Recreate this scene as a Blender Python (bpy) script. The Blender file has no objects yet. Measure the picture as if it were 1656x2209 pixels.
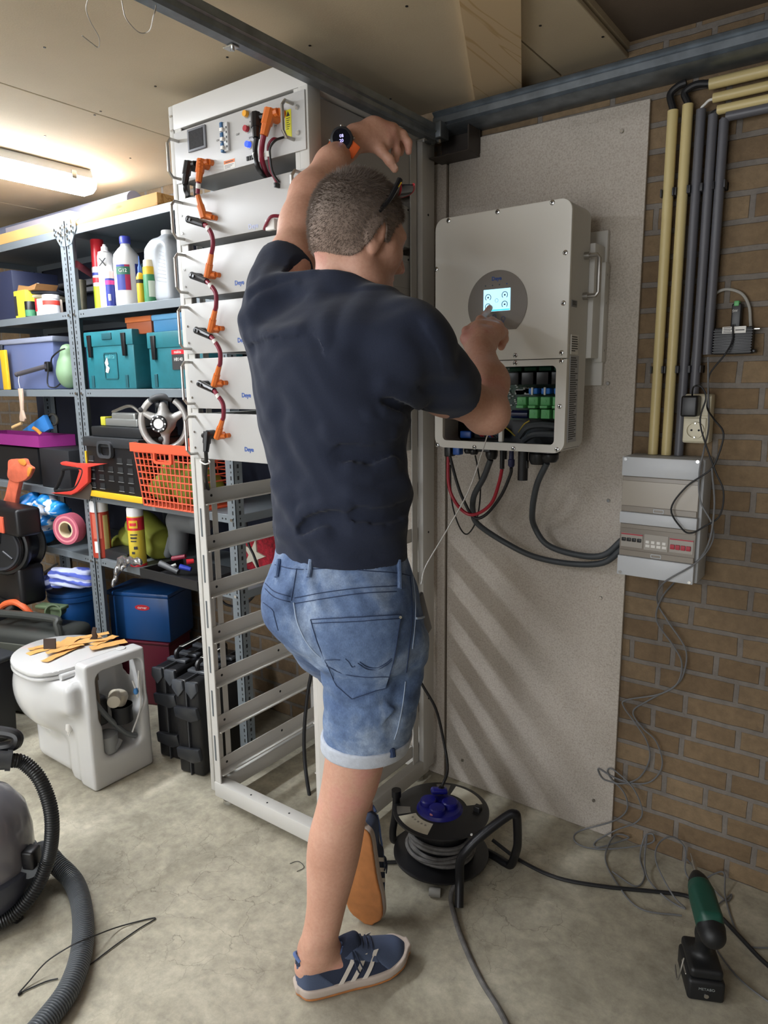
import bpy, bmesh, math, random
import numpy as np
from mathutils import Vector, Matrix
from mathutils.bvhtree import BVHTree
scene = bpy.context.scene
random.seed(7)
PI = math.pi

# ---------------------------------------------------------------- camera
H = 1.33
YAW, PITCH, ROLL = -0.63559254, 0.18574603, -0.01254929
FPX = 1508.68
def cam_axes():
    y, p, r = YAW, PITCH, ROLL
    f = np.array([math.sin(y)*math.cos(p), math.cos(y)*math.cos(p), -math.sin(p)])
    right = np.array([math.cos(y), -math.sin(y), 0.0]); up = np.cross(right, f)
    c, s = math.cos(r), math.sin(r)
    return c*right+s*up, -s*right+c*up, f
RT, UP, FW = cam_axes()
cam_d = bpy.data.cameras.new('camera'); cam = bpy.data.objects.new('camera', cam_d)
scene.collection.objects.link(cam)
cam_d.sensor_fit = 'VERTICAL'; cam_d.sensor_height = 36.0; cam_d.lens = 36.0*FPX/2209
cam_d.clip_start = 0.02
m = Matrix(((RT[0], UP[0], -FW[0], 0), (RT[1], UP[1], -FW[1], 0), (RT[2], UP[2], -FW[2], H), (0, 0, 0, 1)))
cam.matrix_world = m
scene.camera = cam

# ---------------------------------------------------------------- world, exposure
scene.view_settings.view_transform = 'Standard'
scene.view_settings.look = 'None'
scene.view_settings.gamma = 1.0
scene.view_settings.exposure = 0.60
w = bpy.data.worlds.new('world'); scene.world = w; w.use_nodes = True
w.node_tree.nodes['Background'].inputs[0].default_value = (0.55, 0.6, 0.7, 1)
w.node_tree.nodes['Background'].inputs[1].default_value = 0.02
LAMP_POWER = 46.0        # emission of the garage tube
FILL = 47.0              # soft fill light added behind the camera, source unseen
def area(name, loc, rot, sx, sy, power, col):
    d = bpy.data.lights.new(name, 'AREA'); d.shape = 'RECTANGLE'; d.size = sx; d.size_y = sy
    d.energy = power; d.color = col
    o = bpy.data.objects.new(name, d); scene.collection.objects.link(o)
    o.location = loc; o.rotation_euler = rot
    return o
area('rear_fill', (-1.2, -2.3, 1.3), (math.radians(90), 0, 0), 2.4, 1.9, FILL, (0.96, 0.98, 1.0))  # added fill light, set in the opening of the unseen front wall
area('ceiling_fill', (0.0, -0.9, 2.03), (0, 0, 0), 1.2, 0.12, 6.0, (0.97, 0.98, 1.0))  # weaker fill added under an unseen ceiling lamp behind the viewer

# ---------------------------------------------------------------- geometry helpers
def at(x, y, X=None, Y=None, Z=None, D=None):
    """world point on a real plane of the garage seen in direction (x, y)"""
    d = (x-828)/FPX*RT-(y-1104.5)/FPX*UP+FW
    if Z is not None: t = (Z-H)/d[2]
    elif Y is not None: t = Y/d[1]
    elif X is not None: t = X/d[0]
    else: t = D/(d[0]*HF[0]+d[1]*HF[1])
    return Vector((float(t*d[0]), float(t*d[1]), float(H+t*d[2])))
HF = np.array([math.sin(YAW), math.cos(YAW), 0.0])

def catmull(pts, n=8, closed=False):
    P = [np.array(p, float) for p in pts]
    if len(P) < 3 and not closed: return [P[0]+(P[-1]-P[0])*i/n for i in range(n+1)]
    out = []
    N = len(P); rng = range(N) if closed else range(N-1)
    for i in rng:
        if closed: a, b, c, d = P[i-1], P[i], P[(i+1) % N], P[(i+2) % N]
        else:
            b, c = P[i], P[i+1]
            a = P[i-1] if i > 0 else 2*b-c
            d = P[i+2] if i+2 < N else 2*c-b
        for k in range(n):
            t = k/n
            out.append(0.5*((2*b)+(c-a)*t+(2*a-5*b+4*c-d)*t*t+(3*b-a-3*c+d)*t**3))
    if not closed: out.append(P[-1])
    return out

class MB:
    def __init__(s): s.v = []; s.f = []
    def add(s, vs, fs):
        o = len(s.v); s.v += [tuple(float(c) for c in v) for v in vs]; s.f += [tuple(i+o for i in f) for f in fs]; return s
    def box(s, a, b, M=None):
        x0, y0, z0 = a; x1, y1, z1 = b
        x0, x1 = min(x0, x1), max(x0, x1); y0, y1 = min(y0, y1), max(y0, y1); z0, z1 = min(z0, z1), max(z0, z1)
        vs = [(x0, y0, z0), (x1, y0, z0), (x1, y1, z0), (x0, y1, z0), (x0, y0, z1), (x1, y0, z1), (x1, y1, z1), (x0, y1, z1)]
        if M is not None: vs = [M @ Vector(v) for v in vs]
        return s.add(vs, [(0, 3, 2, 1), (4, 5, 6, 7), (0, 1, 5, 4), (1, 2, 6, 5), (2, 3, 7, 6), (3, 0, 4, 7)])
    def cbox(s, c, d, M=None):
        return s.box([c[i]-d[i]/2 for i in range(3)], [c[i]+d[i]/2 for i in range(3)], M)
    def rbox(s, a, b, r=0.005, seg=3, M=None):
        bm = bmesh.new(); bmesh.ops.create_cube(bm, size=1)
        for v in bm.verts:
            v.co = Vector([a[i]+(v.co[i]+.5)*(b[i]-a[i]) for i in range(3)])
        bmesh.ops.bevel(bm, geom=bm.edges[:], offset=r, segments=seg, profile=.5, affect='EDGES', clamp_overlap=True)
        return s.bm(bm, M)
    def bm(s, bm, M=None):
        bm.verts.index_update()
        s.add([(M @ v.co if M is not None else v.co) for v in bm.verts], [[v.index for v in f.verts] for f in bm.faces]); bm.free(); return s
    def prism(s, poly, axis, a0, a1, M=None, bev=0):
        """polygon in the two other axes (order x,y,z without axis) extruded along axis"""
        bm = bmesh.new()
        def mk(p, a):
            c = list(p); c.insert('xyz'.index(axis), a); return Vector(c)
        lo = [bm.verts.new(mk(p, a0)) for p in poly]; hi = [bm.verts.new(mk(p, a1)) for p in poly]
        n = len(poly)
        bm.faces.new(lo); bm.faces.new(hi[::-1])
        for i in range(n): bm.faces.new((lo[i], hi[i], hi[(i+1) % n], lo[(i+1) % n]))
        bmesh.ops.recalc_face_normals(bm, faces=bm.faces)
        if bev: bmesh.ops.bevel(bm, geom=bm.edges[:], offset=bev, segments=2, profile=.5, affect='EDGES', clamp_overlap=True)
        return s.bm(bm, M)
    def ringprism(s, outer, inner, axis, a0, a1, M=None):
        """plate with a hole: outer and inner loops must have the same count"""
        n = len(outer)
        def mk(p, a):
            c = list(p); c.insert('xyz'.index(axis), a); return c
        vs = [mk(p, a0) for p in outer]+[mk(p, a1) for p in outer]+[mk(p, a0) for p in inner]+[mk(p, a1) for p in inner]
        if M is not None: vs = [M @ Vector(v) for v in vs]
        fs = []
        for i in range(n):
            j = (i+1) % n
            fs += [(i, j, n+j, n+i), (2*n+i, 3*n+i, 3*n+j, 2*n+j), (i, 2*n+i, 2*n+j, j), (n+i, n+j, 3*n+j, 3*n+i)]
        return s.add(vs, fs)
    def lathe(s, prof, c=(0, 0, 0), axis=(0, 0, 1), n=24, M=None, closed=False):
        ax = Vector(axis).normalized(); R = Vector((0, 0, 1)).rotation_difference(ax).to_matrix()
        vs = []; fs = []
        for r, z in prof:
            for i in range(n):
                a = 2*PI*i/n; v = Vector(c)+R @ Vector((r*math.cos(a), r*math.sin(a), z)); vs.append(M @ v if M is not None else v)
        k = len(prof)
        for j in range(k-1 if not closed else k):
            for i in range(n):
                a = j*n; b = ((j+1) % k)*n; fs.append((a+i, a+(i+1) % n, b+(i+1) % n, b+i))
        if not closed:
            fs.append(tuple(range(n))[::-1]); fs.append(tuple((k-1)*n+i for i in range(n)))
        return s.add(vs, fs)
    def cyl(s, a, b, r, r2=None, n=16):
        a = Vector(a); b = Vector(b); return s.lathe([(r, 0), (r if r2 is None else r2, (b-a).length)], a, b-a, n)
    def tube(s, pts, r, n=8, sm=6, closed=False, raw=False, prof=None):
        P = [np.array(p, float) for p in pts] if raw else catmull(pts, sm, closed)
        N = len(P); T = []
        for i in range(N):
            if closed: t = P[(i+1) % N]-P[i-1]
            else: t = P[min(i+1, N-1)]-P[max(i-1, 0)]
            T.append(t/(np.linalg.norm(t)+1e-12))
        u = np.cross(T[0], [0, 0, 1.0])
        if np.linalg.norm(u) < .1: u = np.cross(T[0], [1.0, 0, 0])
        vs = []; fs = []
        for i in range(N):
            u = u-T[i]*np.dot(u, T[i]); u /= np.linalg.norm(u)+1e-12; v = np.cross(T[i], u)
            rr = r(i/(N-1)) if callable(r) else r
            for k in range(n):
                a = 2*PI*k/n
                if prof: ca, sa = prof[k % len(prof)]
                else: ca, sa = math.cos(a), math.sin(a)
                vs.append(P[i]+rr*(ca*u+sa*v))
        for i in range(N if closed else N-1):
            a = i*n; b = ((i+1) % N)*n
            for k in range(n): fs.append((a+k, a+(k+1) % n, b+(k+1) % n, b+k))
        if not closed:
            fs.append(tuple(range(n))[::-1]); fs.append(tuple((N-1)*n+k for k in range(n)))
        return s.add(vs, fs)
    def sheet(s, top, th):
        """grid (rows of points) thickened along its normals"""
        A = np.array([[list(p) for p in r] for r in top], float); r, c = A.shape[:2]
        du = np.gradient(A, axis=0); dv = np.gradient(A, axis=1); nn = np.cross(du, dv); nn /= np.linalg.norm(nn, axis=2, keepdims=True)+1e-12
        B = A-nn*th; vs = list(A.reshape(-1, 3))+list(B.reshape(-1, 3)); o = r*c; fs = []
        for i in range(r-1):
            for j in range(c-1):
                a = i*c+j; fs.append((a, a+1, a+c+1, a+c)); fs.append((o+a, o+a+c, o+a+c+1, o+a+1))
        for i in range(r-1):
            fs.append((i*c, (i+1)*c, o+(i+1)*c, o+i*c)); a = i*c+c-1; fs.append((a, o+a, o+a+c, a+c))
        for j in range(c-1):
            fs.append((j, o+j, o+j+1, j+1)); a = (r-1)*c+j; fs.append((a, a+1, o+a+1, o+a))
        return s.add(vs, fs)
    def build(s, name, mat, parent=None, world=True, smooth=None, loc=None):
        me = bpy.data.meshes.new(name)
        V = s.v
        if parent is not None and world:
            I = wmat(parent).inverted(); V = [I @ Vector(v) for v in V]
        me.from_pydata([tuple(v) for v in V], [], s.f); me.update()
        bm = bmesh.new(); bm.from_mesh(me); bmesh.ops.recalc_face_normals(bm, faces=bm.faces); bm.to_mesh(me); bm.free()
        if smooth is None or smooth:
            me.shade_smooth()
            try: me.set_sharp_from_angle(angle=math.radians(smooth if smooth else 35))
            except Exception: pass
        o = bpy.data.objects.new(name, me); scene.collection.objects.link(o)
        if mat is not None: me.materials.append(mat)
        if parent is not None: o.parent = parent
        return o
def wmat(o):
    M = o.matrix_basis.copy()
    while o.parent is not None: o = o.parent; M = o.matrix_basis @ M
    return M
def tag(o, label=None, cat=None, group=None, kind=None):
    if label: o['label'] = label
    if cat: o['category'] = cat
    if group: o['group'] = group
    if kind: o['kind'] = kind
    return o
def thing(name, label, cat, loc=(0, 0, 0), rz=0, group=None):
    o = bpy.data.objects.new(name, None); scene.collection.objects.link(o)
    o.empty_display_size = .05; o.location = loc; o.rotation_euler = (0, 0, rz)
    return tag(o, label, cat, group)
def struct(name, mb, mat, **k):
    o = mb.build(name, mat, None, **k); o['kind'] = 'structure'; return o
def dup(o, parent=None, loc=None, rot=None, label=None):
    c = o.copy(); scene.collection.objects.link(c)
    if parent is not None: c.parent = parent
    if loc is not None: c.location = loc
    if rot is not None: c.rotation_euler = rot
    if label: c['label'] = label
    for ch in list(o.children): dup(ch, c)
    return c
def text(s, size, mat, parent, M, name='lettering', ext=0.0003, align='CENTER', bold=0.0):
    cu = bpy.data.curves.new(name, 'FONT'); cu.body = s; cu.size = size; cu.extrude = ext; cu.align_x = align; cu.align_y = 'CENTER'
    cu.offset = bold; cu.resolution_u = 3
    t = bpy.data.objects.new('tmp_text', cu); scene.collection.objects.link(t)
    dg = bpy.context.evaluated_depsgraph_get(); me = bpy.data.meshes.new_from_object(t.evaluated_get(dg))
    bpy.data.objects.remove(t); bpy.data.curves.remove(cu)
    I = wmat(parent).inverted() if parent is not None else Matrix.Identity(4)
    me.transform(I @ M); me.name = name
    o = bpy.data.objects.new(name, me); scene.collection.objects.link(o); me.materials.clear(); me.materials.append(mat)
    if parent is not None: o.parent = parent
    return o
def frame(o, x, y=None, z=None):
    """matrix from origin and axis vectors"""
    x = Vector(x).normalized()
    if z is None: y = Vector(y); z = x.cross(y).normalized(); y = z.cross(x)
    else: z = Vector(z).normalized(); y = z.cross(x).normalized(); z = x.cross(y)
    return Matrix(((x.x, y.x, z.x, o[0]), (x.y, y.y, z.y, o[1]), (x.z, y.z, z.z, o[2]), (0, 0, 0, 1)))
def rz_m(loc, rz=0, rx=0, ry=0):
    return Matrix.Translation(Vector(loc)) @ Matrix.Rotation(rz, 4, 'Z') @ Matrix.Rotation(ry, 4, 'Y') @ Matrix.Rotation(rx, 4, 'X')

# ---------------------------------------------------------------- materials
def srgb(h):
    if isinstance(h, str): h = h.lstrip('#'); c = [int(h[i:i+2], 16)/255 for i in (0, 2, 4)]
    else: c = [x/255 for x in h]
    return tuple([x/12.92 if x <= .04045 else ((x+.055)/1.055)**2.4 for x in c]+[1.0])
MATS = {}
def mat(name, col, rough=.5, metal=0., bump=0., bscale=60., var=0., vscale=6., spec=.5, emit=0., alpha=1., trans=0., coat=0., sss=0., stretch=None):
    if name in MATS: return MATS[name]
    M_ = bpy.data.materials.new(name); M_.use_nodes = True; nt = M_.node_tree; b = nt.nodes['Principled BSDF']
    c = srgb(col); b.inputs['Base Color'].default_value = c; b.inputs['Roughness'].default_value = rough; b.inputs['Metallic'].default_value = metal
    b.inputs['Specular IOR Level'].default_value = spec
    if coat: b.inputs['Coat Weight'].default_value = coat
    if trans: b.inputs['Transmission Weight'].default_value = trans
    if alpha < 1: b.inputs['Alpha'].default_value = alpha
    if sss:
        b.inputs['Subsurface Weight'].default_value = sss; b.inputs['Subsurface Radius'].default_value = (.01, .004, .002); b.inputs['Subsurface Scale'].default_value = 1.0
    if emit: b.inputs['Emission Color'].default_value = c; b.inputs['Emission Strength'].default_value = emit
    tc = nt.nodes.new('ShaderNodeTexCoord'); src = tc.outputs['Object']
    if stretch:
        mp = nt.nodes.new('ShaderNodeMapping'); mp.inputs['Scale'].default_value = stretch; nt.links.new(src, mp.inputs[0]); src = mp.outputs[0]
    if bump:
        n = nt.nodes.new('ShaderNodeTexNoise'); n.inputs['Scale'].default_value = bscale; n.inputs['Detail'].default_value = 4; nt.links.new(src, n.inputs['Vector'])
        bp = nt.nodes.new('ShaderNodeBump'); bp.inputs['Strength'].default_value = bump; bp.inputs['Distance'].default_value = .002
        nt.links.new(n.outputs[0], bp.inputs['Height']); nt.links.new(bp.outputs[0], b.inputs['Normal'])
    if var:
        n = nt.nodes.new('ShaderNodeTexNoise'); n.inputs['Scale'].default_value = vscale; n.inputs['Detail'].default_value = 6; nt.links.new(src, n.inputs['Vector'])
        r = nt.nodes.new('ShaderNodeValToRGB'); r.color_ramp.elements[0].position = .3; r.color_ramp.elements[1].position = .7
        r.color_ramp.elements[0].color = tuple([x*(1-var) for x in c[:3]]+[1]); r.color_ramp.elements[1].color = tuple([min(1, x*(1+var*.6)) for x in c[:3]]+[1])
        nt.links.new(n.outputs[0], r.inputs[0]); nt.links.new(r.outputs[0], b.inputs['Base Color'])
    MATS[name] = M_; return M_
def ramp(nt, src, stops):
    r = nt.nodes.new('ShaderNodeValToRGB'); el = r.color_ramp.elements
    while len(el) < len(stops): el.new(.5)
    for e, (p, c) in zip(el, stops): e.position = p; e.color = c if len(c) == 4 else tuple(c)+(1,)
    nt.links.new(src, r.inputs[0]); return r.outputs[0]
def mix(nt, fac, a, b, mode='MIX'):
    n = nt.nodes.new('ShaderNodeMix'); n.data_type = 'RGBA'; n.blend_type = mode
    for sock, v in ((n.inputs[0], fac), (n.inputs[6], a), (n.inputs[7], b)):
        if hasattr(v, 'links'): nt.links.new(v, sock)
        else: sock.default_value = v
    return n.outputs[2]
def noise(nt, vec, scale, detail=5, rough=.55, dist=0.):
    n = nt.nodes.new('ShaderNodeTexNoise'); n.inputs['Scale'].default_value = scale; n.inputs['Detail'].default_value = detail
    n.inputs['Roughness'].default_value = rough; n.inputs['Distortion'].default_value = dist
    nt.links.new(vec, n.inputs['Vector']); return n.outputs[0]
def mapping(nt, vec, scale=(1, 1, 1), rot=(0, 0, 0), loc=(0, 0, 0)):
    n = nt.nodes.new('ShaderNodeMapping'); n.inputs['Scale'].default_value = scale; n.inputs['Rotation'].default_value = rot; n.inputs['Location'].default_value = loc
    nt.links.new(vec, n.inputs[0]); return n.outputs[0]
def bumpn(nt, h, strength, dist=.002):
    b = nt.nodes.new('ShaderNodeBump'); b.inputs['Strength'].default_value = strength; b.inputs['Distance'].default_value = dist
    nt.links.new(h, b.inputs['Height']); return b.outputs[0]
def newmat(name):
    M_ = bpy.data.materials.new(name); M_.use_nodes = True; nt = M_.node_tree; MATS[name] = M_
    tc = nt.nodes.new('ShaderNodeTexCoord'); return M_, nt, nt.nodes['Principled BSDF'], tc.outputs['Object']

# ---------------------------------------------------------------- implicit surfaces (smooth unions meshed by surface nets)
def smin(a, b, k):
    h = np.maximum(k-np.abs(a-b), 0)/k
    return np.minimum(a, b)-h*h*k*.25
def smax(a, b, k): return -smin(-a, -b, k)
def sd_cone(a, b, r1, r2):
    a = np.array(a, np.float32); b = np.array(b, np.float32)
    def f(p):
        ba = b-a; l2 = float(ba @ ba)+1e-12; t = np.clip((p-a) @ ba/l2, 0, 1)
        q = p-a-t[:, None]*ba
        return np.sqrt((q*q).sum(1))-(r1+(r2-r1)*t)
    lo = np.minimum(a-r1, b-r2); hi = np.maximum(a+r1, b+r2); return f, lo, hi
def sd_ell(c, r, R=None):
    c = np.array(c, np.float32); r = np.array(r, np.float32); Rm = np.eye(3, dtype=np.float32) if R is None else np.array(R, np.float32)
    def f(p):
        q = (p-c) @ Rm  # columns of R are the ellipsoid axes
        k0 = np.sqrt(((q/r)**2).sum(1)); k1 = np.sqrt(((q/(r*r))**2).sum(1))+1e-9
        return k0*(k0-1)/k1
    m_ = float(r.max()); return f, c-m_, c+m_
def sd_box(c, h, rad=0., R=None):
    c = np.array(c, np.float32); h = np.array(h, np.float32)-rad; Rm = np.eye(3, dtype=np.float32) if R is None else np.array(R, np.float32)
    def f(p):
        q = np.abs((p-c) @ Rm)-h
        return np.sqrt((np.maximum(q, 0)**2).sum(1))+np.minimum(q.max(1), 0)-rad
    m_ = float(np.linalg.norm(h+rad)); return f, c-m_, c+m_
class SDF:
    """ordered list of (prim, op, k); op '+' union, '-' subtract, '&' intersect with a half space / prim"""
    def __init__(s): s.ops = []; s.disp = None; s.clip = []
    def add(s, prim, k=.02, op='+'): s.ops.append((prim, op, k)); return s
    def sub(s, prim, k=.01): return s.add(prim, k, '-')
    def plane(s, pt, n, k=.004):
        pt = np.array(pt, np.float32); n = np.array(n, np.float32); n = n/np.linalg.norm(n); s.clip.append((pt, n, k)); return s
    def __call__(s, p, full=True):
        p = np.asarray(p, np.float32); d = np.full(len(p), 9., np.float32)
        lo = p.min(0); hi = p.max(0)
        for (f, a, b), op, k in s.ops:
            gap = np.maximum(np.maximum(a-hi, lo-b), 0); g = float(np.linalg.norm(gap))
            if op == '+':
                if g > .12+k:
                    d = np.minimum(d, g); continue
                d = smin(d, f(p), k)
            elif g < .02+k: d = smax(d, -f(p), k)
        if s.disp is not None: d = d-s.disp(p)
        for pt, n, k in s.clip: d = smax(d, (p-pt) @ n, k)
        return d
def bounds(sdf):
    lo = np.min([o[0][1] for o in sdf.ops if o[1] == '+'], 0); hi = np.max([o[0][2] for o in sdf.ops if o[1] == '+'], 0)
    return lo-.02, hi+.02
def mesh_sdf(sdf, h, lo=None, hi=None, n=24):
    if lo is None: lo, hi = bounds(sdf)
    lo = np.array(lo, float); hi = np.array(hi, float)
    nb = np.ceil((hi-lo)/(h*n)).astype(int)
    keys = []; pos = []; quads = []
    g = np.stack(np.meshgrid(*[np.arange(n+1)]*3, indexing='ij'), -1).reshape(-1, 3)
    half = h*n*.87
    corners = [(i, j, k) for i in (0, 1) for j in (0, 1) for k in (0, 1)]
    edges = [(a, b) for a in range(8) for b in range(a+1, 8) if sum(abs(x-y) for x, y in zip(corners[a], corners[b])) == 1]
    BIG = 1 << 14
    for bx in range(nb[0]):
        for by in range(nb[1]):
            for bz in range(nb[2]):
                o = np.array([bx, by, bz])*n
                c = lo+(o+n/2)*h
                dc = float(sdf(c[None].astype(np.float32))[0])
                if abs(dc) > half*1.25+.03: continue
                P = (lo+(o+g)*h).astype(np.float32)
                D = sdf(P).reshape(n+1, n+1, n+1)
                if D.min() > 0 or D.max() < 0: continue
                C = [D[i:n+i, j:n+j, k:n+k] for i, j, k in corners]
                S = [c_ < 0 for c_ in C]; cnt = sum(s_.astype(np.int8) for s_ in S)
                act = (cnt > 0) & (cnt < 8)
                idx = np.argwhere(act)
                if len(idx) == 0: continue
                cv = np.stack([c_[act] for c_ in C], 1); acc = np.zeros((len(idx), 3)); num = np.zeros(len(idx))
                for a, b in edges:
                    va, vb = cv[:, a], cv[:, b]; cr = (va < 0) != (vb < 0)
                    t = np.where(cr, va/(va-vb+1e-20), 0)
                    pa = np.array(corners[a], float); pb = np.array(corners[b], float)
                    acc += np.where(cr[:, None], pa+t[:, None]*(pb-pa), 0); num += cr
                gi = idx+o
                keys.append((gi[:, 0]*BIG+gi[:, 1])*BIG+gi[:, 2]); pos.append(lo+(gi+acc/num[:, None])*h)
                I = D < 0
                for ax in range(3):
                    sl0 = [slice(0, n)]*3; sl1 = [slice(0, n)]*3; sl1[ax] = slice(1, n+1)
                    A = I[tuple(sl0)]; B = I[tuple(sl1)]; e = np.argwhere(A != B)
                    if len(e) == 0: continue
                    fl = A[A != B]
                    e = e+o; u = np.zeros(3, int); v = np.zeros(3, int); u[(ax+1) % 3] = 1; v[(ax+2) % 3] = 1
                    q = np.stack([e-u-v, e-v, e, e-u], 1)
                    q[~fl] = q[~fl][:, ::-1]
                    quads.append((q[..., 0]*BIG+q[..., 1])*BIG+q[..., 2])
    keys = np.concatenate(keys); pos = np.concatenate(pos); quads = np.concatenate(quads)
    uk, ui = np.unique(keys, return_index=True); pos = pos[ui]
    ix = np.searchsorted(uk, quads); ix = np.clip(ix, 0, len(uk)-1); ok = (uk[ix] == quads).all(1); ix = ix[ok]
    return pos, ix
def sdf_obj(name, sdf, h, material, parent=None, **k):
    v, f = mesh_sdf(sdf, h, **k)
    me = bpy.data.meshes.new(name)
    if parent is not None:
        I = np.array(wmat(parent).inverted()); v = v @ I[:3, :3].T+I[:3, 3]
    me.vertices.add(len(v)); me.vertices.foreach_set('co', v.astype(np.float32).ravel())
    me.loops.add(len(f)*4); me.loops.foreach_set('vertex_index', f.astype(np.int32).ravel())
    me.polygons.add(len(f)); me.polygons.foreach_set('loop_start', np.arange(0, len(f)*4, 4, dtype=np.int32))
    try: me.polygons.foreach_set('loop_total', np.full(len(f), 4, np.int32))
    except Exception: pass
    me.update(calc_edges=True); me.validate(); me.shade_smooth()
    o = bpy.data.objects.new(name, me); scene.collection.objects.link(o); me.materials.append(material)
    if parent is not None: o.parent = parent
    return o

# ================================================================ SETTING
WY = 1.885; CZ = 2.10
def brick_mat():
    M_, nt, b, oc = newmat('brick')
    sp = nt.nodes.new('ShaderNodeSeparateXYZ'); nt.links.new(oc, sp.inputs[0])
    cb = nt.nodes.new('ShaderNodeCombineXYZ'); nt.links.new(sp.outputs[0], cb.inputs[0]); nt.links.new(sp.outputs[2], cb.inputs[1])
    ns = noise(nt, oc, 14, 3); cm = nt.nodes.new('ShaderNodeCombineXYZ')
    va = nt.nodes.new('ShaderNodeVectorMath'); va.operation = 'MULTIPLY_ADD'; va.inputs[1].default_value = (.008, .008, 0)
    nn = nt.nodes.new('ShaderNodeTexNoise'); nn.inputs['Scale'].default_value = 9; nt.links.new(oc, nn.inputs['Vector'])
    nt.links.new(nn.outputs['Color'], va.inputs[0]); nt.links.new(cb.outputs[0], va.inputs[2])
    br = nt.nodes.new('ShaderNodeTexBrick'); nt.links.new(va.outputs[0], br.inputs['Vector'])
    br.offset = .38; br.squash = .55; br.squash_frequency = 3
    br.inputs['Scale'].default_value = 1.0; br.inputs['Brick Width'].default_value = .195; br.inputs['Row Height'].default_value = .0625
    br.inputs['Mortar Size'].default_value = .0075; br.inputs['Mortar Smooth'].default_value = .25; br.inputs['Bias'].default_value = .1
    br.inputs['Color1'].default_value = srgb('#84725a'); br.inputs['Color2'].default_value = srgb('#715f49'); br.inputs['Mortar'].default_value = srgb('#77726d')
    fine = noise(nt, oc, 45, 6, .7)
    c = mix(nt, .4, br.outputs['Color'], ramp(nt, fine, [(.3, (.3, .29, .28)), (.7, (.72, .70, .66))]), 'OVERLAY')
    big = noise(nt, oc, 3.5, 4); c = mix(nt, .35, c, ramp(nt, big, [(.35, (.25, .22, .2)), (.65, (.75, .72, .68))]), 'OVERLAY')
    nt.links.new(c, b.inputs['Base Color']); b.inputs['Roughness'].default_value = .92
    ht = nt.nodes.new('ShaderNodeMath'); ht.operation = 'MULTIPLY_ADD'; nt.links.new(br.outputs['Fac'], ht.inputs[0]); ht.inputs[1].default_value = -1.2
    nt.links.new(fine, ht.inputs[2]); nt.links.new(bumpn(nt, ht.outputs[0], .7, .006), b.inputs['Normal'])
    return M_
def floor_mat():
    M_, nt, b, oc = newmat('concrete')
    a = noise(nt, oc, 2.2, 8, .62); f = noise(nt, oc, 28, 8, .75); g = noise(nt, oc, 7, 8, .7, .6)
    c = ramp(nt, a, [(.3, srgb('#8d877a')), (.5, srgb('#a8a292')), (.7, srgb('#b9b3a3'))])
    c = mix(nt, .5, c, ramp(nt, f, [(.3, (.27, .27, .27)), (.7, (.72, .72, .7))]), 'OVERLAY')
    c = mix(nt, .42, c, ramp(nt, g, [(.35, (.25, .24, .22)), (.62, (.66, .66, .64))]), 'OVERLAY')
    vo = nt.nodes.new('ShaderNodeTexVoronoi'); vo.feature = 'DISTANCE_TO_EDGE'; vo.inputs['Scale'].default_value = 9
    dv = nt.nodes.new('ShaderNodeVectorMath'); dv.operation = 'MULTIPLY_ADD'; dv.inputs[1].default_value = (.25, .25, .25)
    nn = nt.nodes.new('ShaderNodeTexNoise'); nn.inputs['Scale'].default_value = 6; nn.inputs['Detail'].default_value = 6; nt.links.new(oc, nn.inputs['Vector'])
    nt.links.new(nn.outputs['Color'], dv.inputs[0]); nt.links.new(oc, dv.inputs[2]); nt.links.new(dv.outputs[0], vo.inputs['Vector'])
    ms = noise(nt, oc, 1.7, 3); cr = ramp(nt, vo.outputs[0], [(0.0, (1, 1, 1)), (.012, (0, 0, 0))])
    cr = mix(nt, 1.0, cr, ramp(nt, ms, [(.5, (0, 0, 0)), (.62, (.55, .55, .55))]), 'MULTIPLY')
    c = mix(nt, cr, c, srgb('#4a443a'))
    nt.links.new(c, b.inputs['Base Color']); b.inputs['Roughness'].default_value = .75; b.inputs['Specular IOR Level'].default_value = .35
    nt.links.new(bumpn(nt, f, .25, .003), b.inputs['Normal']); return M_
def panel_mat(name, c1, c2, speck=.5):
    M_, nt, b, oc = newmat(name)
    f = noise(nt, oc, 230, 4, .7); a = noise(nt, oc, 3, 4)
    c = ramp(nt, a, [(.3, srgb(c1)), (.7, srgb(c2))])
    c = mix(nt, speck, c, ramp(nt, f, [(.3, (.3, .29, .27)), (.55, (.52, .52, .52)), (.8, (.6, .6, .6))]), 'OVERLAY')
    nt.links.new(c, b.inputs['Base Color']); b.inputs['Roughness'].default_value = .9; nt.links.new(bumpn(nt, f, .15, .002), b.inputs['Normal']); return M_
def wood_mat(name, c1, c2, scale=1., rot=0., axis='Y'):
    M_, nt, b, oc = newmat(name)
    v = mapping(nt, oc, (1, .09, 1) if axis == 'Y' else (.09, 1, 1), (0, 0, rot))
    n0 = noise(nt, v, 9*scale, 3, .5, 1.2)
    sn = nt.nodes.new('ShaderNodeMath'); sn.operation = 'MULTIPLY'; sn.inputs[1].default_value = 42; nt.links.new(n0, sn.inputs[0])
    s2 = nt.nodes.new('ShaderNodeMath'); s2.operation = 'SINE'; nt.links.new(sn.outputs[0], s2.inputs[0])
    c = ramp(nt, s2.outputs[0], [(0, srgb(c1)), (.75, srgb(c1)), (1, srgb(c2))])
    nt.links.new(c, b.inputs['Base Color']); b.inputs['Roughness'].default_value = .7; return M_
m_brick = brick_mat(); m_floor = floor_mat()
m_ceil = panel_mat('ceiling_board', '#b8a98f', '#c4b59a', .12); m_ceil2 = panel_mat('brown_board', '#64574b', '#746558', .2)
m_board = panel_mat('cement_board', '#bab2a8', '#c6beb4', .75)
m_pine = wood_mat('pine', '#cdb48f', '#bb9c70', .6, -.4); m_pinex = wood_mat('pine_beam', '#d9a868', '#b8813f', .8, 0, 'X')
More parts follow.
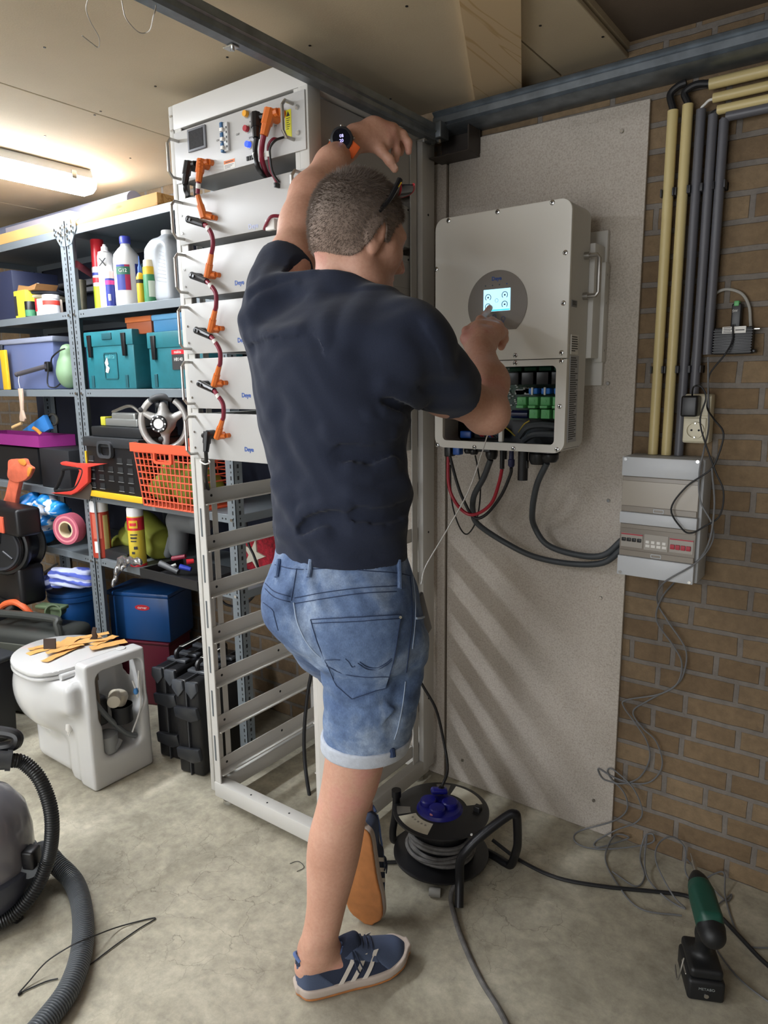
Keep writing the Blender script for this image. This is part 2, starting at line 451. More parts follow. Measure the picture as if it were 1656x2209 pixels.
m_galv = mat('galvanised_steel', '#7f868c', .42, .75, var=.25, vscale=25, bump=.1, bscale=90)
m_blackmetal = mat('black_steel', '#16161a', .4, .3)
m_steel = mat('bright_steel', '#c9c9c7', .25, 1.)
m_wallp = mat('painted_wall', '#9c968b', .9, var=.15)

struct('floor', MB().box((-4.6, -2.7, -.06), (1.7, WY+.1, 0)), m_floor)
struct('wall_back', MB().box((-4.6, WY, 0), (1.7, WY+.1, CZ+.1)), m_brick)
struct('wall_left', MB().box((-4.7, -2.7, 0), (-4.6, WY+.1, CZ+.1)), m_brick)
struct('wall_right', MB().box((1.7, -2.7, 0), (1.8, WY+.1, CZ+.1)), m_wallp)
struct('wall_front', MB().box((-4.6, -2.7, 0), (-2.2, -2.6, CZ+.1)).box((.4, -2.7, 0), (1.7, -2.6, CZ+.1)).box((-2.2, -2.7, 2.03), (.4, -2.6, CZ+.1)), m_wallp)  # unseen front wall, its opening made for the added fill light
# ceiling boards with open joints; the darker boards on the right sit a little higher
g = .0022
ceil = struct('ceiling', MB().box((-4.6, -2.7, CZ+.02), (-.627, WY, CZ+.06)), m_ceil)
for i, (a, b_) in enumerate(((-4.6, -3.2), (-3.2, -1.968), (-1.968, -.80), (-.80, -.627))):
    MB().rbox((a+g, -2.69, CZ), (b_-g, WY-.001, CZ+.012), .0015, 1).build('ceiling_board', m_ceil, ceil)
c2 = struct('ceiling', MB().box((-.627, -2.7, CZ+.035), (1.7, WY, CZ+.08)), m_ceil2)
for px, py, z in ((96, 102, 0), (335, 186, 0), (217, 240, 0), (204, 248, 0), (97, 293, 0), (281, 341, 0), (490, 123, 0), (668, 98, 0), (184, 370, 0), (877, 13, 0),
                  (1300, 79, 0), (1475, 104, .035), (1570, 85, .035), (842, 213, 0), (1165, 55, 0)):
    p = at(px, py, Z=CZ+z); MB().cyl((p.x, p.y, p.z-.0012), (p.x, p.y, p.z+.004), .0033, n=8).build('screw', m_blackmetal, ceil)
P = [at(x, y, Z=2.083) for x, y in ((981, -60), (1028, 238), (1125, 216), (1123, -60))]
o = MB().prism([(p.x, p.y) for p in P], 'z', 2.08, CZ-.0005).build('wooden_plank', m_pine)
tag(o, 'pale knotty pine plank fixed flat under the ceiling boards', 'plank')

# cement boards on the wall
t = thing('wall_board', 'large speckled beige cement board behind the inverter, rightmost board against the brick', 'board', (-.85, WY, 0))
MB().prism([(-1.132, .001), (-.567, .001), (-.567, 1.992), (-1.03, 1.997), (-1.03, 1.955), (-1.132, 1.953)], 'y', WY-.012, WY-.0005, bev=.001).build('panel', m_board, t)
for px, py in ((1341, 283), (1311, 827), (1295, 1290), (1280, 1727), (997, 1640), (1312, 1080)):
    p = at(px, py, Y=WY-.012); MB().cyl(p, p+Vector((0, -.003, 0)), .006, .004, 12).build('screw', m_steel, t)
t = thing('wall_board', 'narrower beige cement board standing behind the white battery rack', 'board', (-1.4, WY, 0))
MB().rbox((-1.665, WY-.016, .001), (-1.139, WY-.0005, 1.95), .001, 1).build('panel', m_board, t)

# steel tracks under the ceiling
def cprofile(w, h, th, lip):
    return [(0, 0), (w, 0), (w, lip), (w-th, lip), (w-th, th), (th, th), (th, h-th), (w-th, h-th), (w-th, h-lip), (w, h-lip), (w, h), (0, h)]
t = thing('steel_track', 'long grey steel track running under the ceiling towards the wall corner', 'steel profile', (-1.13, .5, 2.0))
MB().prism([(-1.153, 1.989), (-1.146, 1.984), (-1.122, 1.984), (-1.117, 1.99), (-1.117, 2.001), (-1.112, 2.004), (-1.117, 2.008), (-1.117, 2.024), (-1.127, 2.024), (-1.127, 1.999), (-1.143, 1.999), (-1.143, 2.024), (-1.153, 2.024)], 'y', -2.4, 1.80).build('profile', m_galv, t)
for y in (.72, 1.05, 1.62, 1.74):
    MB().rbox((-1.158, y, 1.9805), (-1.13, y+.02, 1.9842), .0012, 1).cyl((-1.14, y+.01, 1.975), (-1.14, y+.01, 1.981), .004, n=8).build('clip', m_steel, t)
t = thing('steel_track', 'grey steel track fixed along the top of the brick wall', 'steel profile', (-.4, WY, 2.02))
MB().prism([(0+1.800, 2.022), (1.812, 2.016), (1.884, 2.016), (1.884, 2.07), (1.812, 2.07), (1.80, 2.064), (1.807, 2.060), (1.812, 2.056), (1.806, 2.050), (1.806, 2.034), (1.812, 2.030)], 'x', -1.145, 1.69).build('profile', m_galv, t)
t = thing('corner_bracket', 'bolted steel corner bracket joining the two ceiling tracks', 'bracket', (-1.12, 1.8, 1.98))
MB().rbox((-1.165, 1.775, 1.988), (-1.10, 1.82, 2.03), .003).build('joint_plate', m_galv, t)
MB().rbox((-1.155, 1.80, 1.945), (-1.03, WY-.001, 1.949), .001, 1).rbox((-1.036, 1.81, 1.948), (-1.031, WY-.002, 2.016), .001, 1).rbox((-1.155, WY-.016, 1.95), (-1.03, WY-.013, 2.016), .001, 1).build('angle_plate', mat('dark_bracket', '#4a4440', .5, .4), t)
for p in ((-1.085, 1.84, 1.9485), (-1.06, 1.83, 1.9485), (-1.14, 1.80, 1.98), (-1.115, 1.79, 1.978)):
    MB().cyl(p, (p[0], p[1], p[2]+.008), .006, n=6).build('bolt', m_steel, t)
# thin cable hanging from the track
p0 = [at(*q, X=-1.13) for q in ((330, -20), (336, 12), (330, 38))]+[at(*q, Z=2.06) for q in ((322, 66), (300, 70), (272, 40), (262, 0))]
tag(MB().tube(p0, .0012, 6).build('loose_wire', mat('wire_grey', '#b0aaa0', .5)), 'thin loose wire looped over the long ceiling track', 'wire')
p0 = [at(*q, Z=2.05) for q in ((200, -30), (186, 14), (194, 45), (213, 80), (212, 102), (196, 92), (177, 77))]
tag(MB().tube(p0, .0012, 6).build('loose_wire', MATS['wire_grey']), 'thin hooked wire dangling from the ceiling left of the track', 'wire')

# tube lamp
m_house = mat('lamp_housing', '#b9bcc0', .5); m_emit = mat('lamp_diffuser', '#f2f8ff', .4, emit=LAMP_POWER)
t = thing('tube_lamp', 'long white fluorescent lamp lit on the ceiling above the shelving', 'ceiling lamp', (-2.53, .85, CZ))
MB().prism([(-2.585, CZ-.001), (-2.475, CZ-.001), (-2.468, CZ-.034), (-2.592, CZ-.034)], 'y', .10, 1.585, bev=.006).build('housing', m_house, t)
MB().prism([(-2.592, CZ-.035), (-2.468, CZ-.035), (-2.475, CZ-.062), (-2.50, CZ-.077), (-2.56, CZ-.077), (-2.585, CZ-.062)], 'y', .085, 1.60, bev=.006).build('diffuser', m_emit, t)
for y in (1.5, 1.0, .5):
    MB().rbox((-2.4735, y, CZ-.046), (-2.466, y+.018, CZ-.018), .002).build('clip', m_steel, t)
t = thing('tube_lamp', 'second fluorescent lamp, added unseen in line with the first, behind the viewer', 'ceiling lamp', (-2.53, -.85, CZ))  # added out of view to light the inverter front and strengthen the stripes
MB().prism([(-2.585, CZ-.001), (-2.475, CZ-.001), (-2.468, CZ-.034), (-2.592, CZ-.034)], 'y', -1.60, -.12, bev=.006).build('housing', m_house, t)
MB().prism([(-2.592, CZ-.035), (-2.468, CZ-.035), (-2.475, CZ-.062), (-2.50, CZ-.077), (-2.56, CZ-.077), (-2.585, CZ-.062)], 'y', -1.61, -.11, bev=.006).build('diffuser', m_emit, t)
t = thing('tube_lamp', 'unseen ceiling lamp added behind the viewer for the fill light', 'ceiling lamp', (0, -.9, CZ))  # unseen fixture added to carry the ceiling fill light
MB().rbox((-.62, -.96, CZ-.035), (.62, -.84, CZ-.001), .006).build('housing', m_house, t)

# ================================================================ BATTERY RACK
RX0, RX1, RY0, RY1, RZ1 = -1.665, -1.165, 1.306, 1.848, 2.056
m_white = mat('white_powder_coat', '#c6c4bf', .45, bump=.03, bscale=300)
m_white2 = mat('white_sheet_metal', '#bab9b7', .4)
m_hole = mat('dark_recess', '#1c1d1f', .7)
m_chrome = mat('brushed_handle', '#b5b2ad', .3, .9)
m_black = mat('black_plastic', '#141417', .38); m_blackr = mat('black_rubber', '#17171a', .55)
m_orange = mat('orange_plastic', '#d9722f', .4); m_redcable = mat('dark_red_cable', '#7c1730', .45); m_blue = mat('logo_blue', '#2a55a5', .5)
m_label = mat('white_label', '#e6e4df', .6); m_print = mat('label_print', '#2a2a2c', .6)
rack = thing('battery_rack', 'tall white open steel rack holding the battery modules', 'rack', ((RX0+RX1)/2, (RY0+RY1)/2, 0))
pw = .042
def post(x0, x1, y0, y1, sx, sy):
    m = MB(); th = .004
    # folded channel post: outer corner faces plus inner flange
    m.rbox((x0, y0, .05), (x1, y0+th if sy > 0 else y1, RZ1), .0015, 2) if sy > 0 else m.rbox((x0, y1-th, .05), (x1, y1, RZ1), .0015, 2)
    xo = x0 if sx > 0 else x1-th
    m.rbox((xo, y0, .05), (xo+th, y1, RZ1), .0015, 2)
    xi = x1-th if sx > 0 else x0
    m.rbox((xi, y0+.001, .05), (xi+th, y1-.001, RZ1), .0015, 2)
    return m
# front posts (solid front face), rear posts
m = MB().rbox((RX0, RY0, .05), (RX0+.018, RY0+.045, RZ1), .003, 2).rbox((RX0+.019, RY0+.004, .05), (RX0+.021, RY0+.04, RZ1-.02), .001, 1)
m.rbox((RX0+.021, RY0+.001, .06), (RX0+.048, RY0+.006, RZ1-.03), .001, 1)
fl = m.build('front_post', m_white, rack)
m = MB().rbox((RX1-.03, RY0, .05), (RX1, RY0+.045, RZ1), .003, 2).rbox((RX1-.046, RY0+.002, .06), (RX1-.03, RY0+.006, RZ1-.03), .001, 1)
fr = m.build('front_post', m_white, rack)
MB().rbox((RX0, RY1-.065, .05), (RX0+.03, RY1, RZ1), .003, 2).build('rear_post', m_white, rack)
MB().rbox((RX1-.03, RY1-.065, .05), (RX1, RY1, RZ1), .003, 2).build('rear_post', m_white, rack)
# second inner uprights seen through the open sides
MB().rbox((RX0+.0155, RY0+.055, .07), (RX0+.0195, RY0+.075, RZ1-.04), .001, 1).build('inner_upright', m_white, rack)
MB().rbox((RX1-.0205, RY1-.10, .07), (RX1-.0165, RY1-.07, RZ1-.04), .001, 1).build('inner_upright', m_white, rack)
for z0, z1, nm in ((RZ1-.062, RZ1, 'top_beam'), (.035, .085, 'bottom_beam')):
    MB().rbox((RX0+.018, RY0-.001, z0), (RX1-.001, RY0+.04, z1), .003, 2).build(nm, m_white, rack)
    MB().rbox((RX0+.018, RY1-.04, z0), (RX1-.018, RY1, z1), .003, 2).build(nm, m_white, rack)
    MB().rbox((RX0+.001, RY0+.03, z0), (RX0+.035, RY1-.03, z1), .003, 2).build(nm, m_white, rack)
    MB().rbox((RX1-.035, RY0+.03, z0), (RX1-.001, RY1-.03, z1), .003, 2).build(nm, m_white, rack)
MB().rbox((RX0+.02, RY0+.02, RZ1-.006), (RX1-.02, RY1-.02, RZ1-.001), .002, 1).build('top_panel', m_white2, rack)
MB().rbox((RX1-.0245, RY0+.05, 1.86), (RX1-.0215, RY1-.07, RZ1-.065), .001, 1).build('side_panel', m_white2, rack)
for x, y in ((RX0+.04, RY0+.04), (RX1-.04, RY0+.04), (RX0+.04, RY1-.04), (RX1-.04, RY1-.04)):
    MB().lathe([(.004, .034), (.006, .034), (.006, .014), (.02, .012), (.022, .001), (.001, .001)], (x, y, 0), n=16).build('foot', m_steel, rack)
RZL = [float(at(x, y, Y=RY0+.004).z) for x, y in ((441, 1090), (446, 1191), (450, 1290), (454, 1388), (460, 1483), (463, 1579), (469, 1671))]
for zc in RZL:
    for sx in (0, 1):
        xa = RX0+.021 if sx == 0 else RX1-.021
        s_ = 1 if sx == 0 else -1
        m = MB().rbox((min(xa, xa+s_*.003), RY0+.008, zc), (max(xa, xa+s_*.003), RY1-.02, zc+.042), .001, 1)
        m.prism([(xa, zc), (xa+s_*.034, zc), (xa+s_*.034, zc+.004), (xa+s_*.032, zc+.004), (xa+s_*.032, zc+.002), (xa, zc+.002)], 'y', RY0+.008, RY1-.02)
        r_ = m.build('runner', m_white, rack)
        for y in (RY0+.05, RY0+.30, RY1-.06):
            MB().cyl((xa+s_*.0015, y, zc+.021), (xa+s_*.0038, y, zc+.021), .0042, n=10).build('hole', m_hole, r_)
# slots in left front post flange and screw holes
for zc in RZL[:-1]:
    MB().box((RX0+.030, RY0-.0005, zc-.095), (RX0+.035, RY0+.0009, zc-.01)).build('slot', mat('slot_grey', '#5d6468', .6), rack)
for x, z in ((RX0+.009, 2.03), (RX0+.014, 2.03), (RX0+.009, 1.995), (RX0+.014, 1.995), (RX1-.012, 2.035)):
    MB().cyl((x, RY0-.0015, z), (x, RY0+.001, z), .003, n=8).build('screw', m_steel, rack)
for y, z in ((RY1-.035, 1.8), (RY1-.035, .86), (RY1-.035, .3), (RY0+.02, 1.2)):
    MB().cyl((RX1-.0005, y, z), (RX1+.0008, y, z), .0035, n=10).build('hole', m_hole, rack)
for y in (RY0+.1, RY0+.2, RY0+.33):
    MB().cyl((RX0+.1+(y-RY0)*.7, RY0+.015, .0851), (RX0+.1+(y-RY0)*.7, RY0+.015, .0858), .003, n=10).build('hole', m_hole, rack)

FY = RY0-.004     # front plane of the modules
def handle(x, z0, z1, par, depth=.036, r=.0042):
    p = [(x, FY+.001, z0), (x, FY-depth*.72, z0), (x, FY-depth, z0+.012), (x, FY-depth, z1-.012), (x, FY-depth*.72, z1), (x, FY+.001, z1)]
    return MB().tube(p, r, 8, raw=True).build('handle', m_chrome, par)
ORD = ['topmost', 'second', 'third', 'fourth', 'lowest']
levels = [(1.818, 1.701), (1.683, 1.561), (1.545, 1.41), (1.397, 1.259), (1.246, 1.117)]
mods = []
for i, (z1, z0) in enumerate(levels):
    t = thing('battery_module', 'white battery module, %s of the five below the control unit' % ORD[i], 'battery', ((RX0+RX1)/2, FY, z0), group='battery modules in the white rack')
    mods.append(t)
    MB().rbox((RX0+.022, FY, z0), (RX1-.006, RY0-.0008, z1), .0012, 2).build('front_panel', m_white2, t)
    MB().rbox((RX0+.03, RY0+.007, z0+.004), (RX1-.0265, RY1-.07, z1-.002), .002, 1).build('casing', m_white2, t)
    MB().box((RX1-.0268, RY0+.06, z0+.03), (RX1-.0262, RY1-.08, z0+.0308)).box((RX1-.0268, RY0+.06, z1-.02), (RX1-.0262, RY1-.08, z1-.0194)).build('seam', mat('seam_grey', '#9a9994', .7), t)
    handle(RX0+.040, z0+.014, z1-.010, t); handle(RX1-.020, z0+.014, z1-.010, t)
    for dz in (.03, .075): MB().cyl((RX0+.034, FY+.0005, z0+dz), (RX0+.034, FY-.002, z0+dz), .0035, n=8).build('screw', m_steel, t)
    for y in (RY1-.10, RY1-.30): MB().cyl((RX1-.0266, y, z1-.012), (RX1-.0255, y, z1-.012), .0028, n=8).build('screw', m_print, t)
lp = [(546, 488, .5), (516, 610, 1), (522, 734, 1), (531, 853, 1), (537, 970, 1)]
for i, (x, y, a) in enumerate(lp):
    p = at(x, y, Y=FY-.0006)
    text('Deye', .0165, m_blue if i else mat('faded_blue', '#b4bad6', .5), mods[i], frame(p, (1, 0, 0), (0, 0, 1)), 'logo', .0002, bold=.0004)

# control unit on top
cu = thing('control_unit', 'white battery control unit with screen and breaker at rack top', 'control unit', ((RX0+RX1)/2, FY, 1.858))
MB().rbox((RX0+.022, FY, 1.858), (RX1-.006, RY0-.0008, 1.985), .0012, 2).build('front_panel', m_white2, cu)
MB().rbox((RX0+.03, RY0+.007, 1.862), (RX1-.0265, RY1-.07, 1.984), .002, 1).build('casing', m_white2, cu)
handle(RX0+.040, 1.868, 1.962, cu); handle(RX1-.043, 1.885, 1.962, cu)
def panel(name, px0, py0, px1, py1, mt, par, d0=0, d1=.002, bev=.0008, zz=None):
    a = at(px0, py0, Y=FY-d1); b_ = at(px1, py1, Y=FY-d1)
    return MB().rbox((min(a.x, b_.x), FY-d1, min(a.z, b_.z)), (max(a.x, b_.x), FY-d0, max(a.z, b_.z)), bev, 2).build(name, mt, par)
sc_ = at(426, 300, Y=FY)
scr = MB().rbox((sc_.x-.036, FY-.005, sc_.z-.028), (sc_.x+.036, FY, sc_.z+.028), .003).build('display', mat('display_bezel', '#6d6f75', .5), cu)
MB().rbox((sc_.x-.028, FY-.0062, sc_.z-.022), (sc_.x+.028, FY-.005, sc_.z+.022), .0005, 1).build('screen', mat('dark_screen', '#35373c', .15, var=.2, vscale=150), scr)
bk = at(489, 297, Y=FY)
br = MB().rbox((bk.x-.004, FY-.008, bk.z-.033), (bk.x+.012, FY, bk.z+.033), .001).build('breaker', mat('breaker_grey', '#cfd0d0', .5), cu)
m = MB()
for dz in (-.024, 0, .024): m.rbox((bk.x-.013, FY-.012, bk.z+dz-.011), (bk.x-.003, FY-.001, bk.z+dz+.011), .002)
m.build('breaker_body', mat('breaker_blue', '#2c5b86', .5), br)
for dz in (-.026, -.006, .016): MB().rbox((bk.x-.008, FY-.017, bk.z+dz-.004), (bk.x+.002, FY-.008, bk.z+dz+.004), .001).build('toggle', m_label, br)
m = MB()
for k in range(5): m.box((bk.x+.006, FY-.0083, bk.z-.026+k*.011), (bk.x+.010, FY-.0079, bk.z-.021+k*.011))
m.build('print', m_print, br)
for px, py, mt, nm in ((534, 247, mat('yellow_button', '#e8a21c', .35), 'button'), (535, 279, mat('red_button', '#a81f2e', .35), 'button'), (539, 313, mat('blue_button', '#2440d8', .3, emit=1.5), 'button')):
    p = at(px, py, Y=FY); MB().cyl(p, p+Vector((0, -.004, 0)), .0095, n=20).build('button_ring', m_steel, cu)
    tag(MB().cyl(p, p+Vector((0, -.012, 0)), .0078, .007, 20).build(nm, mt, cu), {'yellow_button': 'yellow button', 'red_button': 'red button', 'blue_button': 'lit blue button'}[mt.name])
p = at(540, 341, Y=FY); m = MB()
for k in range(3): m.rbox((p.x-.012+k*.008, FY-.003, p.z-.005), (p.x-.006+k*.008, FY+.0005, p.z+.005), .0005, 1)
m.build('data_port', m_black, cu)
p = at(495, 354, Y=FY); s1 = MB().rbox((p.x-.021, FY-.0006, p.z-.010), (p.x+.021, FY, p.z+.011), .0002, 1).build('sticker', m_label, cu)
MB().box((p.x-.020, FY-.0009, p.z+.002), (p.x+.020, FY-.0006, p.z+.010)).build('warning_band', m_orange, s1)
m = MB()
for k in range(3): m.box((p.x-.018, FY-.0008, p.z-.002-k*.003), (p.x+.016-.006*k, FY-.0006, p.z-.001-k*.003))
m.box((p.x-.014, FY-.0011, p.z+.005), (p.x+.014, FY-.0009, p.z+.0068)); m.build('print', m_print, s1)
p = at(622, 267, Y=FY); s1 = MB().rbox((p.x-.010, FY-.0006, p.z-.030), (p.x+.010, FY, p.z+.030), .0002, 1).build('sticker', mat('warning_yellow', '#d3cf2e', .5), cu)
m = MB().prism([(p.x-.006, p.z+.016), (p.x+.006, p.z+.016), (p.x, p.z+.027)], 'y', FY-.0009, FY-.0006)
for k in range(6): m.box((p.x-.006, FY-.0008, p.z+.011-k*.0045), (p.x+.006-(k % 3)*.002, FY-.0006, p.z+.0125-k*.0045))
m.build('print', m_print, s1)
for px, py in ((642, 232), (644, 287), (560, 254)):
    p = at(px, py, Y=FY); MB().cyl(p, p+Vector((0, -.004, 0)), .0055, n=12).build('screw', m_steel, cu)
for s_, px, py, sz in (('ON', 470, 303, .007), ('OFF', 513, 290, .007), ('STOP', 541, 297, .006), ('RUN', 541, 262, .005), ('P-', 563, 285, .007), ('P+', 594, 272, .008)):
    text(s_, sz, m_print, cu, frame(at(px, py, Y=FY-.0005), (1, 0, 0), (0, 0, 1)), 'print', .0001)

# jumper cables
def plug(par, mt, top, elbow, sock, r=.0085, name='plug'):
    """angled plug: sleeve from top to elbow, barrel from elbow into the panel"""
    T = Vector(top); E_ = Vector(elbow); S_ = Vector(sock)
    d = (E_-T).normalized()
    m = MB().cyl(T, T+(E_-T)*.55, r*.78, r*.95, 8).cyl(T+(E_-T)*.5, E_+d*r*.9, r*1.12, r*1.12, 8)
    m.cyl(E_, (E_.x, FY+.002, E_.z), r*1.25, n=12).cyl(E_+Vector((0, .004, 0)), S_+Vector((0, .004, 0)), r*.75, n=8)
    m.cyl((S_.x, S_.y+.006, S_.z), (S_.x, FY, S_.z), r*.75, n=10)
    return m.build(name, mt, par)
o_top = [(426, 421), (456, 547), (464, 669), (473, 789), (480, 905)]; o_elb = [(438, 463), (448, 592), (455, 709), (463, 827), (469, 940)]; o_soc = [(455, 468), (462, 592), (470, 708), (478, 826), (484, 940)]
b_a = [(406, 473), (414, 594), (423, 712), (430, 827)]; b_b = [(441, 485), (446, 607), (455, 727), (462, 843)]
mid = [[(448, 490), (457, 508), (459, 530)], [(453, 614), (465, 632), (466, 660)], [(462, 734), (474, 757), (475, 782)], [(469, 852), (481, 872), (482, 898)]]
q = lambda p, d: at(p[0], p[1], Y=FY-d)
names = ['second', 'third', 'fourth', 'lowest']
t = thing('jumper_cable', 'red cable with orange plugs from control unit down to first battery module', 'cable', q((433, 370), .02), group=None)
plug(t, m_orange, q((428, 393), .030), q((433, 352), .022), q((446, 348), .018), .010)
m = MB()
for k in range(6): m.cyl(q((429+k % 2*7, 346+k//2*7), .0365), q((429+k % 2*7, 346+k//2*7), .030), .0016, n=6)
m.build('grip', m_orange, t)
MB().tube([q((428, 393), .030), q((427, 405), .030), q((426, 418), .030)], .0055, 10).build('cable', m_redcable, t)
plug(t, m_orange, q(o_top[0], .030), q(o_elb[0], .022), q(o_soc[0], .018))
MB().tube([q((428, 396), .0301), q((427, 407), .0301)], .0062, 10).build('label_sleeve', m_label, t)
for i in range(4):
    t = thing('jumper_cable', 'red jumper cable reaching down to the %s battery module' % names[i], 'cable', q(b_b[i], .02), group='jumper cables on the battery modules')
    A, B = q(b_a[i], .022), q(b_b[i], .032)
    m = MB().cyl(A, B, .0098, .0078, 10).cyl(A+(B-A)*.12, A+(B-A)*.12+Vector((0, .024, 0)), .0095, n=12).cyl(A+(B-A)*.30+Vector((0, -.012, .002)), A+(B-A)*.30, .004, n=10).cyl(A+(B-A)*.12+Vector((0, -.012, .002)), A+(B-A)*.12, .004, n=10)
    tag(m.build('plug', m_black, t), 'black plug')
    C = [B]+[q(p, .036) for p in mid[i]]+[q(o_top[i+1], .030)]
    MB().tube(C, .0058, 10).build('cable', m_redcable, t)
    S_ = C[1]; d = (C[2]-C[1]).normalized()
    MB().cyl(S_-d*.001, S_+d*.010, .0068, n=12).build('label_sleeve', m_label, t)
    tag(plug(t, m_orange, q(o_top[i+1], .030), q(o_elb[i+1], .022), q(o_soc[i+1], .018)), 'orange plug')
# main black cables
t = thing('power_cable', 'black plug and cable hanging down the left rack post from lowest module', 'cable', q((447, 940), .02))
plug(t, m_black, q((444, 975), .03), q((447, 938), .024), q((436, 940), .02), .010)
MB().tube([q((444, 975), .04), q((445, 998), .03), at(443, 1030, Y=RY0-.012), at(452, 1060, Y=RY0+.06), at(470, 1075, Y=RY0+.15)], .0055, 10).build('cable', m_black, t)
MB().tube([q((432, 994), .026), q((441, 1001), .034), q((452, 998), .026), at(447, 992, Y=RY0-.006)], .0022, 6, closed=True).build('tie', m_label, t)
t = thing('power_cable', 'short black plug and cable beside the orange plug below the control screen', 'cable', q((404, 354), .02))
plug(t, m_black, q((398, 398), .03), q((405, 356), .024), q((417, 352), .02), .010)
MB().tube([q((398, 398), .045), q((400, 412), .035), at(408, 424, Y=RY0+.03), at(418, 427, Y=RY0+.12)], .0055, 10).build('cable', m_black, t)
t = thing('power_cable', 'black power cable plugged into the upper right of the control unit', 'cable', q((553, 260), .02))
plug(t, m_black, q((553, 298), .034), q((552, 254), .026), q((571, 250), .022), .011)
MB().tube([q((553, 298), .034), q((550, 326), .034), q((556, 361), .03), at(572, 379, Y=RY0+.02), at(590, 385, Y=RY0+.1)], .006, 10).build('cable', m_black, t)
MB().cyl(q((550, 330), .0335), q((551, 340), .0325), .0069, n=12).build('label_sleeve', m_label, t)
t = thing('power_cable', 'dark red cable with orange plug at the upper right of the control unit', 'cable', q((583, 242), .02))
plug(t, m_orange, q((569, 292), .036), q((580, 246), .028), q((596, 240), .024), .012)
MB().tube([q((569, 292), .036), q((565, 315), .035), q((565, 345), .032), at(577, 377, Y=RY0+.02), at(592, 384, Y=RY0+.1)], .0062, 10).build('cable', m_redcable, t)
MB().cyl(q((565, 329), .0345), q((565, 338), .0335), .0071, n=12).build('label_sleeve', m_label, t)
t = thing('data_cable', 'thin red and black data cables looped under the control unit handle', 'cable', q((600, 300), .02))
MB().tube([q((600, 300), .005), q((588, 300), .02), q((578, 316), .025), q((580, 345), .022), q((584, 368), .016), q((597, 395), .004)], .003, 8).build('cable', m_redcable, t)
MB().tube([q((612, 296), .005), q((594, 303), .022), q((582, 320), .028), q((583, 345), .024), q((588, 372), .016), q((602, 394), .004)], .0028, 8).build('cable', m_black, t)
MB().rbox(q((590, 404), .016), q((604, 396), .0), .001).build('connector', m_black, t)
MB().cyl(q((579, 326), .0265), q((580, 338), .0245), .0062, n=10).build('label_sleeve', m_label, t)
t = thing('data_cable', 'bundled data cable with white tag at right of topmost battery module', 'cable', q((590, 482), .02))
MB().tube([q((570, 494), .004), q((574, 484), .02), q((584, 468), .022), q((600, 466), .012), q((614, 470), .004)], .004, 8).build('cable', m_redcable, t)
MB().rbox(q((572, 498), .016), q((598, 472), .004), .002).build('connector', m_label, t)

# ================================================================ INVERTER
IX0, IX1, IZ0, IZ1, IY = -1.045, -.668, 1.146, 1.746, 1.66
m_inv = mat('inverter_white', '#dedbd3', .4); m_invs = mat('inverter_side', '#cfcdc8', .45)
def rrect(x0, z0, x1, z1, r, n=6):
    p = []
    for cx, cz, a0 in ((x1-r, z1-r, 0), (x0+r, z1-r, 90), (x0+r, z0+r, 180), (x1-r, z0+r, 270)):
        for k in range(n+1):
            a = math.radians(a0+90*k/n); p.append((cx+r*math.cos(a), cz+r*math.sin(a)))
    return p
inv = thing('inverter', 'large white wall-mounted solar inverter with round grey panel and open bottom hatch', 'inverter', ((IX0+IX1)/2, WY-.02, IZ0))
split = 1.377
out = rrect(IX0, IZ0, IX1, IZ1, .028); hx0, hx1, hz0, hz1 = -1.02, -.695, 1.166, 1.361
# upper cover
top_poly = [p for p in rrect(IX0, split-.028, IX1, IZ1, .028) if p[1] > split+.01]
top_poly = top_poly+[(IX0, split+.0008), (IX1, split+.0008)]
MB().prism(top_poly, 'y', IY, IY+.012, bev=.003).build('front_cover', m_inv, inv)
bo = [p for p in rrect(IX0, IZ0, IX1, split+.028, .028)]
bo = [(x, min(z, split-.0008)) for x, z in bo]
MB().ringprism(bo, rrect(hx0, hz0, hx1, hz1, .012), 'y', IY, IY+.012).build('lower_frame', m_inv, inv)
MB().ringprism(rrect(IX0+.001, IZ0+.001, IX1-.001, IZ1-.001, .028), rrect(IX0+.008, IZ0+.008, IX1-.008, IZ1-.008, .022), 'y', IY+.012, IY+.125).build('housing', m_invs, inv)
MB().prism(rrect(IX0+.002, IZ0+.002, IX1-.002, IZ1-.002, .026), 'y', IY+.12, IY+.127).build('back_plate', m_invs, inv)
MB().box((IX0+.008, IY+.02, split-.002), (IX1-.008, IY+.12, split+.002)).build('divider', m_black, inv)
MB().box((IX0+.009, IY+.113, IZ0+.009), (IX1-.009, IY+.1195, split-.003)).box((IX0+.009, IY+.013, IZ0+.0085), (IX1-.009, IY+.119, IZ0+.011)).build('inner_lining', m_black, inv)
for px, py in ((967, 476), (1073, 457), (1191, 437), (1219, 545), (941, 581), (941, 680), (1215, 654), (1111, 767), (1211, 761), (1111, 783), (1211, 779), (1207, 877), (943, 960), (1023, 965), (1107, 968), (1201, 970)):
    p = at(px, py, Y=IY); s_ = MB().lathe([(.0001, -.002), (.0035, -.002), (.0062, -.0005), (.0064, .002)], p, (0, 1, 0), 14).build('screw', m_steel, inv)
    MB().cyl(p+Vector((0, -.0026, 0)), p+Vector((0, -.0018, 0)), .0024, n=6).build('socket', m_hole, s_)
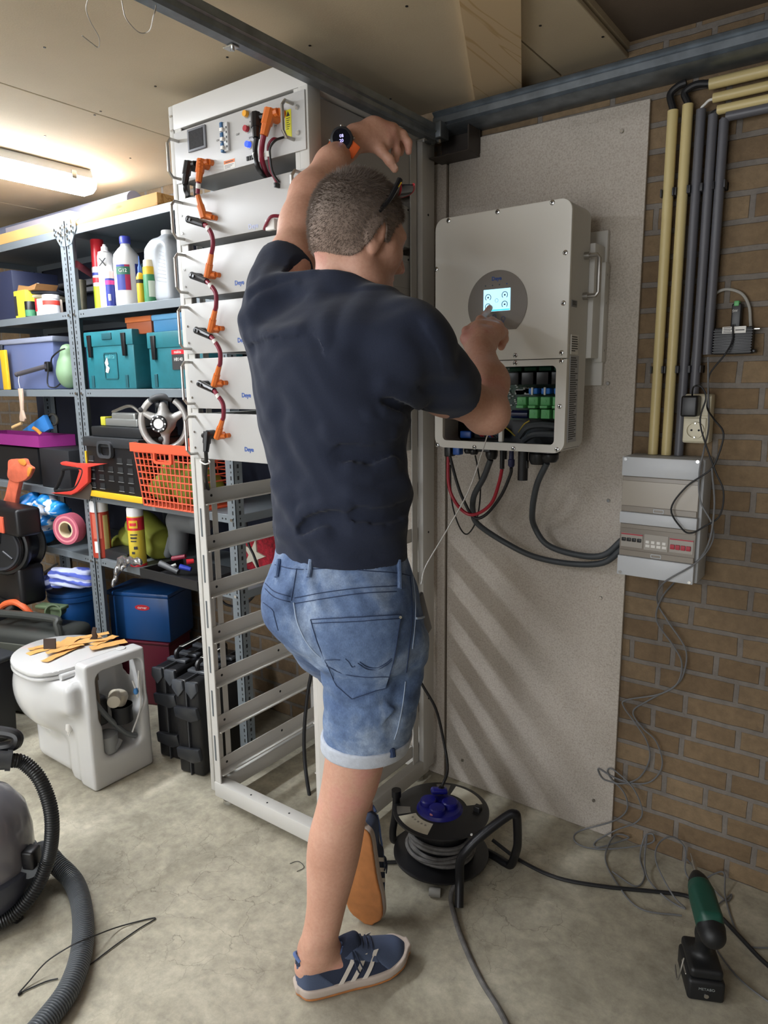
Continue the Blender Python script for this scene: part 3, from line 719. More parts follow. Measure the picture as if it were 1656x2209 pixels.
# round grey panel with flat bottom
c = at(1072, 652, Y=IY); r = .0835; cz = at(1072, 583, Y=IY).z-r; cut = at(1090, 711, Y=IY).z
pts = []
for k in range(61):
    a = math.radians(-90+360*k/60); x, z = r*math.cos(a), r*math.sin(a)
    if z+cz > cut: pts.append((c.x+x, cz+z))
pts.sort(key=lambda p_: math.atan2(p_[1]-cz, p_[0]-c.x) if math.atan2(p_[1]-cz, p_[0]-c.x) > -PI/2 else math.atan2(p_[1]-cz, p_[0]-c.x)+2*PI)
xr = math.sqrt(r*r-(cut-cz)**2)
pts = [(c.x+xr, cut)]+pts+[(c.x-xr, cut)]
ctl = MB().prism(pts, 'y', IY-.0025, IY+.001, bev=.0006).build('control_panel', mat('control_panel_grey', '#8b8580', .45), inv)
Ys = IY-.0026
fz = lambda x, y: at(x, y, Y=Ys)
a, b_ = fz(1043, 626), fz(1100, 669)
scr = MB().rbox((a.x, Ys-.001, b_.z), (b_.x, Ys+.001, a.z), .0005, 1).build('touch_screen', mat('screen_blue', '#a9dcf6', .3, emit=.85), ctl)
w_, h_ = b_.x-a.x, a.z-b_.z
m_scrw = mat('screen_grey', '#3b5266', .5); m_scrt = mat('screen_teal', '#35c2cf', .4, emit=.8)
m = MB()
for u, v in ((.18, .36), (.18, .78), (.80, .30), (.80, .72)):
    cx, cz_ = a.x+u*w_, a.z-v*h_
    pp = [(cx+.0078*math.cos(math.radians(d)), Ys-.0011, cz_+.0078*math.sin(math.radians(d))) for d in range(-50, 231, 20)]
    m.tube(pp, .0009, 6, raw=True); m.box((cx-.002, Ys-.0013, cz_-.002), (cx+.002, Ys-.0009, cz_+.002))
m.tube([(a.x+.5*w_+.0045*math.cos(t_), Ys-.0011, a.z-.52*h_+.0045*math.sin(t_)) for t_ in np.linspace(0, 2*PI, 14)[:-1]], .0004, 5, raw=True, closed=True)
m.build('icons', m_scrw, scr)
MB().box((a.x+.3*w_, Ys-.0013, b_.z+.001), (b_.x-.001, Ys-.0009, b_.z+.004)).build('status_bar', m_scrt, scr)
text('Deye', .013, m_blue, ctl, frame(fz(1071, 601)-Vector((0, .0005, 0)), (1, 0, 0), (0, 0, 1)), 'logo', .0002, bold=.0004)
for px, py in ((1047, 617), (1062, 616), (1077, 614), (1093, 612)):
    p = fz(px, py); MB().cyl(p+Vector((0, -.0006, 0)), p, .0017, n=10).build('indicator', m_scrw if px not in (1093,) else m_blue, ctl)
for px, py in ((1066, 683), (1085, 687)):
    p = fz(px, py); m = MB()
    m.tube([(p.x+.0052*math.cos(t_), Ys-.0003, p.z+.0052*math.sin(t_)) for t_ in np.linspace(0, 2*PI, 16)[:-1]], .0005, 5, raw=True, closed=True).box((p.x-.003, Ys-.0006, p.z-.009), (p.x+.003, Ys-.0002, p.z-.0075))
    m.build('key', m_blue, ctl)
# side: handle, labels, bracket
xs = IX1
def sp(px, py): return at(px, py, X=xs)
MB().tube([sp(1262, 552), sp(1262, 552)+Vector((.03, 0, 0)), (xs+.036, sp(1262, 552).y, sp(1262, 552).z-.008), (xs+.036, sp(1262, 552).y, sp(1262, 640).z+.008), (xs+.03, sp(1262, 552).y, sp(1262, 640).z), (xs-.001, sp(1262, 552).y, sp(1262, 640).z)], .0055, 10, raw=True).cyl(sp(1262, 552)-Vector((.001, 0, 0)), sp(1262, 552)+Vector((.012, 0, 0)), .009).cyl((xs-.001, sp(1262, 552).y, sp(1262, 640).z), (xs+.012, sp(1262, 552).y, sp(1262, 640).z), .009).build('handle', m_chrome, inv)
def side_label(name, y0, y1, z0, z1, mt, rows, seed=1, head=0):
    s_ = MB().box((xs-.001, y0, z0), (xs+.0006, y1, z1)).build(name, mt, inv); rnd = random.Random(seed); m = MB(); n = rows
    for k in range(n):
        z = z1-(k+1.2)*(z1-z0)/(n+1.5); L = (y1-y0)*(.5+.4*rnd.random())
        m.box((xs+.0005, y0+.003, z), (xs+.0009, y0+.003+L, z+(z1-z0)/(n+1)*.4))
    m.build('print', m_print, s_)
zl = lambda py: sp(1248, py).z
side_label('rating_label', IY+.02, IY+.075, zl(950), zl(768), mat('silver_label', '#a9aaae', .4), 38, 3)
side_label('barcode_label', IY+.022, IY+.068, zl(765), zl(723), m_label, 7, 5)
side_label('warning_label', IY+.018, IY+.05, zl(664), zl(650), mat('grey_label', '#77787a', .5), 3, 7)
MB().rbox((IX0+.02, IY+.128, 1.38), (IX1+.012, WY-.013, 1.66), .002, 2).rbox((IX0+.0, WY-.028, 1.31), (IX1+.018, WY-.0125, 1.70), .002, 2).build('wall_bracket', m_invs, inv)
MB().rbox((IX1+.001, WY-.045, 1.37), (IX1+.022, WY-.0125, 1.62), .002, 2).build('bracket_wing', m_invs, inv)
for z in (1.59, 1.52, 1.40): MB().cyl((IX1+.020, WY-.03, z), (IX1+.0235, WY-.03, z), .003, n=8).build('screw', m_steel, inv)
# inside of hatch: circuit board and components
pcb = MB().box((-.875, IY+.085, 1.222), (-.70, IY+.092, 1.365)).build('circuit_board', mat('circuit_green', '#12402f', .4, var=.5, vscale=120), inv)
iy = IY+.085
for k in range(4): MB().rbox((-.845+k*.041, IY+.035, 1.315), (-.812+k*.041, iy, 1.347), .002).build('relay', m_black, pcb)
for k in range(4): MB().rbox((-.845+k*.041, IY+.05, 1.349), (-.812+k*.041, iy, 1.360), .002).build('relay_base', mat('pcb_edge', '#1c5c44', .4), pcb)
m_tg = mat('terminal_green', '#5fae6b', .45); m_tg2 = mat('resistor_blue', '#2f78cf', .4)
for k in range(4):
    MB().rbox((-.820+k*.033, IY+.045, 1.262), (-.794+k*.033, iy, 1.284), .002).rbox((-.817+k*.033, IY+.035, 1.255), (-.797+k*.033, iy, 1.262), .001).cyl((-.807+k*.033, IY+.044, 1.273), (-.807+k*.033, IY+.046, 1.273), .004, n=10).build('terminal', m_tg, pcb)
for k in range(3): MB().rbox((-.787+k*.033, IY+.05, 1.228), (-.763+k*.033, iy, 1.252), .002).cyl((-.775+k*.033, IY+.049, 1.24), (-.775+k*.033, IY+.051, 1.24), .004, n=10).build('terminal', m_tg, pcb)
for k in range(3):
    c_ = MB().rbox((-.795+k*.035, IY+.06, 1.290), (-.770+k*.035, iy, 1.306), .003).build('varistor', m_tg2, pcb)
    MB().rbox((-.786+k*.035, IY+.057, 1.288), (-.781+k*.035, IY+.062, 1.308), .001).build('lead', m_label, c_)
MB().cyl((-.838, IY+.06, 1.238), (-.792, IY+.06, 1.238), .011, n=14).build('capacitor', mat('capacitor_navy', '#14193f', .3), pcb)
m = MB(); rnd = random.Random(4)
for k in range(26):
    x = -.868+rnd.random()*.03; z = 1.235+k*.0048; m.rbox((x, iy-.006, z), (x+.006, iy, z+.003), .0005, 1)
for k in range(24): m.box((-.845+rnd.random()*.10, iy-.002, 1.288+rnd.random()*.02), (-.84+rnd.random()*.10, iy, 1.3))
m.build('small_components', mat('component_white', '#c8ccc8', .5), pcb)
def wire(name, pts, r, mt, par=inv): return MB().tube(pts, r, 8).build(name, mt, par)
m_grey = mat('grey_cable', '#3f4347', .5); m_red = mat('red_cable', '#a3182c', .4); m_yel = mat('yellow_wire', '#b59b32', .5)
for k, mt in enumerate((m_red, m_red, m_black, m_black, m_blue, m_red, m_black, m_black)):
    z = 1.212-k*.004; wire('wire', [(-1.015+k*.004, IY+.05, 1.255-k*.006), (-.985+k*.006, IY+.04-k*.002, 1.225+k*.002), (-.955, IY+.045, 1.20+k*.003), (-.93+k*.007, IY+.06, 1.175)], .0022, mt)
wire('wire', [(-.90, IY+.05, 1.20), (-.88, IY+.05, 1.212), (-.85, IY+.05, 1.20), (-.83, IY+.06, 1.18)], .002, m_yel)
wire('wire', [(-.82, IY+.06, 1.19), (-.80, IY+.05, 1.212), (-.785, IY+.05, 1.222)], .002, m_yel)
wire('thick_cable', [(-.815, IY+.055, 1.178), (-.79, IY+.05, 1.205), (-.75, IY+.055, 1.212), (-.70, IY+.07, 1.206)], .009, m_grey)
wire('thick_cable', [(-.80, IY+.05, 1.17), (-.77, IY+.045, 1.186), (-.72, IY+.05, 1.188), (-.70, IY+.06, 1.18)], .009, m_grey)
MB().rbox((-.955, IY+.06, 1.168), (-.88, IY+.10, 1.20), .003).build('switch_block', m_black, inv)
MB().rbox((-1.0, IY+.06, 1.168), (-.965, IY+.09, 1.188), .003).build('connector_block', mat('connector_blue', '#1f55a8', .4), inv)
d_ = at(1078, 942, Y=IY+.04); MB().cyl(d_, d_+Vector((0, -.003, 0)), .003, n=10).build('blue_led', mat('led_blue', '#5cc8ff', .3, emit=6), inv)
# glands and fittings underneath
zb = IZ0
def under(px, py, dy=.06):
    return at(px, py, Y=IY+dy)
def gland(px, r_, L, par=inv, name='cable_gland', mt=m_black):
    p = under(px, 980)
    return MB().lathe([(r_*1.15, 0), (r_*1.15, -.008), (r_*.9, -.009), (r_, -.012), (r_, -L*.7), (r_*.75, -L)], (p.x, p.y, zb+.002), n=16).build(name, mt, par)
gland(1060, .017, .034); gland(1022, .013, .024); gland(1010, .013, .022); gland(1160, .024, .04); gland(1185, .024, .032)
p = under(1050, 980); MB().rbox((p.x-.02, p.y-.02, zb-.012), (p.x+.02, p.y+.02, zb+.001), .003).build('gland_plate', m_black, inv)
p = under(975, 985, .05); MB().rbox((p.x-.018, p.y-.015, zb-.03), (p.x+.003, p.y+.015, zb+.001), .003).build('connector', m_black, inv)
tag(MB().rbox((p.x+.008, p.y-.012, zb-.024), (p.x+.03, p.y+.012, zb+.001), .003).build('connector', MATS['connector_blue'], inv), 'blue connector')
p = under(1128, 985, .05); MB().cyl((p.x, p.y, zb+.001), (p.x, p.y, zb-.082), .0135, n=20).rbox((p.x+.008, p.y-.006, zb-.05), (p.x+.0145, p.y+.006, zb-.028), .001, 1).build('wifi_antenna', m_black, inv)
for px, L in ((1083, .055), (1088, .03)):
    p = under(px, 985, .05+.01*(px > 1085)); MB().cyl((p.x, p.y, zb+.001), (p.x, p.y, zb-L), .0065, n=14).build('solar_plug', m_black, inv)
p = under(1103, 985, .05); MB().lathe([(.006, 0), (.0065, -.028), (.009, -.03), (.009, -.045), (.006, -.05)], (p.x, p.y, zb+.001), n=14).build('solar_plug', mat('navy_plastic', '#20224a', .4), inv)
# cables under inverter and to the fuse box
def U(pts): return [at(x, y, Y=IY+d) for x, y, d in pts]
c_ = at(961, 985, Y=IY+.03)
tag(MB().tube([Vector((at(963, 978, Y=IY+.04).x, IY+.05, zb-.001))]+U([(967, 1040, .05), (980, 1080, .05), (1005, 1107, .06), (1030, 1108, .06), (1060, 1085, .055), (1076, 1042, .05)])+[Vector((under(1083, 985, .05).x, IY+.05, zb-.056))], .0048, 10).build('solar_cable', m_red), 'thick red cable looping under the inverter', 'cable')
tag(MB().tube([Vector((at(973, 985, Y=IY+.05).x-.004, IY+.05, zb-.031))]+U([(985, 1040, .06), (1000, 1080, .065), (1022, 1116, .07), (1048, 1110, .07), (1080, 1070, .06), (1100, 1025, .055)])+[Vector((under(1103, 985, .05).x, IY+.05, zb-.051))], .0045, 10).build('solar_cable', m_blackr), 'thick black cable looping below the red one under the inverter', 'cable')
tag(MB().tube(U([(971, 1003, .066), (974, 1080, .10), (990, 1135, .12), (1008, 1152, .14), (1028, 1120, .13), (1036, 1060, .10), (1030, 1010, .08)])+[Vector((under(1022, 980).x+.004, IY+.06, zb-.025))], .0022, 8).build('thin_cable', m_blackr), 'thin black cable hanging in a long loop under the inverter', 'cable')
g1 = under(1060, 980); yb = 1.78+.045
tag(MB().tube([(g1.x-.003, g1.y, zb-.034)]+U([(1043, 1030, .07), (1022, 1070, .09), (1020, 1105, .12), (1030, 1130, .14)])+[at(1080, 1165, Y=yb), at(1150, 1200, Y=yb), at(1230, 1216, Y=yb), at(1300, 1214, Y=yb), Vector((-.5635, yb, .884))], .0085, 12).build('mains_cable', m_grey), 'thick grey cable from inverter sagging lower to the fuse box', 'cable')
g2 = under(1180, 980)
tag(MB().tube([(g2.x, g2.y, zb-.033)]+U([(1158, 1045, .08), (1148, 1100, .11)])+[at(1152, 1135, Y=yb), at(1180, 1175, Y=yb), at(1240, 1196, Y=yb), at(1300, 1198, Y=yb), Vector((-.5635, yb+.005, .91))], .0085, 12).build('mains_cable', m_grey), 'thick grey cable from the right inverter gland to the fuse box', 'cable')
# white thin cable with plug from the hatch down to the pocket
tag(MB().tube([at(1082, 918, Y=IY+.01), at(1078, 925, Y=IY-.03), at(1054, 935, Y=IY-.09), at(1040, 975, Y=IY-.12), at(1010, 1060, Y=1.45), at(960, 1150, Y=1.38), at(918, 1222, Y=1.33), at(908, 1262, Y=1.27)], .0016, 8).build('white_cable', m_label), 'thin white cable running from open inverter hatch down past the trousers', 'cable')
p = at(1081, 930, Y=IY+.015); tag(MB().rbox((p.x-.006, p.y-.006, p.z-.028), (p.x+.006, p.y+.006, p.z+.014), .002).build('usb_stick', m_label), 'small white plug hanging in the open inverter hatch', 'plug')

# ================================================================ FUSE BOX
m_dbw = mat('fusebox_grey', '#c3c6ca', .4); m_dbs = mat('fusebox_side', '#b5b8bc', .5); m_smoke = mat('smoked_window', '#8b837a', .2, spec=.6)
DX0, DX1, DZ0, DZ1, DY = -.561, -.368, .826, 1.134, 1.78
db = thing('fuse_box', 'light grey plastic fuse box with two smoked windows on the brick wall', 'fuse box', ((DX0+DX1)/2, WY, DZ0))
MB().rbox((DX0, DY+.018, DZ0), (DX1, WY-.0125 if False else WY-.0005, DZ1), .004, 2).build('housing', m_dbs, db)
bz = [1.134, 1.083, 1.002, .957, .873, .826]
bz = [float(at(1340+0, y, Y=DY).z) for y in (983, 1026, 1103, 1128, 1198, 1240)]; bz[0] = DZ1; bz[-1] = DZ0
for a_, b2 in ((0, 1), (2, 3), (4, 5)):
    MB().rbox((DX0, DY, bz[b2]), (DX1-.006, DY+.019, bz[a_]), .003, 2).build('cover', m_dbw, db)
for i, (a_, b2) in enumerate(((1, 2), (3, 4))):
    zt, z0 = bz[a_], bz[b2]
    f_ = MB().rbox((DX0+.002, DY+.006, z0), (DX1-.008, DY+.019, zt), .001, 1).build('window', m_smoke if i else mat('smoked_window_plain', '#a79f93', .25), db)
    MB().rbox((DX0+.003, DY+.003, zt-.012), (DX1-.009, DY+.007, zt-.001), .001, 1).rbox((DX0+.003, DY+.003, z0+.001), (DX1-.009, DY+.007, z0+.016), .001, 1).build('window_edge', mat('smoked_edge', '#8f877d', .25), f_)
    MB().ringprism(rrect((DX0+DX1)/2-.014, z0+.003, (DX0+DX1)/2+.012, z0+.013, .002, 2), rrect((DX0+DX1)/2-.012, z0+.005, (DX0+DX1)/2+.010, z0+.011, .002, 2), 'y', DY+.0015, DY+.004).build('latch', m_dbs, f_)
    if i == 1:
        zc = z0+.042
        mm = MB().box((DX0+.006, DY+.0045, zc-.018), (DX0+.060, DY+.0062, zc+.018)).build('breaker_row', mat('breaker_face', '#a39d95', .4), f_)
        MB().box((DX0+.064, DY+.0045, zc-.02), (DX0+.122, DY+.0062, zc+.02)).build('breaker_row', MATS['breaker_face'], f_)
        MB().box((DX0+.126, DY+.0045, zc-.018), (DX1-.012, DY+.0062, zc+.018)).build('breaker_row', MATS['breaker_face'], f_)
        MB().box((DX0+.006, DY+.0035, zc+.014), (DX0+.060, DY+.0045, zc+.017)).box((DX0+.126, DY+.0035, zc+.014), (DX1-.012, DY+.0045, zc+.017)).build('red_strip', mat('strip_red', '#b03040', .5), f_)
        for k in range(4):
            MB().rbox((DX0+.008+k*.013, DY+.001, zc-.003), (DX0+.018+k*.013, DY+.006, zc+.006), .001).build('switch', m_black, f_)
            MB().rbox((DX0+.128+k*.0125, DY+.001, zc-.010), (DX0+.1385+k*.0125, DY+.006, zc+.002), .001).build('switch', MATS['strip_red'], f_)
            MB().box((DX0+.068+k*.0135, DY+.0038, zc-.003), (DX0+.076+k*.0135, DY+.0046, zc+.004)).box((DX0+.068+k*.0135, DY+.0038, zc-.013), (DX0+.078+k*.0135, DY+.0046, zc-.006)).build('print', m_label, f_)
for px, py in ((1348, 990), (1522, 997), (1335, 1233), (1502, 1259)):
    p = at(px, py, Y=DY); p.x = min(max(p.x, DX0+.009), DX1-.014); MB().cyl(p, p+Vector((0, -.002, 0)), .004, n=10).build('screw', m_steel, db)

# ================================================================ CONDUITS
m_cream = mat('cream_pvc', '#cdbb85', .4); m_gpvc = mat('grey_pvc', '#5a5a60', .42)
pipes = [(1410, 1455, 1.145, 235, 1.0, m_cream, .0115), (1437, 1483, 1.146, 223, 1.0, m_cream, .0115), (1463, 1513, 1.135, 240, 1, m_gpvc, .0105), (1481, 1538, 1.27, 252, 1, m_gpvc, .0105), (1523, 1560, 1.38, 270, 1, m_gpvc, .0100)]
xsP = [-.508, -.475, -.445, -.418, -.394]
topz = [1.948, 1.954, 1.937, 1.920, 1.905]; botz = [DZ1+.001, DZ1+.001, DZ1-.0 , 1.262, 1.382]
lab = ['leftmost vertical cream pipe above the fuse box', 'second vertical cream pipe above the fuse box', 'vertical grey pipe directly right of the cream pipes', 'middle of the vertical grey pipes above the socket', 'rightmost vertical grey pipe ending beside the router']
for i in range(5):
    mt = m_cream if i < 2 else m_gpvc; r_ = .0122 if i < 2 else .0108; y = WY-.027
    b0 = botz[i]+(.001 if i == 2 else 0)
    o = MB().lathe([(r_, 0), (r_, topz[i]-b0), (r_-.002, topz[i]-b0), (r_-.002, topz[i]-b0-.02), (.0005, topz[i]-b0-.02)], (xsP[i], y, b0), n=20).build('conduit_pipe', mt)
    tag(o, lab[i], 'pipe', 'vertical conduit pipes on the brick wall')
hz = [(1530, 182, 1.995, m_cream, .0125, 'topmost horizontal cream pipe under the steel track'), (1538, 212, 1.968, m_cream, .0105, 'middle horizontal cream pipe at the top right'), (1547, 238, 1.943, m_cream, .0105, 'lowest horizontal cream pipe at the top right'), (1566, 252, 1.915, m_gpvc, .0105, 'horizontal grey pipe below the cream pipes at top right')]
for px, py, z, mt, r_, lb in hz:
    p = at(px, py, Y=WY-.027)
    tag(MB().lathe([(.0005, .02), (r_-.002, .02), (r_-.002, 0), (r_, 0), (r_, 1.2)], (p.x, WY-.027, p.z), (1, 0, 0), 20).build('conduit_pipe', mt), lb, 'pipe', 'horizontal conduit pipes on the brick wall')
for z in (1.765, 1.348):
    for i in range(5):
        if i == 4 and z < 1.4: continue
        r_ = .0122 if i < 2 else .0108
        o = MB().rbox((xsP[i]-r_-.0035, WY-.040, z-.009), (xsP[i]-r_+.0005, WY-.0005, z+.009), .001).rbox((xsP[i]+r_-.0005, WY-.040, z-.009), (xsP[i]+r_+.0035, WY-.0005, z+.009), .001).rbox((xsP[i]-r_-.0035, WY-.013, z-.009), (xsP[i]+r_+.0035, WY-.0005, z+.009), .001).build('pipe_clip', mat('clip_grey', '#2f2f33', .5))
        tag(o, 'dark pipe clip on vertical pipe %s, %s row' % (('one', 'two', 'three', 'four', 'five')[i], 'upper' if z > 1.5 else 'lower'), 'pipe clip', 'clips holding the vertical pipes')
bends = [(0, (1442, 236), (1445, 205), (1462, 186), (1480, 178)), (1, (1472, 228), (1476, 200), (1500, 183), (1532, 180)), (2, (1515, 240), (1519, 226), (1530, 216), (1545, 213)), (3, (1535, 255), (1538, 245), (1546, 240), (1556, 238)), (4, (1558, 272), (1561, 262), (1570, 256), (1580, 251))]
bl = ['black cable bend leaving the leftmost cream pipe', 'black cable bend between second cream pipe and topmost horizontal pipe', 'short white wire bend above the first grey pipe', 'black cable bend above the middle grey pipe', 'grey pipe bend above the rightmost grey pipe']
for i, (k, a_, b2, c2_, d2) in enumerate(bends):
    y = WY-.027; A = Vector((xsP[k], y, topz[k]-.015)); pts = [A, Vector((xsP[k], y, topz[k]+.002))]+[at(q_[0], q_[1], Y=y) for q_ in (b2, c2_, d2)]
    r_ = (.008, .008, .003, .006, .007)[i]
    tag(MB().tube(pts, r_, 10).build('bent_cable', [m_blackr, m_blackr, m_label, m_blackr, m_gpvc][i]), bl[i], 'cable')

# ================================================================ SOCKET, ROUTER, CABLES ON THE BRICK WALL
m_cr = mat('cream_plastic', '#d8d0b6', .4)
so = thing('wall_socket', 'cream double wall socket above the fuse box with black adapter plugged in', 'socket', (-.41, WY, 1.22))
a, b_ = at(1470, 955, Y=WY-.045), at(1535, 850, Y=WY-.045)
zt, zb2 = b_.z, a.z; x0, x1 = a.x, b_.x
MB().rbox((x0, WY-.045, zb2), (x1, WY-.0005, zt), .005, 3).build('housing', m_cr, so)
zc = zb2+.032; xc = x0+.030
MB().rbox((x0+.002, WY-.049, zb2+.004), (x0+.054, WY-.044, zb2+.062), .003).build('cover_plate', m_cr, so)
MB().lathe([(.0215, .003), (.0205, -.005), (.0185, -.005), (.0178, .003)], (xc, WY-.050, zc), (0, 1, 0), 28, closed=True).build('socket_well', m_cr, so)
for dz in (-.018, .018): MB().rbox((xc-.002, WY-.0535, zc+dz-.003), (xc+.002, WY-.049, zc+dz+.003), .0005, 1).build('earth_contact', m_steel, so)
for dx in (-.0085, .0085): MB().cyl((xc+dx, WY-.0498, zc), (xc+dx, WY-.0485, zc), .0026, n=10).build('hole', m_hole, so)
MB().rbox((x0+.006, WY-.049, zb2+.066), (x0+.062, WY-.044, zt-.004), .003).build('cover_plate', m_cr, so)
pa = at(1489, 876, Y=WY-.07)
ad = thing('power_adapter', 'black power adapter plugged into the upper socket', 'adapter', (pa.x, WY-.05, pa.z-.02))
MB().rbox((pa.x-.019, WY-.088, pa.z-.025), (pa.x+.019, WY-.0495, pa.z+.025), .005).build('body', m_black, ad)
ro = thing('router_box', 'black ribbed network box on the brick wall with green connector on top', 'network device', (-.335, WY, 1.38))
a, b_ = at(1536, 765, Y=WY-.035), at(1624, 704, Y=WY-.035)
MB().rbox((a.x, WY-.035, a.z), (b_.x, WY-.0005, b_.z), .002).build('body', m_black, ro)
m = MB()
for k in range(9): m.rbox((a.x-.001, WY-.038, a.z+.003+k*.0062), (b_.x+.001, WY-.034, a.z+.006+k*.0062), .0006, 1)
m.build('cooling_fins', m_black, ro)
MB().rbox((b_.x, WY-.03, a.z+.002), (b_.x+.008, WY-.004, a.z+.010), .002).build('foot', m_black, ro)
MB().cyl((b_.x, WY-.02, b_.z-.005), (b_.x+.012, WY-.02, b_.z-.005), .003, n=10).build('antenna_socket', m_steel, ro)
p0_, p1_ = at(1557, 720, Y=WY-.0385), at(1609, 703, Y=WY-.0385)
s_ = MB().box((p0_.x, WY-.0386, p0_.z), (p1_.x, WY-.034, p1_.z)).build('label', m_label, ro); m = MB()
for k in range(4): m.box((p0_.x+.002, WY-.0389, p1_.z-.003-k*.0036), (p0_.x+.018+(k % 2)*.006, WY-.0386, p1_.z-.0015-k*.0036))
m.box((p0_.x+.028, WY-.0389, p0_.z+.006), (p1_.x-.003, WY-.0386, p0_.z+.008)).build('print', m_print, s_)
p0_, p1_ = at(1576, 699, Y=WY-.025), at(1601, 654, Y=WY-.025)
MB().rbox((p0_.x, WY-.03, b_.z+.0005), (p1_.x, WY-.008, p1_.z), .003).build('terminal_plug', m_black, ro)
MB().rbox((p0_.x+.004, WY-.031, p1_.z-.006), (p1_.x-.006, WY-.010, p1_.z+.006), .002).build('green_connector', m_tg, ro)
text('SW', .008, m_label, ro, frame(((p0_.x+p1_.x)/2-.003, WY-.0305, p1_.z-.017), (1, 0, 0), (0, 0, 1)), 'print', .0001)
B = lambda pts, y: [at(p_[0], p_[1], Y=y) for p_ in pts]
tag(MB().tube(B([(1492, 790), (1500, 720), (1512, 685), (1530, 655), (1545, 632), (1570, 624), (1600, 634), (1615, 660), (1618, 692)], WY-.011)+[Vector((at(1618, 700, Y=WY-.02).x, WY-.015, b_.z+.001))], .0035, 8).build('network_cable', mat('light_grey_cable', '#a4a29c', .5)), 'light grey cable arching from behind the pipes to the router', 'cable')
tag(MB().tube([at(1580, 700, Y=WY-.042), at(1579, 735, Y=WY-.044)]+B([(1563, 765), (1530, 808), (1528, 850), (1525, 880)], WY-.055)+B([(1540, 905), (1560, 935), (1548, 985), (1530, 1015), (1480, 1050), (1447, 1098), (1470, 1140), (1490, 1150), (1520, 1135), (1552, 1112), (1560, 1060), (1540, 1010), (1510, 915), (1522, 860), (1515, 838), (1505, 832), (1495, 836)], DY-.012)+[Vector((pa.x+.002, WY-.07, pa.z+.026))], .0021, 8).build('adapter_cable', m_blackr), 'thin black adapter cable looping in front of the fuse box', 'cable')
m_gc = mat('thin_grey_cable', '#6a6b6d', .5)
def G_(x, y, z=.004):
    p_ = at(x, y, Z=z)
    return p_ if p_.y < WY-.02 else at(x, y, Y=WY-.02)
tag(MB().tube(B([(1527, 770), (1527, 850), (1528, 920)], WY-.056)+B([(1518, 970), (1508, 1020), (1510, 1080), (1535, 1130), (1535, 1170), (1500, 1215), (1428, 1260)], DY-.010)+B([(1418, 1300), (1440, 1340), (1478, 1400), (1475, 1450), (1455, 1480), (1400, 1510), (1365, 1535), (1385, 1570), (1415, 1600), (1428, 1650), (1405, 1685), (1365, 1690), (1320, 1675), (1290, 1658), (1300, 1680), (1330, 1692)], WY-.016)+B([(1350, 1720), (1350, 1750), (1320, 1772)], WY-.022)+[G_(x, y) for x, y in ((1245, 1795), (1245, 1820), (1300, 1832), (1400, 1820), (1408, 1800), (1390, 1805), (1380, 1850), (1390, 1890), (1370, 1912), (1320, 1880))], .0022, 8).build('data_wire', m_gc), 'thin grey cable from the pipes snaking down the brick wall to the floor', 'cable')
tag(MB().tube(B([(1535, 1010), (1540, 1100), (1520, 1190)], DY-.014)+B([(1455, 1255), (1424, 1295), (1416, 1340), (1450, 1390), (1470, 1430), (1460, 1475), (1420, 1498), (1350, 1510), (1345, 1525), (1370, 1560), (1395, 1600), (1400, 1640), (1375, 1680), (1330, 1690), (1310, 1665), (1322, 1660)], WY-.018)+B([(1365, 1700), (1385, 1750), (1370, 1775)], WY-.024)+[G_(x, y) for x, y in ((1330, 1790), (1285, 1815), (1290, 1828), (1345, 1812), (1355, 1805), (1325, 1802), (1305, 1850), (1330, 1905), (1380, 1960), (1470, 1975))], .0022, 8).build('data_wire', m_gc), 'second thin grey cable hanging right beside the first over the brick wall', 'cable')
tag(MB().tube([G_(x, y, z_) for x, y, z_ in ((1395, 1800, .01), (1390, 1860, .02), (1400, 1900, .01), (1440, 1940, .004), (1478, 1960, .004), (1450, 1930, .03), (1415, 1860, .06), (1420, 1820, .08), (1450, 1805, .09), (1477, 1830, .06), (1478, 1880, .02), (1500, 1905, .004), (1540, 1885, .02), (1562, 1885, .02), (1565, 1940, .004), (1600, 2030, .004), (1656, 2045, .004), (1720, 2040, .004))], .0022, 8).build('data_wire', m_gc), 'thin grey cable coiled in loops on the floor behind the drill', 'cable')
tag(MB().tube([G_(x, y) for x, y in ((1478, 1850), (1560, 1940), (1575, 1930), (1520, 1990), (1575, 2090), (1656, 2160), (1720, 2190))], .002, 8).build('data_wire', m_gc), 'thin grey cable on the floor passing behind the drill to the right edge', 'cable')

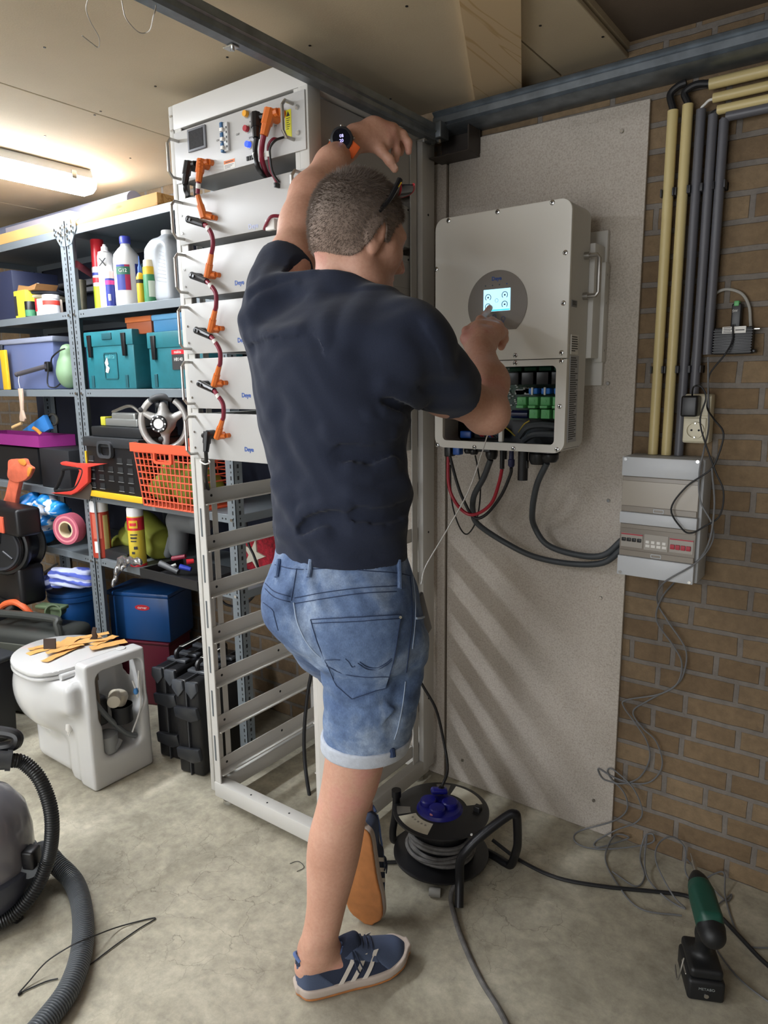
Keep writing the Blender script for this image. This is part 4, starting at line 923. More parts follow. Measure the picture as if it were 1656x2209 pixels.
# ================================================================ METAL SHELVING
m_shelf = mat('shelf_grey', '#7d858b', .5, .3, bump=.05, bscale=200); m_deck = mat('shelf_deck', '#6d747a', .5, .4)
SY0, SY1 = 1.5, 1.872
ZL = [1.894, 1.601, 1.311, .906, .648]
def bay(name, label, X0, X1, levels, posts):
    t = thing(name, label, 'shelving', ((X0+X1)/2, (SY0+SY1)/2, 0), group='grey steel shelving bays')
    for x, y, sx in posts:
        s_ = sx*.038; sy = 1 if y < 1.6 else -1
        a, b_ = sorted((x, x+s_)); zt = 1.92
        m = MB().box((a, y, 0), (b_, y+.002*sy, zt))
        xx = x if sx > 0 else x-.002
        m.box((xx, min(y, y+.036*sy), 0), (xx+.002, max(y, y+.036*sy), zt))
        p = m.build('post', m_shelf, t)
        m = MB(); z = .04
        yy = y-.0004 if sy > 0 else y+.0004
        k = 0
        while z < zt-.01:
            w_ = .0022 if k % 2 else .0028; h_ = .0028 if k % 2 else .0065
            cx = x+sx*(.013 if k % 2 else .014); m.box((cx-w_, yy, z-h_), (cx+w_, yy+.0006*sy, z+h_))
            cx = x+sx*.029; m.box((cx-w_, yy, z-h_), (cx+w_, yy+.0006*sy, z+h_)) if False else None
            if sx: m.box((xx-.0004*1, y+sy*.018-h_*.6, z-h_), (xx+.0024, y+sy*.018+h_*.6, z+h_))
            z += .019; k += 1
        m.build('slots', m_hole, p)
    for i, z in enumerate(levels):
        m = MB().rbox((X0, SY0+.002, z-.028), (X1, SY0+.005, z), .001, 1).rbox((X0, SY1-.005, z-.028), (X1, SY1-.002, z), .001, 1)
        m.rbox((X0+.001, SY0+.005, z-.028), (X0+.004, SY1-.005, z), .001, 1).rbox((X1-.004, SY0+.005, z-.028), (X1-.001, SY1-.005, z), .001, 1)
        m.box((X0+.004, SY0+.005, z-.003), (X1-.004, SY1-.005, z-.0005))
        sh = m.build('shelf', m_shelf, t)
        for cx in (X0+.052, X0+.068, X1-.052, X1-.068): MB().cyl((cx, SY0+.0018, z-.015), (cx, SY0+.0024, z-.015), .0035, n=8).build('hole', m_hole, sh)
        for cx in (X0+.018, X1-.018): MB().cyl((cx, SY0-.006, z-.015), (cx, SY0+.001, z-.015), .0055, .004, 8).build('bolt', m_steel, sh)
    return t
rb = bay('shelving_bay', 'grey slotted-steel shelving bay next to the white rack', -2.545, -1.70, ZL, [(-2.545, SY0, 1), (-1.70, SY0, -1), (-2.545, SY1, 1), (-1.70, SY1, -1)])
lb = bay('shelving_bay', 'grey slotted-steel shelving bay at the left photo edge', -3.45, -2.549, ZL, [(-2.549, SY0, -1), (-3.45, SY0, 1), (-2.549, SY1, -1), (-3.45, SY1, 1)])
for t, x, s_ in ((rb, -2.545, 1), (lb, -2.549, -1)):
    MB().prism([(x+s_*.001, 1.90), (x+s_*.075, 1.905), (x+s_*.075, 1.885), (x+s_*.036, 1.835), (x+s_*.001, 1.83)], 'y', SY0-.002, SY0+.0015).build('gusset', m_shelf, t)
    for dx, z in ((.012, 1.895), (.012, 1.868), (.03, 1.88), (.055, 1.893), (.055, 1.875), (.025, 1.852)):
        MB().cyl((x+s_*dx, SY0-.009, z), (x+s_*dx, SY0-.001, z), .0055, .004, 8).build('bolt', m_steel, t)
tag(MB().box((-3.6, WY-.006, .60), (-1.70, WY-.0008, 1.97)).build('dark_backing', mat('dark_navy', '#272c3d', .8, var=.2)), 'dark navy backing on the wall behind the shelving', 'sheet')  # flat dark navy panel added behind both bays
# planks and boxes on top
tag(MB().rbox((-3.40, SY0+.004, 1.8945), (-2.0, SY0+.10, 1.935), .003, 2).build('wooden_beam', m_pinex), 'long wooden beam lying on top of the shelving front edge', 'beam')
tag(MB().rbox((-2.6, 1.66, 1.8945), (-1.75, 1.84, 1.925), .003, 2).build('white_board', mat('white_board', '#b9bcc4', .6)), 'white board lying on the top shelf behind the wooden beam', 'board')
a = at(12, 500, Y=1.66); b_ = at(150, 480, Y=1.66)
t = thing('cardboard_box', 'flat white box with small print on the left top shelf', 'box', ((a.x+b_.x)/2, 1.7, 1.895))
MB().rbox((a.x, 1.66, 1.8945), (b_.x, 1.84, at(60, 478, Y=1.66).z), .003, 2).build('box', mat('offwhite_card', '#c9c4cf', .7), t)
MB().box((a.x+.0, 1.6594, 1.925), (b_.x, 1.6602, 1.927)).box((a.x+.08, 1.6594, 1.91), (a.x+.10, 1.6602, 1.915)).build('print', m_print, t)
tag(MB().cyl((-3.5, 1.74, 2.02), (-2.45, 1.74, 2.02), .035, n=20).build('grey_pipe', mat('bluish_pipe', '#8d92a8', .6)), 'thick pale grey pipe stored above the boxes at top left', 'pipe')

# ---------------------------------------------------------------- small goods
def X_(px, py, Y): return at(px, py, Y=Y).x
def Zp(px, py, Y): return at(px, py, Y=Y).z
def bottle(name, label, cat, px, w, ytop, Y, z0, prof, body, parts=(), group=None):
    """prof: list of (r fraction, h fraction); parts: (name, material, prof) shells"""
    x = X_(px, (ytop+600)/2 if False else ytop+30, Y); zt = Zp(px, ytop, Y); h = zt-z0
    d = 1.0*(Vector((x, Y, (zt+z0)/2))-Vector((0, 0, H))).length
    r = w/2/FPX*abs((Vector((x, Y, (zt+z0)/2))-Vector((0, 0, H))).dot(Vector(FW)))
    t = thing(name, label, cat, (x, Y, z0), group=group)
    MB().lathe([(r*a_, h*b2) for a_, b2 in prof], n=24).build('body', body, t, world=False)
    for nm, mt, pr in parts: MB().lathe([(r*a_, h*b2) for a_, b2 in pr], n=24).build(nm, mt, t, world=False)
    return t, r, h
def ring(z0, z1, r=1.015): return [(r-.01, z0), (r, z0), (r, z1), (r-.01, z1)]
CAN = [(.85, 0), (1, .01), (1, .84), (.9, .87), (.6, .90), (.6, .91)]
m_wp = mat('white_plastic', '#e2e2e2', .4); m_bl = mat('blue_print', '#2d3a8f', .5); m_cr2 = mat('crimson_print', '#a02049', .5); m_gr2 = mat('green_print', '#2e6a55', .5)
m_ye = mat('yellow_plastic', '#e0b52a', .45); m_grn = mat('green_can', '#3c8559', .45); m_rcap = mat('red_cap', '#d42a35', .35); m_yg = mat('lime_label', '#bcd22f', .5); m_pink = mat('magenta_label', '#d23b86', .5)
z2 = ZL[1]+.0005
t, r, h = bottle('spray_can', 'spray can with tall red cap standing behind the white can', 'spray can', 211, 30, 517, 1.60, z2, [(.9, 0), (1, .01), (1, .6), (.95, .62)], m_wp,
    [('cap', m_rcap, [(.93, .60), (.95, .60), (.9, .98), (.85, 1), (.1, 1)]), ('lime_label', m_yg, ring(.02, .35)), ('blue_print', m_bl, ring(.50, .54)), ('red_print', m_rcap, ring(.40, .47))])
t, r, h = bottle('spray_can', 'white spray can marked with a black X', 'spray can', 227, 33, 527, 1.545, z2, [(.9, 0), (1, .01), (1, .80), (.85, .87), (.45, .90), (.42, .96), (.25, .97), (.2, 1)], m_wp, [('collar', mat('collar_grey', '#a8a8a8', .3, .6), [(.8, .86), (.88, .865), (.88, .88), (.7, .885)])])
M0 = wmat(t) @ Matrix.Translation((0, 0, h*.62)) @ Matrix.Rotation(YAW*-1, 4, 'Z') @ Matrix.Rotation(0, 4, 'X')
text('X', .04, m_print, t, frame(Vector(t.location)+Vector((.59*r*1.12, -.80*r*1.12, h*.70)), (.8, .59, 0), (0, 0, 1)), 'mark', .0008)
t, r, h = bottle('glue_bottle', 'slim white bottle with navy and magenta label', 'bottle', 237, 20, 572, 1.525, z2, [(.95, 0), (1, .01), (1, .8), (.6, .92), (.5, 1), (.1, 1)], m_wp,
    [('navy_label', m_bl, ring(.02, .85, 1.02)), ('pink_band', m_pink, ring(.53, .63, 1.04)), ('red_panel', mat('pale_label', '#e8c9c4', .5), ring(.68, .85, 1.04))])
for nm_, z_, hh, mt_ in (('white_mark', .2, .12, m_wp),):
    MB().rbox(Vector((r*.5, -r*1.1, h*.14)), Vector((r*.9, -r*.6, h*.30)), .001, 1).build(nm_, mt_, t, world=False)
t, r, h = bottle('chemical_bottle', 'large white bottle with blue cap and crimson label', 'bottle', 271, 55, 510, 1.56, z2, [(.9, 0), (.98, .015), (1, .03), (1, .65), (.93, .74), (.6, .82), (.38, .86), (.34, .9)], m_wp,
    [('cap', mat('blue_cap', '#474fb5', .4), [(.4, .895), (.42, .9), (.42, .98), (.38, 1), (.05, 1)])])
Rm = frame((0, 0, 0), (.8, .6, 0), (0, 0, 1))
def label_patch(t, r, h, a0, a1, z0, z1, mt, name='label', dr=.0008, n=8):
    m = MB(); base = math.atan2(-.80, .59)
    vs = []
    for rr in (r+.0001, r+dr):
        for z in (z0*h, z1*h):
            for k in range(n+1):
                a = base+math.radians(a0+(a1-a0)*k/n); vs.append((rr*math.cos(a), rr*math.sin(a), z))
    N = n+1; fs = []
    for k in range(n):
        fs += [(2*N+k, 2*N+k+1, 3*N+k+1, 3*N+k), (k, N+k, N+k+1, k+1), (k, k+1, 2*N+k+1, 2*N+k), (N+k, 3*N+k, 3*N+k+1, N+k+1)]
    fs += [(0, 2*N, 3*N, N), (n, N+n, 3*N+n, 2*N+n)]
    m.add(vs, fs); return m.build(name, mt, t, world=False)
label_patch(t, r, h, -32, 8, .22, .58, m_bl); label_patch(t, r, h, 8, 30, .22, .58, m_cr2, dr=.001); label_patch(t, r, h, -32, 30, .44, .55, m_gr2, dr=.0014)
label_patch(t, r, h, 55, 75, .30, .60, m_bl)
text('G12', .017, m_label, t, frame(Vector(t.location)+Vector((.59*r*1.02, -.80*r*1.02, h*.495)), (.8, .59, 0), (0, 0, 1)), 'print', .0012)
t, r, h = bottle('glue_bottle', 'yellow glue bottle with blue nozzle', 'bottle', 301, 17, 552, 1.52, z2, [(.9, 0), (1, .02), (1, .55), (.7, .62), (.4, .66)], m_ye,
    [('nozzle', mat('nozzle_blue', '#3763b8', .4), [(.5, .64), (.5, .75), (.2, .82), (.08, 1)]), ('label', m_print, ring(.42, .50))])
t, r, h = bottle('spray_can', 'green can with yellow cap next to the grey oil jug', 'spray can', 323, 29, 561, 1.53, z2, [(.95, 0), (1, .01), (1, .64), (.97, .66)], m_grn,
    [('cap', m_ye, [(.98, .65), (.98, .83), (.9, .84)]), ('clear_lid', mat('cream_lid', '#e6d9b8', .3), [(.88, .83), (.86, .98), (.8, 1), (.1, 1)])])
label_patch(t, r, h, 0, 55, .12, .50, mat('pale_green_label', '#c9d5c4', .5))
# motor oil jug
Y = 1.575; xa, xb = X_(334, 640, Y), X_(392, 640, Y); zt = Zp(362, 500, Y); hh = zt-z2
t = thing('oil_jug', 'pale grey motor oil jug with ribbed grip beside the rack', 'jug', ((xa+xb)/2, Y, z2))
W_ = xb-xa
s_ = SDF(); cx = (xa+xb)/2
s_.add(sd_box((cx+.005, Y, z2+hh*.40), (W_*.46, .045, hh*.40), .018), .01)
s_.add(sd_box((cx+W_*.08, Y, z2+hh*.80), (W_*.30, .04, hh*.10), .02), .05)
s_.add(sd_cone((cx+W_*.14, Y, z2+hh*.85), (cx+W_*.14, Y, z2+hh*.93), .024, .020), .02)
s_.sub(sd_cone((cx-W_*.5, Y-.07, z2+hh*.95), (cx-W_*.5, Y+.07, z2+hh*.95), .03, .03), .01)
s_.sub(sd_cone((cx+W_*.02, Y-.055, z2+hh*.30), (cx+W_*.28, Y-.055, z2+hh*.72), .012, .016), .012)
sdf_obj('body', s_, .0035, mat('oil_jug_grey', '#b7bcc2', .35), t)
MB().lathe([(.022, 0), (.022, .02), (.020, .024), (.001, .024)], (cx+W_*.14, Y, z2+hh*.91), n=24).build('cap', m_wp, t)
m = MB()
for k in range(9): m.tube([(cx+W_*(.05+.02*k), Y-.0460, z2+hh*(.30+.05*k)), (cx+W_*(.38), Y-.0455, z2+hh*(.26+.05*k))], .0008, 5)
m.build('ribs', mat('oil_jug_rib', '#9aa0a8', .4), t)
MB().box((cx-W_*.36, Y-.0465, z2+hh*.15), (cx-W_*.10, Y-.0450, z2+hh*.68)).build('label', mat('pale_blue_label', '#b7cbe6', .5), t)
# cup, tube, bag
t, r, h = bottle('beige_cup', 'worn beige plastic cup behind the left post of the right bay', 'cup', 171, 32, 604, 1.60, z2, [(.75, 0), (.78, .01), (1, .98), (1.02, 1), (.96, 1), (.74, .03), (.01, .03)], mat('dirty_beige', '#8f8773', .6, var=.3, vscale=30))
A, B2 = at(165, 570, Y=1.53), at(196, 590, Y=1.66); tag(MB().lathe([(.0001, 0), (.013, 0), (.013, .20), (.0001, .20)], A, B2-A, 18).build('cardboard_roll', mat('pink_roll', '#b35766', .6)), 'thin pink tube lying on its side behind the spray cans', 'tube')
s_ = SDF(); p = at(315, 590, Y=1.70)
for dx, dz, r_ in ((-.05, 0, .05), (.0, .02, .055), (.05, .01, .05), (.09, .03, .04)): s_.add(sd_ell((p.x+dx, 1.70, z2+.07+dz), (r_, .05, .07+dz)), .02)
s_.plane((0, 0, z2+.001), (0, 0, -1)); s_.disp = lambda q: .004*np.sin(q[:, 0]*90+q[:, 2]*50)*np.sin(q[:, 2]*70)
tag(sdf_obj('plastic_bag', s_, .006, mat('teal_grey_bag', '#4f6f7c', .45)), 'crumpled blue grey plastic bag behind the bottles', 'bag')
# left bay second level
def bxr(name, label, cat, px0, px1, ytop, Y, z0, dep, mt, r=.003, part='box', group=None, pyb=None):
    py = pyb or ytop+40
    xa, xb = X_(px0, py, Y), X_(px1, py, Y); zt = Zp((px0+px1)/2, ytop, Y)
    t = thing(name, label, cat, ((xa+xb)/2, Y+dep/2, z0), group=group)
    MB().rbox((xa, Y, z0), (xb, Y+dep, zt), r, 2).build(part, mt, t)
    return t, xa, xb, zt
t, xa, xb, zt = bxr('storage_box', 'dark navy box at the far left of the second shelf', 'box', -60, 29, 590, 1.53, z2, .2, mat('navy_box', '#2a2f48', .5))
t, xa, xb, zt = bxr('cardboard_box', 'yellow printed carton on the second shelf left of the post', 'box', 32, 57, 626, 1.515, z2, .12, mat('yellow_card', '#d9cf3a', .6))
MB().box((xa+.002, 1.5142, z2+.01), (xa+.022, 1.5152, zt-.02)).build('print', m_print, t)
MB().prism([(xa, zt-.004), (xb+.05, zt-.002), (xb+.07, zt+.02), (xb, zt+.012), (xa+.02, zt+.025)], 'y', 1.53, 1.62).build('flap', mat('brown_card', '#9a7147', .7), t)
t, r, h = bottle('paint_tin', 'small black tin with green label on the second shelf', 'tin', 67, 22, 650, 1.53, z2, [(.95, 0), (1, .02), (1, .95), (.95, 1), (.05, 1)], m_black, [('label', mat('green_label', '#3f7a58', .5), ring(.05, .45))])
t, xa, xb, zt = bxr('carton', 'small red and cream carton beside the black tin', 'box', 79, 97, 643, 1.53, z2, .08, mat('cream_card', '#dccdbc', .6))
MB().box((xa-.001, 1.5291, z2+.02), (xa+.012, 1.531, zt+.0005)).build('red_panel', m_rcap, t)
t, r, h = bottle('filler_jar', 'white jar with red band in front of the shelf post', 'jar', 112, 34, 636, 1.535, z2, [(.95, 0), (1, .02), (1, .78), (1.04, .79), (1.04, .98), (.95, 1), (.05, 1)], mat('jar_white', '#d8d8dc', .45), [('red_band', mat('red_band', '#e2453b', .5), ring(.48, .70, 1.02))])
t = thing('folded_fabric_stack', 'stack of round folded dark and cream pads lying over the tins', 'pads', (X_(85, 640, 1.57), 1.6, z2+.075))
p = at(85, 635, Y=1.60)
MB().lathe([(.001, -.006), (.085, -.006), (.09, 0), (.085, .006), (.001, .008)], (p.x, 1.62, z2+.082), (-.05, 0, 1), 24).build('cream_pad', mat('cream_fabric', '#c9bba4', .8), t)
MB().lathe([(.001, -.004), (.085, -.004), (.09, .004), (.07, .016), (.02, .026), (.001, .028)], (p.x+.01, 1.62, z2+.096), (-.05, 0, 1), 24).build('dark_pad', mat('charcoal_fabric', '#3a3f4a', .8), t)
MB().cyl((p.x, 1.60, z2+.12), (p.x-.004, 1.60, z2+.145), .007, .005, 10).build('knob', m_label, t)
tag(MB().rbox((-3.4, 1.84, 1.765), (-2.60, 1.866, 1.79), .003).rbox((-3.4, 1.83, 1.735), (-2.60, 1.866, 1.755), .003).build('wall_strip', mat('grey_strip', '#7d7c80', .6)), 'pale grey strip fixed along the back of the left bay', 'rail')

# ---------------------------------------------------------------- third level
z3 = ZL[2]+.0005
m_teal = mat('teal_plastic', '#246d78', .45, var=.12, vscale=30); m_teald = mat('teal_dark', '#1b5059', .5)
def tool_case(label, px0, px1, ytop, Y, dep, latchside=True):
    t, xa, xb, zt = bxr('tool_case', label, 'tool case', px0, px1, ytop, Y, z3, dep, m_teal, .006, 'body', 'teal tool cases on the third shelf', pyb=780)
    MB().rbox((xa-.002, Y-.004, zt-.052), (xb+.002, Y+dep, zt+.002), .004, 2).build('lid', m_teal, t)
    for u in (.085, .80):
        x = xa+(xb-xa)*u
        MB().prism([(x, zt-.01), (x+.024, zt-.01), (x+.022, zt-.09), (x+.004, zt-.09)], 'y', Y-.010, Y+.002, bev=.002).build('latch', m_black, t)
        MB().rbox((x+.002, Y-.0035, z3+.006), (x+.018, Y+.001, z3+.05), .001, 1).build('recess', m_teald, t)
    return t, xa, xb, zt
t, xa, xb, zt = tool_case('teal tool case with white sticker mark, left of its twin', 187, 290, 714, 1.515, .17)
cx = (xa+xb)/2
MB().ringprism(rrect(cx-.035, z3+.035, cx+.05, zt-.075, .008), rrect(cx-.031, z3+.039, cx+.046, zt-.079, .006), 'y', 1.5125, 1.515).build('raised_frame', m_teald, t)
MB().prism([(cx-.028, z3+.095), (cx-.012, z3+.115), (cx-.006, z3+.09), (cx-.014, z3+.085), (cx-.002, z3+.075), (cx-.012, z3+.058), (cx-.028, z3+.062), (cx-.02, z3+.08)], 'y', 1.5122, 1.5142).build('sticker', m_label, t)
text('makita', .022, mat('faded_teal_print', '#5fa9b3', .5), t, frame((cx+.005, 1.5138, zt-.09), (1, 0, 0), (0, 0, 1)), 'lettering', .0006)
MB().rbox((cx-.03, 1.5075, zt-.03), (cx+.03, 1.512, zt-.006), .003).build('carry_handle', m_teald, t)
t, xa, xb, zt = tool_case('teal tool case partly behind the rack with red and black label', 322, 440, 714, 1.515, .17)
xl = X_(369, 760, 1.51)
MB().box((xl, 1.5115, zt-.125), (xl+.075, 1.5145, zt-.06)).build('black_label', m_print, t)
MB().box((xl, 1.5112, zt-.075), (xl+.075, 1.5116, zt-.06)).build('red_label', m_rcap, t)
text('makita', .014, m_label, t, frame((xl+.032, 1.5108, zt-.0675), (1, 0, 0), (0, 0, 1)), 'lettering', .0003)
text('HR140', .016, m_label, t, frame((xl+.034, 1.5110, zt-.092), (1, 0, 0), (0, 0, 1)), 'lettering', .0003)
bt, xa, xb, zt2 = bxr('storage_box', 'orange brown box lying on the teal tool cases', 'box', 274, 328, 683, 1.54, zt+.0025, .13, mat('rust_plastic', '#8f4a2a', .5))
MB().rbox((xa-.003, 1.537, zt2-.018), (xb+.003, 1.672, zt2+.001), .002).build('lid', mat('orange_lid', '#b9622f', .5), bt)
bt, xa, xb, zt2 = bxr('cool_box', 'light blue cool box on top of the right teal case', 'box', 331, 420, 680, 1.53, zt+.0025, .15, mat('sky_blue_plastic', '#3f78a0', .45), .006)
MB().rbox((xa-.004, 1.526, zt2-.012), (xb+.004, 1.684, zt2+.008), .005, 3).build('lid', mat('sky_blue_lid', '#5b93ba', .4), bt)
# translucent bin
Y = 1.54; xa, xb = X_(-20, 780, Y), X_(118, 780, Y); zt = Zp(70, 728, Y)
t = thing('plastic_bin', 'translucent bluish storage bin with grey lid on the third shelf', 'storage bin', ((xa+xb)/2, 1.6, z3))
MB().prism([(xa+.02, z3), (xb-.025, z3), (xb, zt-.02), (xa, zt-.02)], 'y', Y, Y+.24, bev=.006).build('tub', mat('translucent_blue', '#6a76a0', .3, alpha=.88), t)
MB().rbox((xa-.008, Y-.008, zt-.022), (xb+.008, Y+.25, zt), .005).build('lid', mat('translucent_lid', '#9298ab', .35), t)
MB().rbox((xa+.03, Y-.014, zt-.05), (xa+.14, Y-.006, zt-.018), .003).build('clasp', mat('dark_clasp', '#35383f', .5), t)
tag(MB().rbox((X_(2, 780, 1.51), 1.508, z3), (X_(13, 780, 1.51), 1.52, Zp(6, 755, 1.51)), .002).build('spirit_level', m_ye), 'yellow bar standing upright before the translucent bin', 'bar')
# green garden pump with lance
Y = 1.515; p = at(131, 785, Y=Y); s_ = SDF(); zc = (z3+.0+Zp(131, 735, Y))/2
s_.add(sd_ell((p.x, Y+.03, z3+.065), (.052, .045, .062)), .01); s_.add(sd_cone((p.x+.005, Y+.03, z3+.11), (p.x+.005, Y+.03, z3+.148), .036, .028), .02)
t = thing('pressure_sprayer', 'pale green pressure sprayer with black lance', 'sprayer', (p.x, Y+.03, z3))
sdf_obj('tank', s_, .004, mat('sage_plastic', '#7d9a78', .45), t)
A, B2 = at(36, 808, Y=Y-.02), at(100, 790, Y=Y-.0); MB().lathe([(.0001, 0), (.0105, 0), (.0105, .012), (.0095, .013), (.0095, (B2-A).length), (.0001, (B2-A).length)], A, B2-A, 16).build('lance', mat('lance_grey', '#4a474c', .45), t)
MB().rbox(at(96, 802, Y=Y+.0), at(112, 780, Y=Y+.02), .004).build('valve', m_black, t)
MB().tube([at(110, 792, Y=Y), at(112, 772, Y=Y-.01), at(128, 757, Y=Y-.012), at(140, 752, Y=Y)], .003, 8).tube([at(104, 795, Y=Y), at(103, 830, Y=Y-.005), at(118, 836, Y=Y), at(130, 828, Y=Y)], .003, 8).build('hose', m_blackr, t)
# wooden tag hanging from the third shelf
A = at(41, 812, Y=1.488); m = MB().tube([A, at(40, 822, Y=1.487), at(43, 838, Y=1.486)], .0012, 6)
t = thing('hanging_tool', 'cream bone-shaped handle tool hanging by a string from the lance', 'tool', A)
m.build('string', m_label, t)
P = [at(x, y, Y=1.487) for x, y in ((42, 838), (50, 838), (52, 865), (52, 885), (57, 903), (55, 909), (46, 908), (45, 900), (47, 885), (45, 862))]
MB().prism([(q_.x, q_.z) for q_ in P], 'y', 1.480, 1.487, bev=.001).build('blade', mat('bone_cream', '#c7ad99', .6), t)

# ---------------------------------------------------------------- fourth level
z4 = ZL[3]+.0005
m_mag = mat('magenta_plastic', '#8d2c7a', .45)
# folding crate, black with yellow edge
Y = 1.475; xa, xb = X_(194, 1060, Y), X_(307, 1060, Y); zt = Zp(240, 945, Y)
cr = thing('folding_crate', 'black folding crate with bright yellow bottom and side edge', 'crate', ((xa+xb)/2, Y+.12, z4))
MB().rbox((xa, Y, z4), (xb, Y+.22, zt-.03), .004, 2).build('body', m_black, cr)
MB().rbox((xa-.003, Y-.005, z4+.0005), (xb+.002, Y+.004, z4+.024), .002).rbox((xa-.004, Y-.005, z4+.02), (xa+.003, Y+.003, zt-.055), .001).build('yellow_edge', m_ye, cr)
MB().rbox((xa-.012, Y-.006, zt-.036), (xb+.006, Y+.225, zt), .004, 2).build('rim', mat('charcoal_plastic', '#2c2e31', .45), cr)
cx = xa+(xb-xa)*.42
MB().ringprism(rrect(cx-.045, zt-.075, cx+.045, zt-.012, .02), rrect(cx-.035, zt-.065, cx+.035, zt-.022, .014), 'y', Y-.016, Y-.004).build('handle', mat('charcoal_plastic2', '#3c3e42', .4), cr)
m = MB(); m2 = MB()
for rr in range(4):
    for cc in range(5):
        if rr == 3 and 0 < cc < 3: continue
        if rr == 0 and cc == 2: continue
        x = xa+.016+cc*(xb-xa-.03)/5; z = z4+.034+rr*.034
        MB().box((x, Y-.0012, z+.004), (x+.030, Y+.0005, z+.022)).build('opening', m_hole, cr); MB().rbox((x-.002, Y-.004, z), (x+.032, Y, z+.0025), .0008, 1).build('rib', mat('crate_rib', '#6a6c6c', .45), cr)
t, xa2, xb2, zt2 = bxr('tool_box', 'flat black box lying on the folding crate', 'box', 199, 306, 922, 1.49, zt+.0005, .16, mat('black_case', '#1d1f22', .45), .005)
# silver power tool on it
t = thing('hand_plane', 'silver metal power tool with yellow end on the black box', 'power tool', (X_(262, 910, 1.54), 1.55, zt2))
s_ = SDF(); pa = [at(x, y, Y=1.54) for x, y in ((232, 905), (250, 905), (300, 895), (285, 880), (308, 905))]
zb_ = zt2+.001
MB().rbox((pa[0].x, 1.515, zb_), (pa[4].x, 1.575, zb_+.028), .004).rbox((pa[1].x, 1.52, zb_+.02), (pa[2].x, 1.57, zb_+.05), .008).build('housing', mat('tool_silver', '#9a9c9a', .35, .6), t)
MB().rbox((pa[0].x-.004, 1.512, zb_+.001), (pa[0].x+.026, 1.56, zb_+.034), .003).build('yellow_end', mat('tool_yellow', '#b8b33a', .45), t)
MB().tube([(pa[1].x, 1.53, zb_+.052), (pa[3].x, 1.53, zb_+.075), (pa[2].x+.02, 1.535, zb_+.05)], .006, 10).build('grip', m_chrome, t)
# orange basket
Y = 1.462; xa, xb = X_(311, 1085, Y), X_(420, 1085, Y); xt0 = X_(292, 965, Y); zt = Zp(350, 958, Y)
bk = thing('laundry_basket', 'bright orange lattice plastic basket hanging over the shelf edge', 'basket', ((xa+xb)/2, Y+.1, z4))
m_ob = mat('coral_orange_plastic', '#dc5c3e', .4)
m = MB(); nx, nz = 13, 8
z0 = z4+.001; zt1 = zt-.032
def bp(u, v):
    x = (xa+(xb-xa)*u)*(1-v)+(xt0+(xb+.01-xt0)*u)*v; return Vector((x, Y-.006*v, z0+(zt1-z0)*v))
for i in range(nx+1): m.tube([bp(i/nx, 0), bp(i/nx, 1)], .0028, 6, sm=1)
for j in range(nz+1): m.tube([bp(0, j/nz), bp(1, j/nz)], .0026, 6, sm=1)
for dy in (.20,):
    for i in range(0, nx+1, 2): m.tube([bp(i/nx, 0)+Vector((0, dy, 0)), bp(i/nx, 1)+Vector((0, dy, 0))], .0028, 6, sm=1)
    for j in range(nz+1): m.tube([bp(0, j/nz)+Vector((0, dy, 0)), bp(1, j/nz)+Vector((0, dy, 0))], .0026, 6, sm=1)
for j in range(nz+1): m.tube([bp(0, j/nz), bp(0, j/nz)+Vector((0, .2, 0))], .0026, 6, sm=1); m.tube([bp(1, j/nz), bp(1, j/nz)+Vector((0, .2, 0))], .0026, 6, sm=1)
m.rbox((xa, Y, z0), (xb, Y+.2, z0+.004), .001, 1)
m.build('lattice', m_ob, bk)
m = MB(); A = bp(0, 1); B2 = bp(1, 1)
m.rbox((A.x-.006, Y-.016, zt1), (B2.x+.006, Y+.205, zt-.0), .004)
rim = MB().ringprism([(A.x-.008, Y-.018), (B2.x+.006, Y-.018), (B2.x+.006, Y+.215), (A.x-.008, Y+.215)], [(A.x+.002, Y-.010), (B2.x-.004, Y-.010), (B2.x-.004, Y+.205), (A.x+.002, Y+.205)], 'z', zt-.030, zt).build('rim', m_ob, bk)
cx = (A.x+B2.x)/2+.01
MB().ringprism(rrect(cx-.05, zt1-.035, cx+.05, zt1+.012, .012), rrect(cx-.04, zt1-.027, cx+.04, zt1+.005, .01), 'y', Y-.016, Y-.006).build('handle_frame', m_ob, bk)
s_ = SDF()
for k in range(9): s_.add(sd_ell((xa+.03+(k % 3)*.07, Y+.06+(k//3)*.05, z4+.06+.045*(k % 2)), (.05, .045, .05)), .02)
s_.plane((0, 0, z4+.006), (0, 0, -1)); s_.plane((xb-.006, 0, 0), (1, 0, 0)); s_.plane((xa+.004, 0, 0), (-1, 0, 0)); s_.plane((0, Y+.008, 0), (0, -1, 0)); s_.plane((0, Y+.19, 0), (0, 1, 0))
s_.disp = lambda q: .005*np.sin(q[:, 0]*60+3*q[:, 2])*np.sin(q[:, 2]*80)
tag(sdf_obj('green_cloth', s_, .006, mat('olive_green_cloth', '#7c8a2e', .8)), 'crumpled olive green cloth inside the orange basket', 'cloth')
